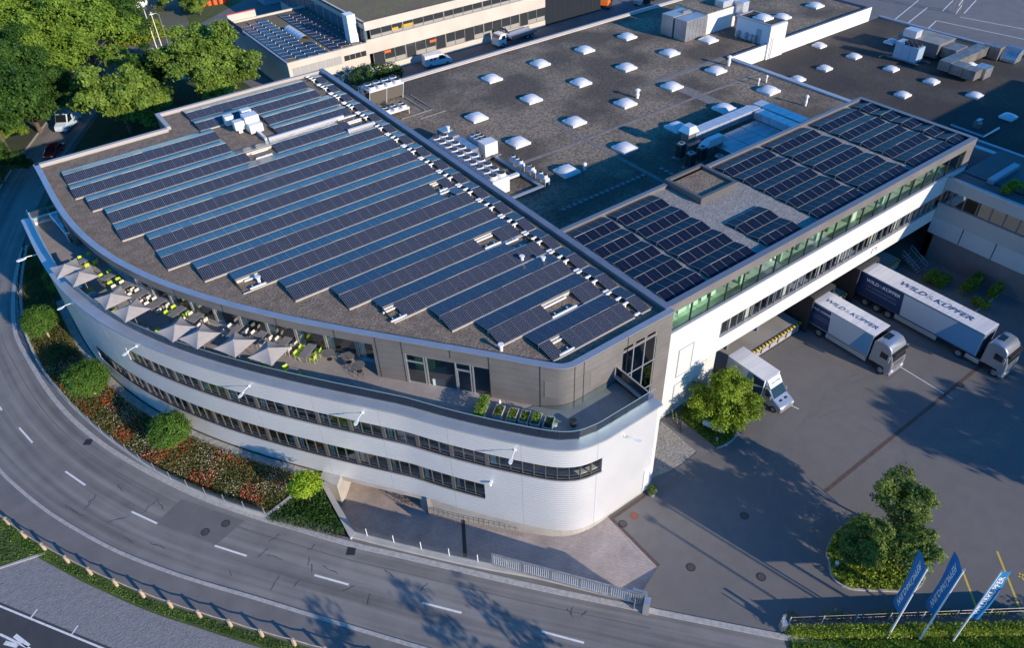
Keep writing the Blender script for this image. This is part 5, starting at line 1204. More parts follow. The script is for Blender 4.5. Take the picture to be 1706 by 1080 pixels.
e = MB(); e.tube([(-1, -2.6, .3), (-1, 3.5, .3)], .1, 5); e.tube([(1.2, -3.2, .3), (1.2, 2.5, .3)], .1, 5); e.tube([(-1, 3.3, .3), (-2.2, 3.3, .3)], .1, 5); e.obj('pipe', galvd, t)
# ---------------------------------------------------------------- terrace furniture
fab = mat('parasol_cloth', (.38, .345, .325), .9, col2=(.34, .31, .29), scale=2)
slab = mat('parasol_slab', (.45, .55, .58), .3, .3)
def parasol(loc, rz, label):
    t = empty('parasol', label, 'parasol', loc, rz, 'square parasols on the roof terrace')
    e = MB(); n = 8; hw = 1.24; zt, ze = 2.8, 2.3
    C = [(-hw, -hw), (hw, -hw), (hw, hw), (-hw, hw)]
    for k in range(4):
        a, b = Vector((*C[k], ze)), Vector((*C[(k+1) % 4], ze)); A = Vector((0, 0, zt)); i = len(e.v)
        for r_ in range(n+1):
            u = r_/n
            for s_ in range(n+1):
                v = s_/n; p = A.lerp(a.lerp(b, v), u); edge = 4*v*(1-v); p.x *= 1-.10*edge*u; p.y *= 1-.10*edge*u; p.z += -.10*edge*u*u-.10*u*(1-u)
                e.v.append(tuple(p))
        for r_ in range(n):
            for s_ in range(n):
                j = i+r_*(n+1)+s_; e.f.append((j, j+n+1, j+n+2, j+1)); e.m.append(0)
    o = e.obj('canopy', fab, t); o.data.polygons.foreach_set('use_smooth', [True]*len(o.data.polygons))
    MB().tube([(0, 0, 0), (0, 0, zt+.06)], .032, 8).obj('pole', alu, t)
    e = MB()
    for c in C: e.tube([(0, 0, zt-.07), (c[0]*.98, c[1]*.98, ze-.03)], .014, 4)
    e.obj('rib', alu, t)
    MB().box(-.48, .48, -.48, .48, .0, .07).obj('base_slab', slab, t)
    return t
ppos = [(-1.9, 71.9, 'leftmost'), (-1.0, 69.6, 'second from left'), (.55, 64.2, 'third from left'), (1.4, 61.3, 'fourth from left'), (3.85, 56.1, 'fifth from left'), (5.15, 54.0, 'sixth from left'), (7.15, 51.1, 'seventh from left'), (9.05, 48.35, 'rightmost')]
def tang(y): d_ = np.polyval(np.polyder(pr), y); return math.atan2(-1, -d_)  # heading along the facade
p0 = None
for x, y, lb in ppos:
    a = tang(y)-.15+rnd.uniform(-.06, .06); L = '%s of the eight pale grey square parasols on the terrace' % lb
    if p0 is None: p0 = parasol((x, y, 9.42), a, L)
    else: dup(p0, (x, y, 9.42), a, L)
lime = mat('lime_plastic', (.42, .58, .04), .5); cream = mat('cream_plastic', (.62, .57, .50), .5)
def chair(M, loc, rz, label, grp):
    t = empty('terrace_chair', label, 'chair', loc, rz, grp)
    MB().box(-.23, .23, -.22, .22, .42, .46).obj('seat', M, t)
    e = MB(); e.side([(-.24, .46), (-.29, .80), (-.25, .82), (-.20, .46)], -.22, .22); e.obj('backrest', M, t)
    for a in (-.2, .2):
        for b in (-.19, .19): MB().tube([(a*1.15, b*1.1, 0), (a, b, .43)], .018, 4).obj('leg', M, t)
    e = MB()
    for b in (-.25, .25): e.tube([(.2, b, .44), (.16, b, .64), (-.24, b, .64)], .015, 4)
    e.obj('armrest', M, t)
    return t
def table(loc, rz, L_, w_, label, M, grp='slab tables in a row along the windows'):
    t = empty('terrace_table', label, 'table', loc, rz, grp); MB().box(-L_/2, L_/2, -w_/2, w_/2, .70, .74).obj('tabletop', M, t)
    for a in (-L_/2+.1, L_/2-.1):
        for b in (-w_/2+.08, w_/2-.08): MB().tube([(a, b, 0), (a, b, .7)], .022, 4).obj('leg', alu, t)
    return t
tabt = mat('table_grey', (.24, .24, .25), .35, col2=(.20, .20, .21), scale=2)
c_l = c_c = t0 = None
tabs = [(.35, 75.2, 1, 'leftmost'), (1.4, 70.6, 1, 'second'), (2.0, 67.9, 0, 'third'), (2.9, 65.6, 0, 'fourth'), (3.9, 63.2, 0, 'fifth'), (5.0, 60.8, 1, 'sixth'), (6.0, 58.8, 0, 'seventh'), (8.35, 54.9, 0, 'eighth'), (9.7, 52.7, 0, 'ninth'), (11.1, 50.6, 0, 'tenth'), (12.35, 48.4, 1, 'rightmost')]
for x, y, lim, nm in tabs:
    x -= .3; a = tang(y); ta = a+math.pi/2
    lb = '%s grey table counted from the left in the row by the terrace windows' % nm
    if t0 is None: t0 = table((x, y, 9.42), ta, 1.75, .78, lb, tabt)
    else: dup(t0, (x, y, 9.42), ta, lb)
    for side in (-1, 1):
        for k in (-1, 1):
            u = Vector((math.cos(ta), math.sin(ta))); v = Vector((math.cos(a), math.sin(a)))
            p = Vector((x, y))+u*k*.42+v*side*.72; fa_ = a+(math.pi if side > 0 else 0)+rnd.uniform(-.15, .15)
            lb = '%s chair at the %s terrace table, %s side, %s end' % ('lime green' if lim else 'cream', nm, 'right' if side > 0 else 'left', 'window' if k > 0 else 'railing')
            if lim:
                if c_l is None: c_l = chair(lime, (p.x, p.y, 9.42), fa_, lb, 'lime green terrace chairs')
                else: dup(c_l, (p.x, p.y, 9.42), fa_, lb)
            else:
                if c_c is None: c_c = chair(cream, (p.x, p.y, 9.42), fa_, lb, 'cream terrace chairs')
                else: dup(c_c, (p.x, p.y, 9.42), fa_, lb)
t = table((*at(158, 493, 10.15), 9.42), .9, .8, .8, 'small square grey table between the second and third parasol', tabt, 'small tables along the railing'); dup(t, (*at(487, 617, 10.15), 9.42), .8, 'small dark square table right of the last parasol')
dup(t, (*at(428, 605, 10.15), 9.42), .8, 'small square table between the seventh and last parasol by the railing')
for px_, py_, lb in ((497, 626, 'lime chair right of the small dark table by the railing'), (478, 617, 'lime chair behind the small dark table by the railing'), (437, 614, 'lime chair right of the railing table near the last parasol'), (415, 607, 'lime chair left of the railing table near the last parasol'),
                     (385, 601, 'lime chair at the foot of the seventh parasol'), (263, 556, 'lime chair at the railing left of the fifth parasol'), (187, 517, 'lime chair under the third parasol'), (113, 461, 'lime chair under the leftmost parasol'), (150, 485, 'lime chair behind the small grey table at the left railing')):
    x, y = at(px_, py_, 9.8); dup(c_l, (x, y, 9.42), rnd.uniform(0, 6.28), lb)
# round mat spots and small bistro frames near the doors
for px_, py_, lb in ((547, 589, 'dark round table top leaning low left of the bistro frames'), (580, 594, 'pale round table top behind the bistro frames'), (597, 609, 'grey round table top right of the bistro frames')):
    x, y = at(px_, py_, 10.1); t = empty('bistro_table', lb, 'round table', (x, y, 9.42), 0, 'round bistro tables'); e = MB(); e.cyl(0, 0, .7, .73, .55, 20); e.obj('tabletop', mat('bistro_top', (.16, .155, .15), .4), t); MB().cyl(0, 0, 0, .7, .03, 8).obj('pole', darkm, t); MB().cyl(0, 0, 0, .03, .22, 12).obj('foot', darkm, t)
for px_, py_, lb in ((576, 604, 'black wire chair, upper one of two by the round tables'), (591, 619, 'black wire chair, lower one of two by the round tables'), (600, 624, 'folded black wire stool lying by the round tables')):
    x, y = at(px_, py_, 9.8); t = empty('wire_chair', lb, 'chair', (x, y, 9.42), rnd.uniform(0, 6), 'black wire chairs'); e = MB()
    for k in range(4): e.tube([(-.2, -.2+.13*k, .44), (.2, -.2+.13*k, .44)], .012, 4)
    for k in range(4): e.tube([(-.2, -.2+.13*k, .44), (-.28, -.2+.13*k, .82)], .012, 4)
    e.obj('seat', darkm, t)
    for a in (-.2, .2):
        for b in (-.2, .2): MB().tube([(a*1.2, b*1.2, 0), (a, b, .44)], .014, 4).obj('leg', darkm, t)
# planters: hedge box, five raised beds, pot, bin
pw = mat('planter_white', (.55, .54, .52), .6, col2=(.42, .41, .40), scale=3)
t = empty('planter_bed', 'raised white planter with green herbs, leftmost of five beside the hedge box', 'planter', (0, 0, 0), 0, 'raised planters on the terrace')
ang = math.atan2(33.1-32.1, 21.1-21.9)
def planter(px_, py_, lb, M, n, hh, seed, grp='raised planters on the terrace'):
    x, y = at(px_, py_, 9.9); a = math.radians(38); t = empty('planter_bed', lb, 'planter', (x, y, 9.42), a, grp)
    e = MB(); L_, w_ = .62, .36
    e.box(-L_, L_, -w_, -w_+.05, .12, .72); e.box(-L_, L_, w_-.05, w_, .12, .72); e.box(-L_, -L_+.05, -w_+.05, w_-.05, .12, .72); e.box(L_-.05, L_, -w_+.05, w_-.05, .12, .72); e.obj('box', pw, t)
    MB().box(-L_+.06, L_-.06, -w_+.06, w_-.06, .12, .62).obj('soil', soil, t)
    for p in ((-L_+.08, -w_+.08), (L_-.08, -w_+.08), (-L_+.08, w_-.08), (L_-.08, w_-.08)): MB().box(p[0]-.03, p[0]+.03, p[1]-.03, p[1]+.03, 0, .12).obj('foot', pw, t)
    rg_ = np.random.default_rng(seed); C = np.c_[rg_.uniform(-.52, .52, n), rg_.uniform(-.27, .27, n), .62+rg_.random(n)*hh]
    o = bpy.data.objects.new('plants', leafmesh('plants', C, np.tile([0, 0, 1.], (n, 1)), .13, M, seed=seed)); COL.objects.link(o); o.parent = t
bpy.data.objects.remove(t)
for k, (px_, py_, M, n, hh, lb) in enumerate(((831, 688, leafisl, 260, .2, 'first raised planter right of the hedge box, with low green herbs'), (854, 693, leafwing, 220, .18, 'second raised planter from the hedge box, with reddish green leaves'), (874, 697, leafbright, 130, .25, 'third raised planter from the hedge box, with one bright lettuce clump'),
                                         (893, 701, leafbright, 280, .45, 'fourth raised planter from the hedge box, with tall yellow green leaves'), (914, 707, leafdark, 60, .1, 'fifth raised planter from the hedge box, nearly bare soil'))):
    planter(px_, py_, lb, M, n, hh, 40+k)
x, y = at(925, 709, 9.6); t = empty('plant_pot', 'small white pot with a yellow green plant beside the last planter', 'plant pot', (x, y, 9.42)); MB().cyl(0, 0, 0, .35, .14, 12, r2=.18).obj('pot', whitem, t)
rg_ = np.random.default_rng(3); C = np.c_[rg_.normal(0, .1, 80), rg_.normal(0, .1, 80), .4+rg_.random(80)*.3]; o = bpy.data.objects.new('plant', leafmesh('plant', C, np.tile([0, 0, 1.], (80, 1)), .09, leafwing)); COL.objects.link(o); o.parent = t
x, y = at(955, 706, 9.6); t = empty('round_bin', 'round dark tub near the rounded corner of the terrace', 'tub', (x, y, 9.42)); MB().cyl(0, 0, 0, .5, .26, 16, r2=.3).obj('tub', mat('tub_grey', (.07, .08, .08), .5), t); MB().cyl(0, 0, .5, .52, .25, 16).obj('filling', soil, t)
x, y = at(804, 690, 9.5); t = empty('hedge_box', 'planter box with a dense clipped yellow green hedge by the terrace doors', 'hedge planter', (x, y, 9.42), math.radians(38)); MB().box(-1.0, 1.0, -.36, .36, 0, .5).obj('box', pw, t)
rg_ = np.random.default_rng(5); n = 1500; C = np.c_[rg_.uniform(-1.0, 1.0, n), rg_.uniform(-.36, .36, n), .5+rg_.random(n)**.5*.85]; o = bpy.data.objects.new('hedge', leafmesh('hedge', C, np.tile([0, 0, .6], (n, 1)), .14, leafbright)); COL.objects.link(o); o.parent = t
x, y = at(833, 676, 9.6); t = empty('heater_stand', 'small dark stand with a white top by the zinc wall', 'stand', (x, y, 9.42)); MB().cyl(0, 0, 0, .5, .03, 8).obj('pole', darkm, t); MB().cyl(0, 0, .5, .85, .12, 10, r2=.02).obj('cap', whitem, t); MB().cyl(0, 0, 0, .03, .25, 12).obj('foot', darkm, t)
# wall lamps: bracket, arm and spade shaped head
def wlamp(px_, py_, z, hx, label):
    p = at(px_, py_, z); i = nearest(CP, p); b = CP[i]; n_ = offset(CP, -1)[i]-b; n_ /= np.hypot(*n_)
    return b, n_
lamps = [((48+16, 422), 'far left wall lamp at the terrace coping, over the shaded road', -1), ((120, 503), 'second wall lamp from the left, over the first ball tree', -1), ((226, 574), 'wall lamp over the upper left end of the windows', 0), ((418, 639), 'wall lamp at the middle of the curved facade, left one', 1), ((605, 685), 'wall lamp at the middle of the curved facade, right one', 1), ((857, 744), 'wall lamp near the rounded corner of the curved facade', 1)]
l0 = None
for (px_, py_), lb, q_ in lamps:
    i = nearest(CP, at(px_, py_, 9.6)); b = CP[i]; n_ = offset(CP, -1.0)[i]-b; a = math.atan2(n_[1], n_[0])
    if l0 is None:
        l0 = empty('wall_lamp', lb, 'wall lamp', (b[0], b[1], 9.5), a, 'white wall lamps on the curved facade')
        MB().box(0, .1, -.12, .12, -.15, .15).obj('bracket', whitem, l0); MB().tube([(.08, 0, 0), (1.0, 0, .12), (1.35, 0, .05)], .04, 6).obj('arm', whitem, l0)
        e = MB(); e.prism([(1.15, -.06), (1.5, -.2), (1.95, -.2), (2.1, 0), (1.95, .2), (1.5, .2), (1.15, .06)], -.02, .05); e.obj('lamp_head', whitem, l0)
    else: dup(l0, (b[0], b[1], 9.5), a, lb, scale=.68)
dup(l0, (27.3, 25.6, 9.35), -math.pi/2+.5, 'wall lamp on the sunny flat end wall of the white block', scale=.68)
t = empty('wall_camera', 'small white camera beside the last lower window', 'camera', (18.75, 31.1, 5.0), -2.5); MB().box(0, .25, -.08, .08, -.08, .08).obj('housing', whitem, t); MB().cyl(.3, 0, -.1, .1, .12, 10).obj('dome', whitem, t)
# ---------------------------------------------------------------- vehicles
silver = mat('silver_paint', (.42, .44, .48), .28, .65, coat=.4); vwhite = mat('van_white', (.72, .73, .75), .3, coat=.5)
navy = mat('print_navy', (.012, .035, .105), .45); pgrey = mat('print_grey', (.45, .47, .52), .5); pblue = mat('print_blue', (.10, .25, .42), .45)
tarp = mat('tarp_white', (.66, .66, .67), .5, col2=(.56, .56, .58), scale=.9, stretch=(.3, 2.5, 1)); cgl = mat('vehicle_glass', (.012, .016, .02), .06, 0, .8); lampm = mat('lamp_glass', (.75, .77, .8), .15)
ltxt = mat('lettering_blue', (.01, .06, .18), .5); lwh = mat('lettering_white', (.75, .76, .78), .5); lgr = mat('lettering_grey', (.30, .31, .34), .5); lfaint = mat('lettering_faint', (.22, .25, .33), .5); redl = mat('tail_red', (.35, .01, .01), .3)
def wheel(par, x, y, r, w_, dual=False):
    s = 1 if y > 0 else -1; e = MB(); n = 18; i = 0
    for yy in (y-w_/2, y+w_/2):
        for k in range(n): a = 2*math.pi*k/n; e.v.append((x+r*math.cos(a), yy, r+r*math.sin(a)))
    for k in range(n): e.f.append((k, (k+1) % n, n+(k+1) % n, n+k)); e.m.append(0)
    e.f.append(tuple(range(n))); e.m.append(0); e.f.append(tuple(range(2*n-1, n-1, -1))); e.m.append(0)
    w = e.obj('wheel', rubber, par)
    e = MB(); yy = y+s*(w_/2+.012); rr = r*.58
    e.poly([(x+rr*math.cos(2*math.pi*k/14), yy, r+rr*math.sin(2*math.pi*k/14)) for k in range(14)][::(1 if s < 0 else -1)]); yy += s*.03; rr = r*.2
    e.poly([(x+rr*math.cos(2*math.pi*k/8), yy, r+rr*math.sin(2*math.pi*k/8)) for k in range(8)][::(1 if s < 0 else -1)])
    e.obj('rim', silver, w); return w
def brand(par, size, mw, M1, M2, shear=.25, offs=.018):
    x = 0
    for s_, M, of, sh in (('WILD', M1, offs, shear), ('&', M2, -.004, 0), ('KÜPFER', M1, offs, shear)):
        o = text('lettering', s_, size, M, par, Matrix.Identity(4), offs=of*size, shear=sh, sx=1.18, align='LEFT')
        xs_ = [v.co.x for v in o.data.vertices]; a, b = min(xs_), max(xs_)
        o.data.transform(mw @ Matrix.Translation((x-a, 0, 0))); x += b-a+size*.10
    return x
def brandw(size): return size*7.1
def big_cab(par, x0, w_=2.48, top=3.75, M=silver):
    h = w_/2
    pr_ = [(x0, .9), (x0, top-.45), (x0+.25, top-.1), (x0+.8, top), (x0+1.45, top-.12), (x0+1.85, top-.5), (x0+2.02, top-1.0), (x0+2.28, 2.0), (x0+2.36, 1.2), (x0+2.34, .45), (x0+2.1, .32), (x0+1.75, .32), (x0+1.6, .95), (x0+.5, .95)]
    MB().side(pr_, -h, h).obj('cab', M, par, smooth=True, bevel=.10)
    def fr(za, zb, off, ya, yb, name, MM):
        def xa(z):
            for (a, b), (c, d_) in zip(pr_[4:], pr_[5:]):
                if d_ <= z <= b: return a+(c-a)*(b-z)/(b-d_+1e-9)
            return x0+2.34
        e = MB(); e.poly([(xa(za)+off, ya, za), (xa(za)+off, yb, za), (xa(zb)+off, yb, zb), (xa(zb)+off, ya, zb)]); return e.obj(name, MM, par)
    fr(1.95, top-1.02, .012, -h+.12, h-.12, 'windscreen', cgl)
    e = MB(); e.box(x0+1.95, x0+2.30, -h+.1, h-.1, top-1.0, top-.82); e.obj('sun_visor', blackp, par)
    fr(1.0, 1.75, .014, -h+.45, h-.45, 'grille', mat('grille_dark', (.05, .05, .055), .5))
    for k in range(3):
        fr(1.08+.22*k, 1.16+.22*k, .02, -h+.4, h-.4, 'grille_bar', M)
    for s_ in (-1, 1):
        e = MB(); e.box(x0+2.25, x0+2.39, s_*(h-.42)-.2, s_*(h-.42)+.2, .62, .86); e.obj('headlight', lampm, par)
        e = MB(); yy = s_*(h+.006); e.poly([(x0+.95, yy, 1.95), (x0+1.95, yy, 1.95), (x0+1.75, yy, top-1.15), (x0+.95, yy, top-1.05)][::(1 if s_ < 0 else -1)]); e.obj('side_window', cgl, par)
        e = MB(); e.box(x0+1.85, x0+2.05, s_*(h+.22)-.12, s_*(h+.22)+.12, 1.95, 2.65); e.box(x0+1.85, x0+1.95, s_*(h+.06)-.08, s_*(h+.06)+.08, 2.55, 2.6); e.obj('mirror', silver, par)
        MB().box(x0+.55, x0+1.5, s_*h-.03, s_*h+.03, .45, .55).obj('step', darkm, par)
    MB().box(x0+2.0, x0+2.42, -h-.02, h+.02, .28, .58).obj('bumper', M, par, bevel=.05)
    e = MB(); e.prism([(x0+.35, -.5), (x0+.95, -.5), (x0+.95, .5), (x0+.35, .5)], top-.05, top+.02); e.obj('roof_hatch', cgl, par)
    e = MB()
    for k in range(5): e.box(x0+1.55, x0+1.65, -.9+.42*k, -.78+.42*k, top-.15, top-.06)
    MB().box(x0-.02, x0+.02, -h+.1, h-.1, .9, top-.4).obj('rear_panel', darkm, par)
def print_side(par, L_, zb, zt, y, d1, b1, b2, s_=-1):
    yy = y+s_*.006
    def q_(name, P, M): e = MB(); e.poly([(x, yy, z) for x, z in P][::(1 if s_ < 0 else -1)]); e.obj(name, M, par)
    q_('side_print', [(.05, zb+.05), (d1+.25, zb+.05), (d1, zt-.12), (.05, zt-.12)], navy)
    q_('side_print', [(d1+.26, zb+.05), (b1, zb+.05), (b2, zt-.12), (d1+.01, zt-.12)], pgrey)
    q_('side_print', [(b1+.01, zb+.05), (L_-.06, zb+.05), (L_-.06, zt-.12), (b2+.01, zt-.12)], pblue)
# articulated lorry
t = empty('semi_trailer_truck', 'long articulated lorry with navy, grey and blue printed trailer, parked at the right dock', 'lorry', (67.83, 30.6, 0), -math.pi/2, 'delivery lorries in the yard')
MB().box(0, 13.5, -1.275, 1.275, 1.15, 3.95).obj('trailer_box', mat('trailer_side', (.40, .42, .46), .5), t)
MB().box(-.01, 13.51, -1.285, 1.285, 3.95, 4.0).obj('tarp_roof', tarp, t)
for k in range(26): MB().box(.25+.52*k, .29+.52*k, -1.27, 1.27, 4.0, 4.012).obj('roof_bow', mat('roof_bow', (.54, .54, .56), .6), t)
MB().box(13.5, 13.53, -1.25, 1.25, 1.2, 3.9).obj('front_wall', mat('front_wall', (.12, .14, .18), .6), t)
print_side(t, 13.5, 1.15, 3.95, -1.275, 5.2, 9.3, 10.9)
e = MB(); e.box(0, 13.5, -1.30, -1.276, 3.84, 3.95); e.box(0, 13.5, -1.30, -1.276, 1.15, 1.25); e.obj('side_rail', mat('rail_blue', (.10, .15, .25), .4, .5), t)
brand(t, .98, Matrix.Translation((4.0, -.05, 4.018)), ltxt, lgr)
mwS = lambda x, z: Matrix.Translation((x, -1.285, z)) @ Matrix.Rotation(math.pi/2, 4, 'X')
brand(t, .50, mwS(1.0, 3.25), lwh, lfaint, shear=0)
text('lettering', 'FÜR HÖCHSTE PRÄZISION', .28, lfaint, t, mwS(2.9, 2.6), shear=.2); text('lettering', 'IM KUNSTSTOFFSPRITZGUSS', .28, lfaint, t, mwS(3.0, 2.15), shear=.2)
for x in (1.6, 2.95, 4.3):
    for s_ in (-1, 1): wheel(t, x, s_*1.08, .5, .36)
for s_ in (-1, 1): MB().box(5.0, 9.6, s_*1.2-.03, s_*1.2+.03, .5, 1.05).obj('side_guard', mat('side_guard', (.45, .46, .48), .5, .4), t)
MB().box(.3, 13.3, -.5, .5, .85, 1.12).obj('chassis', darkm, t)
big_cab(t, 14.0, top=3.75)
MB().box(11.2, 14.0, -.5, .5, .6, 1.0).obj('chassis', darkm, t)
for x, yy in ((15.55, 1.05), (12.0, 1.05)):
    for s_ in (-1, 1): wheel(t, x, s_*yy, .5, .36)
for s_ in (-1, 1): MB().box(12.6, 14.0, s_*1.1-.16, s_*1.1+.16, .45, .95).obj('fuel_tank', silver, t, bevel=.05)
# rigid lorry
t = empty('rigid_lorry', 'three axle style box lorry with silver cab, parked in the middle dock', 'lorry', (59.67, 30.85, 0), -math.pi/2, 'delivery lorries in the yard')
t['label'] = 'shorter silver box lorry with navy print, parked at the middle dock'
MB().box(0, 7.35, -1.275, 1.275, 1.15, 3.8).obj('cargo_box', mat('trailer_side', (.40, .42, .46), .5), t); MB().box(-.02, 7.4, -1.30, 1.30, 3.8, 3.86).obj('box_roof', tarp, t)
MB().box(7.351, 7.38, -1.2, 1.2, 1.2, 3.75).obj('front_wall', darkm, t)
print_side(t, 7.35, 1.15, 3.8, -1.275, 2.6, 5.3, 6.4)
MB().box(0, 7.35, -1.30, -1.276, 1.12, 1.24).obj('side_rail', silver, t)
brand(t, .74, Matrix.Translation((1.15, -.1, 3.87)), ltxt, lgr); brand(t, .29, mwS(.45, 3.15), lwh, lfaint, shear=0)
text('lettering', 'FÜR HÖCHSTE PRÄZISION', .17, lfaint, t, mwS(1.5, 2.45), shear=.2); text('lettering', 'IM KUNSTSTOFFSPRITZGUSS', .17, lfaint, t, mwS(1.6, 2.15), shear=.2)
MB().box(.2, 9.2, -.5, .5, .6, 1.1).obj('chassis', darkm, t)
big_cab(t, 7.5, top=3.72)
for x in (1.9, 8.95):
    for s_ in (-1, 1): wheel(t, x, s_*1.05, .5, .36)
for s_ in (-1, 1): MB().box(2.7, 7.3, s_*1.2-.03, s_*1.2+.03, .45, 1.0).obj('side_guard', mat('side_guard', (.45, .46, .48), .5, .4), t)
# small box van
t = empty('box_van', 'small white box van with silver cab parked beside the leafy tree', 'van', (47.15, 30.7, 0), -math.pi/2)
MB().box(0, 4.35, -1.08, 1.08, .85, 3.0).obj('cargo_box', vwhite, t); MB().box(-.01, 4.36, -1.09, 1.09, 3.0, 3.03).obj('box_roof', tarp, t)
MB().box(1.1, 1.16, -1.09, 1.09, 3.03, 3.045).obj('roof_bow', mat('roof_bow', (.54, .54, .56), .6), t)
e = MB(); yy = -1.086; e.poly([(2.3, yy, 1.35), (3.2, yy, 1.35), (3.0, yy, 2.9), (2.5, yy, 2.9)]); e.obj('side_print', pblue, t)
e = MB(); e.poly([(2.2, yy-.002, .9), (4.3, yy-.002, .9), (4.3, yy-.002, 2.2), (3.1, yy-.002, 1.4), (2.2, yy-.002, 1.3)]); e.poly([(3.3, yy-.003, 1.9), (4.3, yy-.003, 2.2), (4.3, yy-.003, 2.9), (3.0, yy-.003, 2.9)]); e.obj('side_print', navy, t)
brand(t, .17, Matrix.Translation((.5, -1.09, 2.6)) @ Matrix.Rotation(math.pi/2, 4, 'X'), lgr, lgr, shear=0)
pv_ = [(4.4, .35), (4.4, 2.15), (4.55, 2.3), (4.95, 2.25), (5.6, 1.45), (6.3, 1.15), (6.55, .95), (6.6, .45), (6.45, .28)]
MB().side(pv_, -.98, .98).obj('cab', silver, t, smooth=True, bevel=.10)
e = MB(); e.side([(4.36, 2.32), (4.38, 3.0), (4.55, 2.95), (5.0, 2.30)], -.85, .85); e.obj('wind_deflector', vwhite, t, bevel=.04)
brand(t, .16, Matrix.Translation((4.8, -.6, 2.70)) @ Matrix.Rotation(math.pi/2, 4, 'Z') @ Matrix.Rotation(math.radians(55), 4, 'X'), ltxt, lgr, shear=0)
e = MB(); e.poly([(4.99, -.85, 2.235), (4.99, .85, 2.235), (5.58, .88, 1.50), (5.58, -.88, 1.50)][::-1]); e.obj('windscreen', mat('blue_screen', (.02, .05, .075), .06, 0, .9), t)
for s_ in (-1, 1):
    e = MB(); yy = s_*.987; e.poly([(4.6, yy, 1.35), (5.5, yy, 1.35), (4.95, yy, 2.1), (4.6, yy, 2.1)][::(1 if s_ < 0 else -1)]); e.obj('side_window', cgl, t)
    MB().box(5.25, 5.38, s_*1.12-.1, s_*1.12+.1, 1.4, 1.75).obj('mirror', silver, t); MB().box(6.3, 6.56, s_*.72-.18, s_*.72+.18, .75, .98).obj('headlight', lampm, t)
    MB().box(5.75, 6.05, s_*.35-.16, s_*.35+.16, 1.385-.10, 1.40-.05).obj('bonnet_vent', blackp, t)
    wheel(t, 5.75, s_*.86, .36, .24); wheel(t, 1.5, s_*.86, .36, .24)
MB().box(.1, 4.4, -.45, .45, .5, .85).obj('chassis', darkm, t); MB().box(2.2, 2.9, -1.0, -.6, .45, .8).obj('side_box', silver, t)
brand(t, .12, Matrix.Translation((6.5, -.62, .93)) @ Matrix.Rotation(math.pi/2, 4, 'Z') @ Matrix.Rotation(math.radians(60), 4, 'X'), navy, navy, shear=0)
# background vehicles
def van(loc, rz, M, label, L_=5.4, h_=2.3, logo=None):
    t = empty('delivery_van', label, 'van', loc, rz); w_ = 1.95/2
    MB().side([(0, .35), (0, h_-.1), (.1, h_), (L_-1.7, h_), (L_-1.0, 1.45), (L_-.2, 1.15), (L_, .85), (L_, .35)], -w_, w_).obj('body', M, t, smooth=True, bevel=.08)
    MB().poly([(L_-1.62, -w_+.12, h_-.06+.02), (L_-1.62, w_-.12, h_-.06+.02), (L_-1.0, w_-.1, 1.50), (L_-1.0, -w_+.1, 1.50)][::-1]).obj('windscreen', cgl, t)
    for s_ in (-1, 1):
        MB().poly([(L_-2.6, s_*(w_+.006), 1.35), (L_-1.2, s_*(w_+.006), 1.35), (L_-1.75, s_*(w_+.006), h_-.2), (L_-2.6, s_*(w_+.006), h_-.2)][::(1 if s_ < 0 else -1)]).obj('side_window', cgl, t)
        wheel(t, 1.1, s_*(w_-.1), .34, .24); wheel(t, L_-.95, s_*(w_-.1), .34, .24); MB().box(L_-.15, L_+.02, s_*.7-.15, s_*.7+.15, .7, .9).obj('headlight', lampm, t)
    if logo:
        for x_ in (1.0, 1.7): MB().poly([(x_, -w_-.008, 1.3), (x_+.5, -w_-.008, 1.3), (x_+.5, -w_-.008, 1.8), (x_, -w_-.008, 1.8)]).obj('logo', logo, t)
    return t
van((65.2, 120.6, 0), -.18, vwhite, 'white panel van parked along the beige workshop', logo=mat('logo_red', (.45, .10, .09), .5))
x, y = at(115, 205, .5); van((x+1.6, y+2.2, 0), -2.2, mat('van_pale', (.50, .60, .70), .3, coat=.5), 'pale blue white van half hidden under the big tree on the side street', L_=5.6, h_=2.6)
def car(loc, rz, M, label):
    t = empty('parked_car', label, 'car', loc, rz); w_ = .88
    MB().side([(0, .4), (.05, .85), (.5, .95), (.95, 1.4), (2.5, 1.42), (3.15, .98), (4.1, .85), (4.25, .6), (4.25, .3), (0, .3)], -w_, w_).obj('body', M, t, smooth=True, bevel=.1)
    MB().poly([(2.55, -.72, 1.40), (2.55, .72, 1.40), (3.12, .74, 1.03), (3.12, -.74, 1.03)][::-1]).obj('windscreen', cgl, t); MB().poly([(.93, -.72, 1.41), (.93, .72, 1.41), (.52, .74, .98), (.52, -.74, .98)]).obj('rear_window', cgl, t)
    for s_ in (-1, 1):
        MB().poly([(.75, s_*(w_+.005), .98), (3.0, s_*(w_+.005), .98), (2.45, s_*(w_+.005), 1.34), (1.0, s_*(w_+.005), 1.34)][::(1 if s_ < 0 else -1)]).obj('side_window', cgl, t)
        wheel(t, .85, s_*(w_-.08), .31, .2); wheel(t, 3.4, s_*(w_-.08), .31, .2); MB().box(4.15, 4.27, s_*.6-.14, s_*.6+.14, .58, .74).obj('headlight', lampm, t)
    return t
x, y = at(92, 252, .5); car((x+1.0, y+1.9, 0), -2.15, mat('car_red', (.30, .012, .015), .3, coat=.6), 'dark red car on the shaded side street in front of the pale van')
x, y = at(313, 62, .5); car((x-1, y, 0), .4, mat('car_dark', (.03, .035, .045), .3, coat=.6), 'dark car in the building shadow behind the trees at the top left')
x, y = at(8, 327, .5); car((x-3, y-.5, 0), 1.2, mat('car_black', (.02, .02, .022), .3, coat=.6), 'nearly hidden dark car at the left edge on the shaded street')
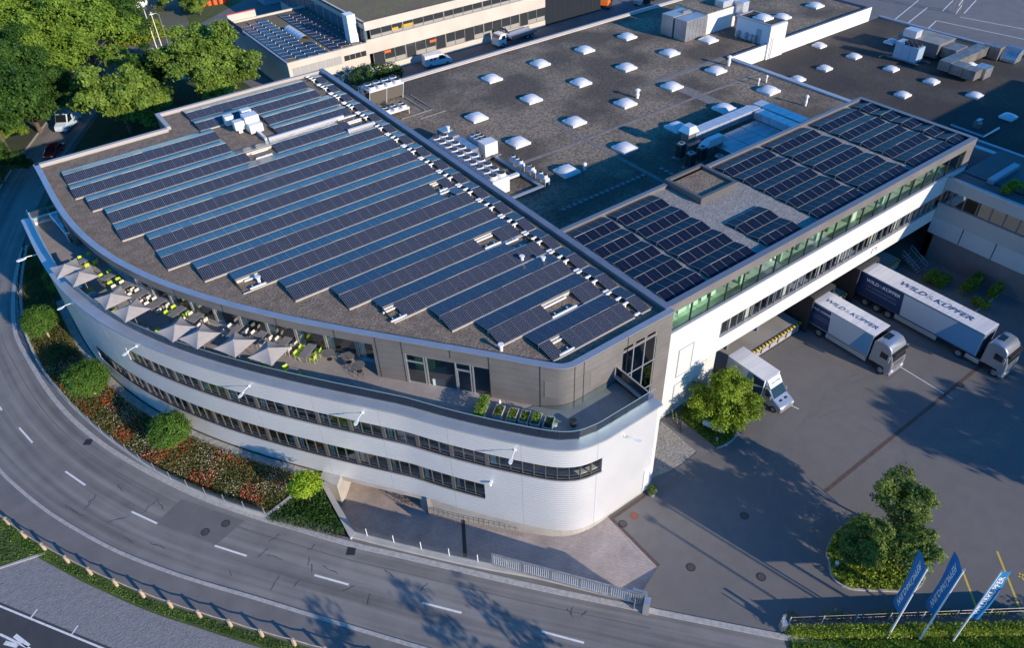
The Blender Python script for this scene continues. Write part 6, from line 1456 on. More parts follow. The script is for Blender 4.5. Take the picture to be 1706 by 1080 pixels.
# flatbed lorry with crane
t = empty('crane_lorry', 'white flatbed lorry with a folded loading crane behind its cab, in the street behind', 'lorry', (88.9, 121.0, 0), math.pi+.09)
MB().side([(5.6, .5), (5.6, 2.6), (6.9, 2.6), (7.5, 1.9), (7.55, .5)], -1.15, 1.15).obj('cab', vwhite, t, bevel=.08); MB().poly([(6.93, -1.0, 2.56), (6.93, 1.0, 2.56), (7.5, 1.0, 1.92), (7.5, -1.0, 1.92)][::-1]).obj('windscreen', cgl, t)
for s_ in (-1, 1): MB().poly([(5.8, s_*1.156, 1.6), (6.9, s_*1.156, 1.6), (6.7, s_*1.156, 2.3), (5.8, s_*1.156, 2.3)][::(1 if s_ < 0 else -1)]).obj('side_window', cgl, t)
MB().box(-2.5, 4.2, -1.2, 1.2, 1.0, 1.15).obj('flatbed', silver, t)
for s_ in (-1, 1): MB().box(-2.5, 4.2, s_*1.2-.03, s_*1.2+.03, 1.15, 1.6).obj('side_board', silver, t)
e = MB(); e.box(4.5, 5.3, -.5, .5, 1.0, 1.8); e.tube([(4.9, 0, 1.8), (4.9, 0, 3.2), (4.7, .9, 2.4), (4.9, -.9, 3.0), (4.6, -.8, 1.9)], .16, 6); e.obj('crane', mat('crane_blue', (.03, .05, .10), .5), t)
for x in (-1.2, .0, 6.5):
    for s_ in (-1, 1): wheel(t, x, s_*1.0, .48, .3)
MB().box(-2.4, 6, -.4, .4, .6, 1.0).obj('chassis', darkm, t)
# orange tracked excavators and small machines at the back
def digger(loc, rz, label):
    t = empty('excavator', label, 'excavator', loc, rz); M = mat('digger_orange', (.72, .17, .02), .4)
    for s_ in (-1, 1): MB().side([(-1.6, .35), (-1.3, .8), (1.3, .8), (1.6, .35), (1.3, 0), (-1.3, 0)], s_*1.0-.25, s_*1.0+.25).obj('track', rubber, t)
    MB().box(-1.6, .9, -1.0, 1.0, .85, 1.9).obj('body', M, t, bevel=.08); MB().box(-.1, 1.0, .1, 1.0, 1.9, 2.8).obj('cab', cgl, t); MB().tube([(.9, -.3, 1.5), (2.3, -.3, 3.3), (3.8, -.3, 2.0), (4.0, -.3, .8)], .18, 6).obj('arm', M, t)
    MB().box(3.6, 4.3, -.7, .1, .2, .9).obj('bucket', darkm, t)
x, y = at(1008, 8, .5); digger((x, y, 0), .6, 'orange tracked excavator at the top edge behind the workshop'); x, y = at(1040, -6, .5); digger((x+3, y+2, 0), 1.4, 'second excavator, cut by the top edge, right of the orange one')
for k, (px_, py_) in enumerate(((1062, 4), (1078, 2), (1092, -4))):
    x, y = at(px_, py_, .5); e = MB(); e.box(x-.5, x+.5, y-.8, y+.8, .3, 1.1, 0, ang=.4*k); e.tube([(x, y, 1.0), (x+.8, y+.5, 2.2)], .08, 5, 0); e.cyl(x-.4, y, 0, .35, .35, 10, 1)
    tag(e.obj('building_machine', [[mat('grey_mach', (.35, .36, .36), .5), darkm][k % 2], darkm]), ['pale', 'dark', 'smallest'][k]+' small building machine parked at the top edge of the street', 'machine', 'small machines at the top edge')
x, y = at(352, 2, .6)
for k in range(5):
    e = MB(); e.cyl(x-2+1.3*k, y-.3*k, 0, .9, .55, 10); e.cyl(x-2+1.3*k, y-.3*k, .9, 1.3, .4, 10)
    tag(e.obj('orange_tank', mat('orange_paint', (.75, .13, .03), .5)), '%s orange tank from the left on the lawn at the top edge' % ORD[k], 'tank', 'orange tanks on the lawn')
# bicycles
def bike(loc, rz, label, M):
    t = empty('bicycle', label, 'bicycle', loc, rz, None)
    for x in (-.52, .52): MB().tube([(x+.33*math.cos(2*math.pi*k/14), 0, .34+.33*math.sin(2*math.pi*k/14)) for k in range(15)], .022, 4).obj('wheel', rubber, t)
    e = MB(); e.tube([(-.52, 0, .34), (-.12, 0, .34), (.35, 0, .82), (-.2, 0, .80), (-.12, 0, .34)], .022, 4); e.tube([(-.52, 0, .34), (-.2, 0, .8)], .018, 4); e.tube([(.52, 0, .34), (.38, 0, .98)], .02, 4); e.obj('frame', M, t)
    MB().tube([(.38, -.28, 1.0), (.4, 0, 1.0), (.38, .28, 1.0)], .018, 4).obj('handlebar', blackp, t); MB().box(-.34, -.1, -.07, .07, .9, .95).obj('saddle', blackp, t)
for k, (px_, py_, lb, M) in enumerate(((1120, 692, 'yellow green bicycle, first in the stand by the white wall', lime), (1127, 699, 'grey bicycle, second in the stand by the white wall', alu), (1132, 707, 'dark bicycle, third in the stand by the white wall', darkm))):
    x, y = at(px_, py_, .4); bike((x, y, 0), 1.0, lb, M)
for px_, py_, lb in ((672, 832, 'black bicycle left of two leaning at the ramp wall'), (683, 838, 'black bicycle right of two leaning at the ramp wall')):
    x, y = at(px_, py_, -1.3); bike((x, y, zr(x, y)), 2.3, lb, darkm)
x, y = at(102, 167, .6); t = empty('road_sign', 'small round blue road sign on a pole at the shaded side street', 'road sign', (x, y, 0)); MB().tube([(0, 0, 0), (0, 0, 2.3)], .04, 5).obj('pole', alu, t); MB().box(-.3, .3, -.03, .03, 2.0, 2.6).obj('sign_board', mat('sign_blue', (.05, .28, .45), .4), t)
# ---------------------------------------------------------------- flags, gate, fences, signs
blueflag = mat('flag_blue', (.006, .14, .34), .8, col2=(.009, .17, .40), scale=1.2)
def flag(px_, py_, label, tw, H_=9.0, w_=1.5, furl=1.0, top=8.7, bot=3.1):
    x, y = at(px_, py_, 0); t = empty('flagpole', label, 'flag', (x, y, 0), 0, 'blue company flags on tall poles')
    MB().cyl(0, 0, 0, H_, .07, 10, r2=.045).obj('pole', whitem, t); MB().cyl(0, 0, H_, H_+.1, .07, 8).obj('finial', alu, t)
    e = MB(); nx, nz = 10, 22; d_ = Vector((math.cos(tw), math.sin(tw), 0)); s_ = Vector((-d_.y, d_.x, 0))
    def P_f(u, v):
        sl = .35*u if furl == 1 else .2*u
        wv = math.sin(u*4.2+v*2.5)*.10*u*furl+math.sin(v*6+u*2)*.04*u
        return d_*(.07+w_*u*furl)+s_*(wv+(1-furl)*math.sin(u*5)*.16)+Vector((0, 0, bot+(top-bot)*v-u*(1-v)*.7*furl-.05*u))
    for j in range(nz+1):
        for i in range(nx+1): e.v.append(tuple(P_f(i/nx, j/nz)))
    for j in range(nz):
        for i in range(nx): a = j*(nx+1)+i; e.f.append((a, a+1, a+nx+2, a+nx+1)); e.m.append(0)
    e.v += [tuple(Vector(v)+s_*.008) for v in e.v[:]]; n0_ = (nx+1)*(nz+1)
    for f_ in e.f[:]: e.f.append(tuple(k+n0_ for k in f_[::-1])); e.m.append(0)
    o = e.obj('flag', blueflag, t); o.data.polygons.foreach_set('use_smooth', [True]*len(o.data.polygons))
    # lettering follows the cloth: the words climb the flag and are seen from the back
    cu = bpy.data.curves.new('t', 'FONT'); cu.body = 'WILD&KÜPFER'; cu.size = .82; cu.offset = .014; cu.align_x = 'CENTER'; cu.align_y = 'CENTER'; cu.resolution_u = 2
    to = bpy.data.objects.new('t', cu); COL.objects.link(to); me = bpy.data.meshes.new_from_object(to.evaluated_get(bpy.context.evaluated_depsgraph_get())); bpy.data.objects.remove(to); bpy.data.curves.remove(cu)
    import bmesh
    bm = bmesh.new(); bm.from_mesh(me); bmesh.ops.triangulate(bm, faces=bm.faces); bmesh.ops.subdivide_edges(bm, edges=[q for q in bm.edges if q.calc_length() > .25], cuts=2); bm.to_mesh(me); bm.free()
    xs_ = [v.co.x for v in me.vertices]; span = max(xs_)-min(xs_)
    for v in me.vertices:
        vv = .5+v.co.x/span*.82; uu = .52-v.co.y/w_; p = P_f(min(max(uu, 0), 1), vv); 
        sd = 1 if s_.dot(Vector((-x, -y, HC)).normalized()) > 0 else -1
        v.co = p+s_*(.02 if sd > 0 else -.012)
    me.materials.clear(); me.materials.append(lwh); o = bpy.data.objects.new('lettering', me); COL.objects.link(o); o.parent = t
    for k in range(7): MB().box(-.03, .12, -.03, .03, bot+.3+(top-bot-.4)*k/6, bot+.38+(top-bot-.4)*k/6).obj('clip', whitem, t)
flag(1477.5, 1064.2, 'leftmost blue company flag on a white pole by the hedge', .74)
flag(1531.3, 1067.5, 'middle blue company flag on a white pole by the hedge', .74)
flag(1586.3, 1070.3, 'rightmost blue company flag, twisted narrow by the wind', -.35, furl=.6)
# sliding gate
ga, gb = Vector((*at(820, 941.5, .3), .3)), Vector((*at(1071, 1010, .3), .3)); gd = (gb-ga); L_ = gd.length; t = empty('sliding_gate', 'long silver sliding gate of upright bars along the road wall', 'gate', ga, math.atan2(gd.y, gd.x))
e = MB(); e.box(0, L_, -.06, .06, 1.42, 1.54); e.obj('top_rail', galv, t); MB().box(0, L_, -.07, .07, .12, .26).obj('bottom_rail', galv, t)
bm_ = None; nb = int(L_/.16)
for k in range(nb):
    if bm_ is None: o = MB().box(-.025, .025, -.03, .03, .26, 1.42).obj('bar', mat('bar_white', (.66, .67, .70), .35, .4), t); bm_ = o.data
    else: o = piece('bar', bm_, t, (0, 0, 0))
    o.location = (.05+L_/nb*k, 0, 0)
for k in range(6): MB().box(.1+(L_-.3)*k/5, .2+(L_-.3)*k/5, -.055, .055, .261, 1.419).obj('post', galv, t)
MB().box(L_-.9, L_+.2, .16, .34, 0, 1.5).obj('guide_frame', galv, t); MB().box(L_+.05, L_+.5, -.5, .15, -.3, 1.1).obj('drive_box', alu, t); MB().tube([(L_-.6, -.3, -.3), (L_-.6, -.3, 1.2)], .07, 6).obj('guide_post', galv, t)
# wooden posts with a rail
pb = [(15.8, 875), (44, 898), (76, 917.6), (115, 939), (153, 958.6), (196, 978), (240.6, 996.4), (287, 1014), (335, 1030), (386, 1045.6), (438, 1062), (492, 1077)]
pts = [at(*p) for p in pb]; pts = [(2*pts[0][0]-pts[1][0], 2*pts[0][1]-pts[1][1])]+pts+[(1.2+1.6*k, 31.1-2*k) for k in range(1, 4)]
t = empty('post_fence', 'roadside fence of short pale timber posts with a thin drooping rail', 'fence', (*pts[0], 0))
for p in pts: MB().box(p[0]-.09, p[0]+.09, p[1]-.09, p[1]+.09, -.05, 1.0, 0, ang=.6).obj('post', woodm, t, world=True)
for a, b in zip(pts, pts[1:]): MB().tube([(a[0], a[1], .95), ((a[0]+b[0])/2, (a[1]+b[1])/2, .86), (b[0], b[1], .95)], .045, 5).obj('rail', woodm, t, world=True)
# railings on walls: short posts with glass
t = empty('wall_railing', 'row of short steel posts with clear panels on the low ramp wall', 'railing', (8.5, 36.6, 0))
Q = offset(RW, .42); s = np.r_[0, np.cumsum(np.hypot(*np.diff(Q, axis=0).T))]
for k in range(6):
    a = 1.2+2.35*k
    if a > s[-1]-8: break
    p = (np.interp(a, s, Q[:, 0]), np.interp(a, s, Q[:, 1])); MB().tube([(*p, .3), (*p, 1.25)], .035, 6).obj('post', whitem, t, world=True)
ps = [(np.interp(a, s, Q[:, 0]), np.interp(a, s, Q[:, 1])) for a in np.arange(.2, s[-1]-8.5, 2.35)]
for a, b in zip(ps, ps[1:]): MB().poly([(*a, .35), (*b, .35), (*b, 1.15), (*a, 1.15)]).obj('glass_panel', glass('clear_guard', (.86, .9, .9), 0.0), t, world=True)
t = empty('meadow_railing', 'glass railing with steel posts on the curved meadow wall', 'railing', (0, 48, 0))
Q = offset(WL, .10); s = np.r_[0, np.cumsum(np.hypot(*np.diff(Q, axis=0).T))]; n = int(s[-1]/2.0)
for k in range(n+1):
    a = s[-1]*k/n; p = (np.interp(a, s, Q[:, 0]), np.interp(a, s, Q[:, 1])); MB().tube([(*p, .4), (*p, 1.35)], .035, 6).obj('post', alu, t, world=True)
    if k < n:
        b = s[-1]*(k+1)/n; q_ = (np.interp(b, s, Q[:, 0]), np.interp(b, s, Q[:, 1])); MB().poly([(*p, .5), (*q_, .5), (*q_, 1.25), (*p, 1.25)]).obj('glass_panel', glass('clear_guard', (.86, .9, .9), 0.0), t, world=True)
MB().poly([(3.7, 42.7, .5), (6.2, 43.3, .5), (6.2, 43.3, 1.25), (3.7, 42.7, 1.25)]).obj('glass_panel', glass('clear_guard', (.86, .9, .9), 0.0), t, world=True)
t = empty('bar_railing', 'dark bar railing along the concrete plinth above the ramp', 'railing', (17, 34, 0))
Q = offset(CP, -.25)[iP+2:nearest(CP, (20.6, 28.7))]; 
for a, b in zip(Q[::6], Q[6::6]):
    MB().tube([(*a, zr(*a)+1.0), (*b, zr(*b)+1.0)], .03, 4).obj('rail', galvd, t, world=True)
for k, p in enumerate(Q[::1]):
    for z_ in (0,): 
        if k % 1 == 0 and k < 60: MB().tube([(*p, zr(*p)), (*p, zr(*p)+1.0)], .015, 4).obj('bar', galvd, t, world=True)
# hedge-side fence by the flags
a, b = np.array(at(1316, 1037, .2)), np.array(at(1712, 1030, .2))
a = np.array([30.3, 11.1]); b = np.array([45.5, .6]); dv = (b-a)/np.hypot(*(b-a))
t = empty('yard_fence', 'low mesh fence with steel posts between the yard and the hedge', 'fence', (*a, 0))
for k in range(8):
    p = a+dv*(2.4*k+.3); MB().tube([(*p, 0), (*p, 1.0)], .035, 6).obj('post', whitem, t, world=True)
    q_ = p+dv*2.4
    if k < 7:
        for z_ in (.2, .55, .95): MB().tube([(*p, z_), (*q_, z_)], .014, 4).obj('wire', galvd, t, world=True)
        MB().poly([(*p, .1), (*q_, .1), (*q_, .95), (*p, .95)]).obj('mesh_panel', glass('mesh_veil', (.62, .64, .62), 0.0), t, world=True)
t = empty('gate_post', 'galvanised gate catch frame at the left end of the hedge', 'gate post', (29.9, 11.0, 0), -.6); MB().box(-.2, .2, -.2, .2, 0, .9).obj('base', alu, t); MB().box(-.12, .12, .22, .3, 0, 1.5).obj('upright', galv, t); MB().tube([(-.1, -.2, .5), (-.3, -.1, 1.5)], .05, 5).obj('arm', galv, t)
# company sign and light column at the leafy tree
x, y = at(1186, 716, .3); t = empty('company_sign', 'low pale sign board on short legs in the grass under the leafy tree', 'sign', (x, y, 0), math.radians(-74)+math.pi/2-1.6)
t.rotation_euler = (0, 0, math.atan2(25.8-27.4, 39.4-39.7)+.5)
MB().box(-.95, .95, -.04, .04, .45, 1.15).obj('sign_board', mat('sign_pale', (.55, .60, .68), .4), t); brand(t, .17, Matrix.Translation((-.62, .045, .92)) @ Matrix.Rotation(math.pi, 4, 'Z') @ Matrix.Rotation(math.pi/2, 4, 'X') @ Matrix.Translation((-1.24, 0, 0)), ltxt, lgr, shear=0)
for a in (-.8, .8): MB().tube([(a, 0, 0), (a, 0, .5)], .03, 5).obj('leg', alu, t)
x, y = at(1194, 735, .2); t = empty('bollard_light', 'short round bollard light at the kerb corner below the leafy tree', 'bollard', (x, y, 0)); MB().cyl(0, 0, 0, .85, .10, 12).obj('post', alu, t); MB().cyl(0, 0, .85, .95, .16, 12).obj('cap', darkm, t)
x, y = at(1392, 945, .3); t = empty('bollard_light', 'short bollard light at the left tip of the tree island', 'bollard', (x, y, 0)); MB().cyl(0, 0, 0, .8, .10, 12).obj('post', alu, t); MB().cyl(0, 0, .8, .9, .14, 12).obj('cap', whitem, t)
# poles top left
for px_, py_, h_, lb in ((262, 82, 9, 'left one of two thin white poles at the top left street'), (272, 84, 7.5, 'right one of two thin white poles at the top left street')):
    x, y = at(px_, py_, 0); t = empty('white_pole', lb, 'pole', (x, y, 0), 0, 'thin white poles'); MB().cyl(0, 0, 0, h_, .10, 8, r2=.07).obj('pole', whitem, t); MB().cyl(0, 0, h_, h_+.15, .12, 8).obj('cap', whitem, t)
x, y = at(282, 78, 0); t = empty('street_lamp', 'grey street lamp with a short curved head at the top left street', 'street lamp', (x, y, 0)); MB().tube([(0, 0, 0), (0, 0, 6.5), (-.4, -.1, 6.9), (-1.1, -.2, 6.9)], .07, 6).obj('pole', alu, t); MB().box(-1.7, -1.0, -.35, -.05, 6.85, 7.0).obj('lamp_head', whitem, t)
t = empty('lattice_mast', 'small lattice mast base at the top right corner of the lot', 'mast', (*at(1590, 20, 0), 0)); e = MB()
for k in range(5):
    for a in (-.7, .7):
        for b in (-.7, .7): e.tube([(a, b, 1.5*k), (a*.95, b*.95, 1.5*k+1.5)], .06, 4)
    e.tube([(-.7, -.7, 1.5*k), (.7, -.7, 1.5*k+1.5)], .04, 4); e.tube([(-.7, .7, 1.5*k), (-.7, -.7, 1.5*k+1.5)], .04, 4)
e.obj('frame', galv, t)
# white house corner at the top left
t = empty('white_house', 'corner of a white boarded house roof at the top left behind the hedge', 'house', (*at(222, 14, 0), 0)); x, y = at(222, 14, 0)
MB().box(-5, 3.5, 0, 8, 0, 4).obj('wall', whitem, t)
for k in range(9): MB().box(-5.4+1.0*k, -4.46+1.0*k, -.5, 8, 4.0, 4.12).obj('roof_board', mat('roof_board', (.55, .55, .60), .5), t)
t = empty('garden_shed', 'small pale blue shed at the top edge above the low workshop', 'shed', (*at(462, 4, 0), 0)); MB().box(-3, 3, 0, 5, 0, 2.2).obj('wall', mat('shed_blue', (.25, .38, .45), .6), t); MB().box(-3.2, 3.2, -.2, 5.2, 2.2, 2.35).obj('roof', whitem, t)
x, y = at(200, 78, .3)
for k in range(3): 
    e = MB(); e.tube([(x-.6+.35*k, y+.6*k-1.2, .18), (x+.4+.35*k, y+.6*k+1.0, .18)], .2, 8); tag(e.obj('log', woodm), ['lowest', 'middle', 'upper'][k]+' one of the pale logs lying beside the top left street', 'log', 'logs beside the street')
# bench group on the court building terrace
t = empty('roof_bench', 'L shaped pale bench strip on the shaded terrace of the court building', 'bench', (84, 25.5, 10.0)); e = MB(); e.box(-1.2, 4.5, 1.6, 2.3, .0, .5); e.obj('seat', mat('bench_blue', (.30, .38, .45), .5), t)
# extra yard bits
t = empty('court_kerbs', 'x', 'x'); bpy.data.objects.remove(t)
e = MB()
for (a, b, c, d_) in ((74.6, 79.6, 21.0, 21.15), (74.5, 74.65, 21.0, 29.5)): e.box(a, b, c, d_, 0, .12)
struct(e.obj('kerb_edge', conc))
x, y = at(1430, 487, .3)
# ---------------------------------------------------------------- planting
def leafobj(name, C, N, size, M, par=None, seed=0, mi=None, aspect=.62):
    o = bpy.data.objects.new(name, leafmesh(name, C, N, size, M, mi, seed, aspect)); COL.objects.link(o)
    if par: o.parent = par
    return o
def trunkmesh(h, r, seed, nb=6, spread=2.0, top=.7):
    rg = random.Random(seed); e = MB(); lean = rg.uniform(-.3, .3)
    e.tube([(0, 0, -.1), (lean*.2, 0, h*.35), (lean*.5, lean*.3, h*.6), (lean, lean*.5, h*top)], r, 8, r2=r*.35)
    for k in range(nb):
        a = rg.uniform(0, 6.28); z = h*rg.uniform(.3, .6); L_ = spread*rg.uniform(.6, 1)
        e.tube([(lean*.3, 0, z), (math.cos(a)*L_*.5, math.sin(a)*L_*.5, z+h*.12), (math.cos(a)*L_, math.sin(a)*L_, z+h*.25)], r*.4, 5, r2=r*.1)
    return e
def tree(loc, label, lobes, h, r, M, ncl, per, cr, size, seed, cat='tree', grp=None, name='leafy_tree', spread=2, low=-.35, fill=.25):
    t = empty(name, label, cat, loc, 0, grp)
    trunkmesh(h, r, seed, spread=spread).obj('trunk', bark, t)
    C, N = crownpts(lobes, ncl, per, cr, seed, low, fill); leafobj('crown', C, N, size, M, t, seed)
    return t
# clipped ball trees of the meadow
def ball(px_, py_, zc, r, label, seed):
    x, y = at(px_, py_, zc); lob = [(0, 0, zc, r, r, r*.86)]+[(rnd.uniform(-.35, .35)*r, rnd.uniform(-.35, .35)*r, zc+rnd.uniform(-.2, .25)*r, r*.78, r*.78, r*.68) for _ in range(5)]
    t = empty('ball_tree', label, 'tree', (x, y, .2), 0, 'clipped ball trees in the meadow'); MB().tube([(0, 0, -.2), (0, 0, zc-.2)], .1, 7).obj('trunk', mat('pale_bark', (.42, .33, .24), .9), t)
    C, N = crownpts(lob, 900, 16, .16*r, seed, -.8, .1); leafobj('crown', C, N, .17, leafball, t, seed)
ball(67, 535, 2.7, 1.62, 'upper left clipped ball tree of the meadow, beside the shaded road', 1)
ball(145, 632, 2.6, 1.9, 'middle clipped ball tree of the meadow, the broadest', 2)
ball(282, 718, 2.5, 1.65, 'lower right clipped ball tree of the meadow, in full sun', 3)
ball(105, 512-46, 2.6, 1.7, 'shaded clipped ball tree under the far left wall lamps', 4)
# lime green young tree
x, y = at(518, 838, .1)
tree((x, y, 0), 'bright lime green young tree in the green bed above the road', [(0, 0, 2.5, 1.15, 1.15, 1.0), (-.5, .3, 2.2, .8, .8, .6), (.6, .1, 2.3, .8, .8, .65), (.1, .1, 3.3, .6, .6, .6)], 2.8, .09, leaflime, 300, 11, .24, .2, 5, spread=.8)
# leafy tree at the wing
x, y = at(1203, 692, .2)
lob = [(0, 0, 2.1, 1.9, 1.9, 1.2), (0, 0, 3.5, 1.3, 1.3, 1.3), (.1, .1, 5.0, .6, .6, 1.1)]
tree((x, y, 0), 'wide yellow green tree in the grass island against the white wing wall', lob+[(math.cos(a_)*r_, math.sin(a_)*r_, z_, .75, .75, .35) for a_, r_, z_ in [(rnd.uniform(0, 6.28), rnd.uniform(1.6, 2.9), rnd.uniform(1.0, 3.2)) for _ in range(26)]]+[(math.cos(a_)*r_, math.sin(a_)*r_, z_, .45, .45, .4) for a_, r_, z_ in [(rnd.uniform(0, 6.28), rnd.uniform(.6, 1.8), rnd.uniform(3.6, 5.6)) for _ in range(14)]], 5.2, .16, [leafwing], 2300, 11, .26, .19, 6, spread=1.8, fill=.35, low=-.9)
# island trees
def isl(px_, py_, zc, r, label, seed, h):
    x, y = at(px_, py_, zc); lob = [(0, 0, zc, r*.92, r*.92, r*.95)]+[(rnd.uniform(-.8, .8)*r, rnd.uniform(-.8, .8)*r, zc+rnd.uniform(-.8, .8)*r, r*rnd.uniform(.2, .45), r*rnd.uniform(.2, .45), r*rnd.uniform(.2, .4)) for _ in range(16)]
    tree((x, y, 0), label, lob, zc*1.1, .13, leafisl, 1000, 12, .2, .19, seed, grp='round trees on the yard island', spread=r*.6, fill=.3, low=-.6)
isl(1508, 838, 3.9, 1.9, 'tallest round tree at the back of the yard island', 31, 4)
isl(1447, 903, 3.1, 1.75, 'left round tree of the yard island with reddish leaf tips', 32, 3)
isl(1518, 912, 3.1, 1.8, 'right round tree of the yard island', 33, 3)
# island ground cover
I_ = [at(*p) for p in ((1380, 935), (1385.5, 963), (1413, 982.7), (1474, 987), (1519, 987), (1537, 974), (1540, 955))]+[(43.6, 9.4), (43.3, 11.8), (41.5, 13.4), (39.4, 13.5), (37.6, 12.9)]
IP = smoothpath(I_+[I_[0]], .4); struct(band(IP, -.0, .14, -.02, .14).obj('island_kerb', sett)); struct(sheet('island_soil', [tuple(p) for p in IP[:-1]], .1, soil))
Pp = pts_in_poly(I_, 5200, 3); zz = .12+np.random.default_rng(1).random(5200)*.45
o = leafobj('ground_shrubs', np.c_[Pp, zz], np.tile([0, 0, 1.], (5200, 1)), .22, leafhedge, None, 9); stuff(o, 'yellow green low shrubs covering the yard island', 'ground cover')
# wing island
Iw = [at(*p) for p in ((1229, 689), (1230, 709), (1222.7, 729.4), (1208, 741), (1193.7, 747), (1134, 699))]+[(38.9, 30.3), (44.4, 30.3), (44.6, 28.5)]
IPw = smoothpath(Iw[:5], .4); struct(band(IPw, 0, .15, -.02, .13).obj('island_kerb', sett)); struct(sheet('island_lawn', Iw, .09, grass))
Pp = pts_in_poly(Iw, 7000, 4); o = leafobj('grass_tufts', np.c_[Pp, .1+np.random.default_rng(2).random(7000)*.12], np.tile([0, .6, .5], (7000, 1)), .16, leafbright, None, 10); stuff(o, 'grass growing in the island below the leafy tree', 'grass')
gb_ = [at(*p) for p in ((1101.7, 703), (1159.6, 753), (1137, 772))]+[(33.5, 25.9), (32.0, 26.2), (31.3, 27.5), (31.3, 30.0), (36.6, 30.1)]
struct(sheet('gravel_bed', gb_, .03, mat('grey_pebbles', (.26, .245, .22), .95, col2=(.19, .18, .165), scale=2, bump=1, bscale=5, col3=(.40, .38, .35), scale3=6, amt3=.6)))
struct(sheet('footpath', [at(1101.7, 703), at(1134, 699), at(1193.7, 747), at(1152, 775), at(1100, 815), (31.3, 25.3), (33.5, 25.7), at(1137, 774), at(1161, 754)], .022, pave))
# shrub beds
bed = [(3.95, 42.4), (8.2, 37.2), (8.6, 42.7), (6.3, 43.0)]
Pp = pts_in_poly(bed, 5000, 5); e_ = np.random.default_rng(3); o = leafobj('bed_shrubs', np.c_[Pp, .15+e_.random(5000)*.45], np.tile([0, 0, .8], (5000, 1)), .17, leafdark, None, 11); stuff(o, 'dark green low shrubs in the triangular bed', 'ground cover')
Cl = []; Nl = []
for k in range(15):
    for j in range(2):
        t_ = (k+.4*j)/15; c = np.array([3.95+.25*j, 42.35+.25*j])*(1-t_)+np.array([8.0+.2*j, 37.3+.2*j])*t_; p = np.c_[e_.normal(c[0], .13, 110), e_.normal(c[1], .13, 110), .15+e_.random(110)*.38]; Cl.append(p); Nl.append(np.tile([0, 0, .8], (110, 1)))
o = leafobj('lavender_edge', np.vstack(Cl), np.vstack(Nl), .15, leafgrey, None, 12); stuff(o, 'row of grey green tufts edging the triangular bed', 'ground cover')
# meadow
j0, j1 = nearest(CP, (-4, 86)), nearest(CP, (9.0, 44.4))
mead = [tuple(p) for p in offset(WL, .3)]+[(6.1, 43.5), (8.7, 43.2)]+[tuple(p) for p in offset(CP, -.9)[j0:j1][::-1]]+[(-4.6, 92)]
struct(sheet('meadow_soil', [tuple(p) for p in offset(WL, .27)]+[(6.2, 43.35), (9.2, 43.1)]+[tuple(p) for p in offset(CP, .1)[j0:j1][::-1]]+[(-4, 96)], .2, forest))
struct(band(CP[j0:j1], -.9, -.1, .15, .24).obj('gravel_strip', mat('pale_pebbles', (.36, .34, .31), .95, col2=(.24, .23, .21), scale=2.5, bump=1, bscale=5)))
n = 52000; Pp = pts_in_poly(mead, n, 6); e_ = np.random.default_rng(6); hh = .22+e_.random(n)*.42
o = leafobj('meadow_plants', np.c_[Pp, hh], np.tile([0, 0, .55], (n, 1)), .15, foliage('leaf_meadow', (.08, .095, .024), (.15, .155, .04), (.23, .20, .07), .6), None, 13); stuff(o, 'dense green meadow plants between the curved wall and the building', 'meadow')
n = 9000; Pp = pts_in_poly(mead, n, 7); e_ = np.random.default_rng(7)
# blossoms gather in drifts
dr = np.sin(Pp[:, 0]*1.9+1.3+np.sin(Pp[:, 1]))+np.sin(Pp[:, 1]*1.3)+np.sin(Pp[:, 0]*.8-Pp[:, 1]*.9+2)*1.2; fl = Pp[:, 1] < 74
red = fl & (dr+e_.normal(0, .5, n) > .7) ; P1 = Pp[red][:1700]; P2 = Pp[fl & (np.sin(Pp[:, 0]*1.4-1+np.sin(Pp[:, 1]*1.7))+np.sin(Pp[:, 1]*1.1+2)+e_.normal(0, .6, n) > .2)][:1700]
o = leafobj('red_blossoms', np.c_[P1, .55+e_.random(len(P1))*.2], np.tile([0, -.3, 1.], (len(P1), 1)), .095, redf, None, 14, aspect=.9); stuff(o, 'red poppies scattered through the meadow', 'flowers')
o = leafobj('white_blossoms', np.c_[P2, .55+e_.random(len(P2))*.2], np.tile([0, -.3, 1.], (len(P2), 1)), .06, whitef, None, 15, aspect=.9); stuff(o, 'white daisies scattered through the meadow', 'flowers')
P3 = pts_in_poly(mead, 5000, 8); o = leafobj('dry_stalks', np.c_[P3, .5+e_.random(5000)*.2], np.tile([.4, .2, .3], (5000, 1)), .16, dryg, None, 16, aspect=.3); stuff(o, 'dry yellow stalks in the meadow', 'stalks')
# hedge and grass at the lower right
a = np.array([30.1, 10.7]); b = np.array([46.0, -.9]); dv = (b-a)/np.hypot(*(b-a)); nv_ = np.array([dv[1], -dv[0]])
def strip(n, s0, s1, z0_, z1_, seed, L_=19.6):
    e_ = np.random.default_rng(seed); t_ = e_.random(n)*L_; s_ = s0+(s1-s0)*e_.random(n); return np.c_[a+t_[:, None]*dv+s_[:, None]*nv_, z0_+(z1_-z0_)*e_.random(n)**.6]
C = strip(9000, .0, .85, .1, .95, 21); o = leafobj('clipped_hedge', C, np.tile([0, 0, .6], (9000, 1)), .16, leafhedge, None, 22); tag(o, 'long low clipped hedge between the flags and the yard fence', 'hedge')
qd = lambda t_, s_: tuple(a+dv*t_+nv_*s_)
struct(sheet('verge_lawn', [qd(-.3, -.1), qd(30, -.1), qd(30, 2.6), qd(-.3, 1.5)], .05, grass)); C = strip(14000, .85, 2.4, .05, .18, 23); o = leafobj('verge_grass', C, np.tile([0, .5, .6], (14000, 1)), .14, leafbright, None, 24); stuff(o, 'bright grass strip in front of the low hedge', 'grass')
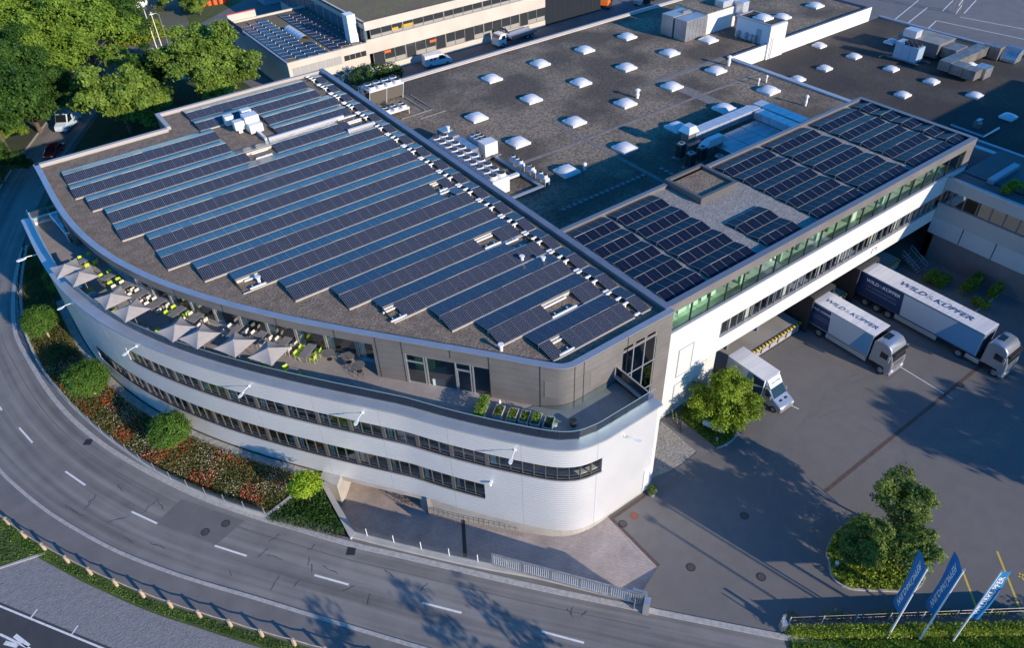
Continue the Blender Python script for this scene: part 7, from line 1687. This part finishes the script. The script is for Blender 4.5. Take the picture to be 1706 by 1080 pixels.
# rose bushes behind the fence
C = strip(1500, -1.2, -.6, .1, .7, 25); C = C[(np.sin(C[:, 0]*2.1) > .1)]; o = leafobj('border_plants', C, np.tile([0, 0, 1.], (len(C), 1)), .15, leafisl, None, 26); stuff(o, 'sparse plants behind the mesh fence at the lower right', 'plants')
# lawn tufts at the lower left
Pv = [tuple(p) for p in offset(F, .12)[:fa+3]]+[at(73, 921), at(0, 944), (-24, 64)]
n = 9000; Pp = pts_in_poly(Pv, n, 31); o = leafobj('lawn_tufts', np.c_[Pp, .05+np.random.default_rng(1).random(n)*.1], np.tile([0, .5, .6], (n, 1)), .15, greenwood, None, 32); stuff(o, 'rough grass in the corner behind the timber posts', 'grass')
Rb = ribbon(F[fa:], -.62, .0); n = 7000; Pp = pts_in_poly(Rb, n, 33); o = leafobj('verge_tufts', np.c_[Pp, .05+np.random.default_rng(2).random(n)*.1], np.tile([0, .5, .6], (n, 1)), .10, greenwood, None, 34); stuff(o, 'narrow strip of grass along the timber posts', 'grass')
# court hedges
def hedgebox(x0_, x1_, y0_, y1_, h_, n, seed, label, M=leafhedge, z=0):
    e_ = np.random.default_rng(seed); C = np.c_[e_.uniform(x0_, x1_, n), e_.uniform(y0_, y1_, n), z+h_*e_.random(n)**.45]; o = leafobj('clipped_hedge', C, np.tile([0, 0, .6], (n, 1)), .2, M, None, seed); tag(o, label, 'hedge', 'clipped hedges of the shaded court' if z == 0 else None)
hedgebox(75.3, 77.6, 25.3, 27.6, 1.0, 2200, 41, 'square clipped hedge block, first from the dock stair', greenwood)
hedgebox(76.2, 79.6, 22.9, 23.9, 1.7, 2000, 42, 'upright clipped hedge, middle of the shaded court', greenwood); hedgebox(77.6, 79.7, 20.9, 21.6, 1.7, 1500, 43, 'upright clipped hedge at the outer end of the shaded court', greenwood)
hedgebox(75.6, 76.4, 20.4, 22.2, .9, 900, 44, 'low bright edged hedge nearest the lorry in the court')
hedgebox(81.3, 84.2, 24.9, 25.8, .9, 1500, 45, 'L shaped clipped hedge on the court building terrace', leafhedge, 10.0)
hedgebox(83.4, 84.2, 22.0, 24.9, .9, 1300, 46, 'long arm of clipped hedge on the court building terrace', leafhedge, 10.0)
# small conifer at the white corner
x, y = at(1086, 822, .3); t = empty('potted_shrub', 'small round evergreen in a pot at the foot of the white corner', 'shrub', (x, y, 0)); MB().cyl(0, 0, 0, .4, .25, 12, r2=.3).obj('pot', concd, t); C, N = crownpts([(0, 0, .75, .4, .4, .45)], 70, 9, .1, 3, -.9); leafobj('crown', C, N, .12, leafisl, t, 3)
# ---------------------------------------------------------------- woods at the top left
struct(sheet('lawn', [at(430, 30), at(320, 45), at(300, 0), at(340, -40), at(480, -20), at(470, 18)], -.02, grass))
struct(sheet('forest_ground', [(-120, 60), (-16.5, 62), (-16.8, 80), (-15.6, 91), (-12.5, 104), (-6.4, 121), (2.8, 140.5), (12, 157), (20, 172), (10, 300), (-120, 300)], -.02, forest))
struct(sheet('side_lawn', [(-3.2, 107), (2.6, 122.5), (10, 136.5), (18.5, 152), (30.5, 168), (36, 150), (37, 99), (36, 97.3), (14, 97.3), (14, 92.3), (-.6, 92.3), (-3.5, 92), (-7.5, 95)], -.015, mat('side_green', (.03, .045, .012), 1, col2=(.05, .07, .02), scale=.4)))
struct(sheet('service_street', [(36.5, 98), (128, 98), (160, 98), (160, 123.5), (36.5, 123.5)], -.005, asph))
struct(sheet('side_court', [(18.5, 152), (30.5, 168), (60, 190), (60, 154), (40, 152), (40, 123), (36.5, 123), (36, 140), (26, 146)], -.01, asph_road))
struct(sheet('industrial_lot', [(131.9, -20), (420, -20), (420, 260), (112, 260), (112, 123.6), (131.9, 98)], -.01, mat('lot_asphalt', (.145, .14, .145), .85, col2=(.17, .165, .168), scale=.05, col3=(.12, .118, .12), scale3=.5, amt3=.4)))
e = MB()
for a_, b_ in (((1475, 45), (1530, 0)), ((1510, 40), (1545, 12)), ((1541, 52), (1560, 34)), ((1560, 34), (1706, 65)), ((1600, 28), (1706, 48)), ((1570, 18), (1588, 0)), ((1606, 22), (1626, 0))): stripe(e, at(*a_), at(*b_), .22, .01)
struct(e.obj('lot_lines', white_mk))
Bk = {}
def bigtree(key, loc, label, r, h, M, seed, n=1500, grp='tall trees beside the side street', rz=0, sc=1.0, size=.55):
    if key in Bk: 
        return dup(Bk[key], loc, rz, label, grp, scale=sc)
    rg = random.Random(seed); lob = [(0, 0, h*.58, r*.62, r*.62, h*.27)]
    for k in range(30):
        a = rg.uniform(0, 6.28); d_ = r*rg.uniform(.35, 1.0); lob.append((d_*math.cos(a), d_*math.sin(a), h*(rg.uniform(.38, .98) if d_ < .6*r else rg.uniform(.3, .75)), r*rg.uniform(.14, .30), r*rg.uniform(.14, .30), h*rg.uniform(.06, .12)))
    t = tree(loc, label, lob, h*.85, r*.055, M, int(n*1.15), 15, r*.06, size*.85, seed, grp=grp, spread=r*.7, fill=.3, low=-.3); Bk[key] = t; return t
def tp(px_, py_, z): x, y = at(px_, py_, z); return (x, y, 0)
bigtree('A', tp(194, 158, 6.5), 'broad sunlit tree hanging over the pale van and side street', 6.2, 11, leafoak, 51, 1900)
bigtree('B', tp(345, 100, 7), 'broadest sunlit tree behind the notch of the curved roof', 7.8, 12.5, leafoak, 52, 2300)
bigtree('C', tp(252, 112, 6), 'dark green tree with pale blossoms between the two broad ones', 4.6, 9, leafdark, 53, 1100)
bigtree('D', tp(60, 40, 9), 'tall forest tree, top left corner', 9, 17, leafdark, 54, 2300, 'forest trees at the top left')  # darker leaf colour stands in for the shade inside the wood
bigtree('E', tp(140, 60, 8), 'sunlit forest tree beside the lawn at the top left', 8.5, 16, leafbright, 55, 2000, 'forest trees at the top left')
pos = [('D', 175, 30, 7, 'forest tree standing behind the sunlit one near the white house', .9), ('E', 90, 95, 6, 'forest tree in front of the sunlit one, above the blue sign', .62), ('D', 20, 120, 8, 'forest tree at the left edge above the fallen trunk', .9), ('D', 42, 165, 6, 'shaded forest tree left of the blue sign', .8),
       ('E', 5, 70, 10, 'forest tree cut by the left edge near the top', .9), ('D', 100, -20, 8, 'forest tree cut by the top edge left of the white house', 1.0), ('E', 2, 225, 5, 'bright low tree at the left edge above the shaded street', .42), ('D', -5, 285, 4, 'dark bush tree at the left edge beside the shaded street', .45),
       ('D', 180, -25, 8, 'forest tree cut by the top edge behind the white house', .9), ('E', 30, -10, 12, 'forest tree filling the very corner at the top left', 1.1), ('D', -40, 150, 9, 'forest tree beyond the left edge', 1.0), ('E', 300, 45-40, 3, 'small bright tree on the lawn at the top beside the street', .42),
       ('B', 330, 10, 4, 'small sunlit tree behind the lawn at the top edge', .4), ('D', -30, 40, 10, 'forest tree beyond the upper left edge', 1.0)]
for k, (key, px_, py_, z, lb, sc) in enumerate(pos): bigtree(key, tp(px_, py_, z*sc*1.2), lb, 0, 0, None, 0, rz=1.3*k+.4, sc=sc, grp='forest trees at the top left')
# undergrowth beside the curved roof's rear wall and hedges at the top left
C, N = crownpts([(16+3.5*k, 100.5+1.5*(k % 2), 1.2, 2.6, 2.0, 1.8) for k in range(6)]+[(4+4*k, 97+2.0*(k % 3), .8, 2.8, 2.5, 1.3) for k in range(4)], 900, 14, .45, 61); o = leafobj('undergrowth', C, N, .4, leafdark, None, 62); stuff(o, 'dark undergrowth along the shaded rear wall of the curved building', 'undergrowth')
x, y = at(222, 50, 1); e_ = np.random.default_rng(9); C = np.c_[e_.uniform(x-6, x+6, 6000), e_.uniform(y-7, y+6, 6000), e_.random(6000)*1.1]; o = leafobj('rough_meadow', C, np.tile([0, 0, 1.], (6000, 1)), .5, leafhedge, None, 63); stuff(o, 'sunny rough grass in front of the white house', 'grass')
x, y = at(245, 25, 1); C = np.c_[np.linspace(0, 1, 2500)[:, None]*np.array([7, 13])+np.array([x-2, y-6])+e_.normal(0, .5, (2500, 2)), e_.random(2500)*1.6]; o = leafobj('street_hedge', C, np.tile([0, 0, .6], (2500, 1)), .4, leafgrey, None, 64); tag(o, 'pale green hedge along the top left street', 'hedge')
e = MB(); A_, B_ = at(4, 95, 6), at(28, 165, 2); e.tube([(*at(0, 88, 9), 9), (*at(14, 130, 6), 6), (*at(28, 162, 3), 3)], .35, 7, r2=.2)
tag(e.obj('fallen_trunk', mat('dead_wood', (.40, .30, .22), .9)), 'bare leaning dead trunk at the left edge of the forest', 'dead trunk')
# bush by the dividing corner behind
x, y = at(612, 135, 1.5); C, N = crownpts([(x, y, 2.2, 3.5, 1.6, 2.2), (x+4, y-.5, 1.8, 2.6, 1.5, 2.0)], 330, 13, .4, 71); o = leafobj('climbing_shrub', C, N, .35, leafdark, None, 72); tag(o, 'green shrubs in the street gap behind the dry cooler', 'shrub')
# trees south of the yard and road: outside the picture, their shadows fall into it
def tall(x, y, h_, r, seed, label, cut=.62):
    rg_ = random.Random(seed); lob = [(0, 0, h_*.80, r*.7, r*.7, h_*.16)]
    for k in range(9): a = rg_.uniform(0, 6.28); d_ = r*rg_.uniform(.3, .8); lob.append((d_*math.cos(a), d_*math.sin(a), h_*rg_.uniform(cut+.06, .95), r*.35, r*.35, h_*.07))
    tree((x, y, 0), label, lob, h_*.85, .16, greenwood, 420, 13, .4, .45, seed, grp='tall stemmed trees beyond the lower edge', spread=r*.7, name='tall_tree')
tall(63.5, -15.5, 12.5, 3.6, 94, 'tall stemmed tree beyond the lower edge, fourth'); tall(69, -17, 12, 4.2, 95, 'tall stemmed tree beyond the lower edge, fifth'); tall(74.5, -19, 12, 4.2, 96, 'tall stemmed tree beyond the lower edge, sixth')
lb_ = [(33+3.1*k, 1.2-3.3*k*.72-5.5, 2.2, 2.4, 1.6, 1.9) for k in range(8)]
C, N = crownpts(lb_, 900, 12, .3, 97, -.6); o = leafobj('roadside_bushes', C, N, .4, greenwood, None, 98); stuff(o, 'bushes beyond the lower edge of the picture', 'bushes')
def thin(x, y, h_, seed, label):
    rg_ = random.Random(seed); lob = [(rg_.uniform(-.7, .7), rg_.uniform(-.7, .7), h_*(.45+.12*k), .9, .9, .8) for k in range(5)]
    tree((x, y, 0), label, lob, h_, .14, greenwood, 120, 9, .3, .3, seed, grp='slender trees beyond the lower edge', spread=1.3, name='slender_tree')
thin(15.5, 4, 9, 81, 'slender tree beyond the lower edge, left'); thin(18.5, 4.5, 8, 82, 'slender tree beyond the lower edge, middle'); thin(9, 9, 8.5, 83, 'slender tree beyond the lower edge, far left'); thin(29, -14, 9, 84, 'slender tree beyond the lower edge, right')
for k, (x, y) in enumerate(((37.5, -5), (39.3, -6.2), (41.4, -6.5), (35.6, -5.5), (43.5, -9))):  # poles added out of view to throw thin shadow streaks over the yard
    t = empty('shadow_mast', ['first', 'second', 'third', 'fourth', 'fifth'][k]+' thin mast added beyond the lower edge to throw a shadow across the yard', 'mast', (x, y, 0), 0, 'added masts beyond the lower edge'); MB().cyl(0, 0, 0, 10, .09, 8).obj('pole', whitem, t); MB().box(-.3, .3, -.1, .1, 9.8, 10).obj('lamp_head', whitem, t)
# vines in the ramp's far side are left out; small things on the pavements
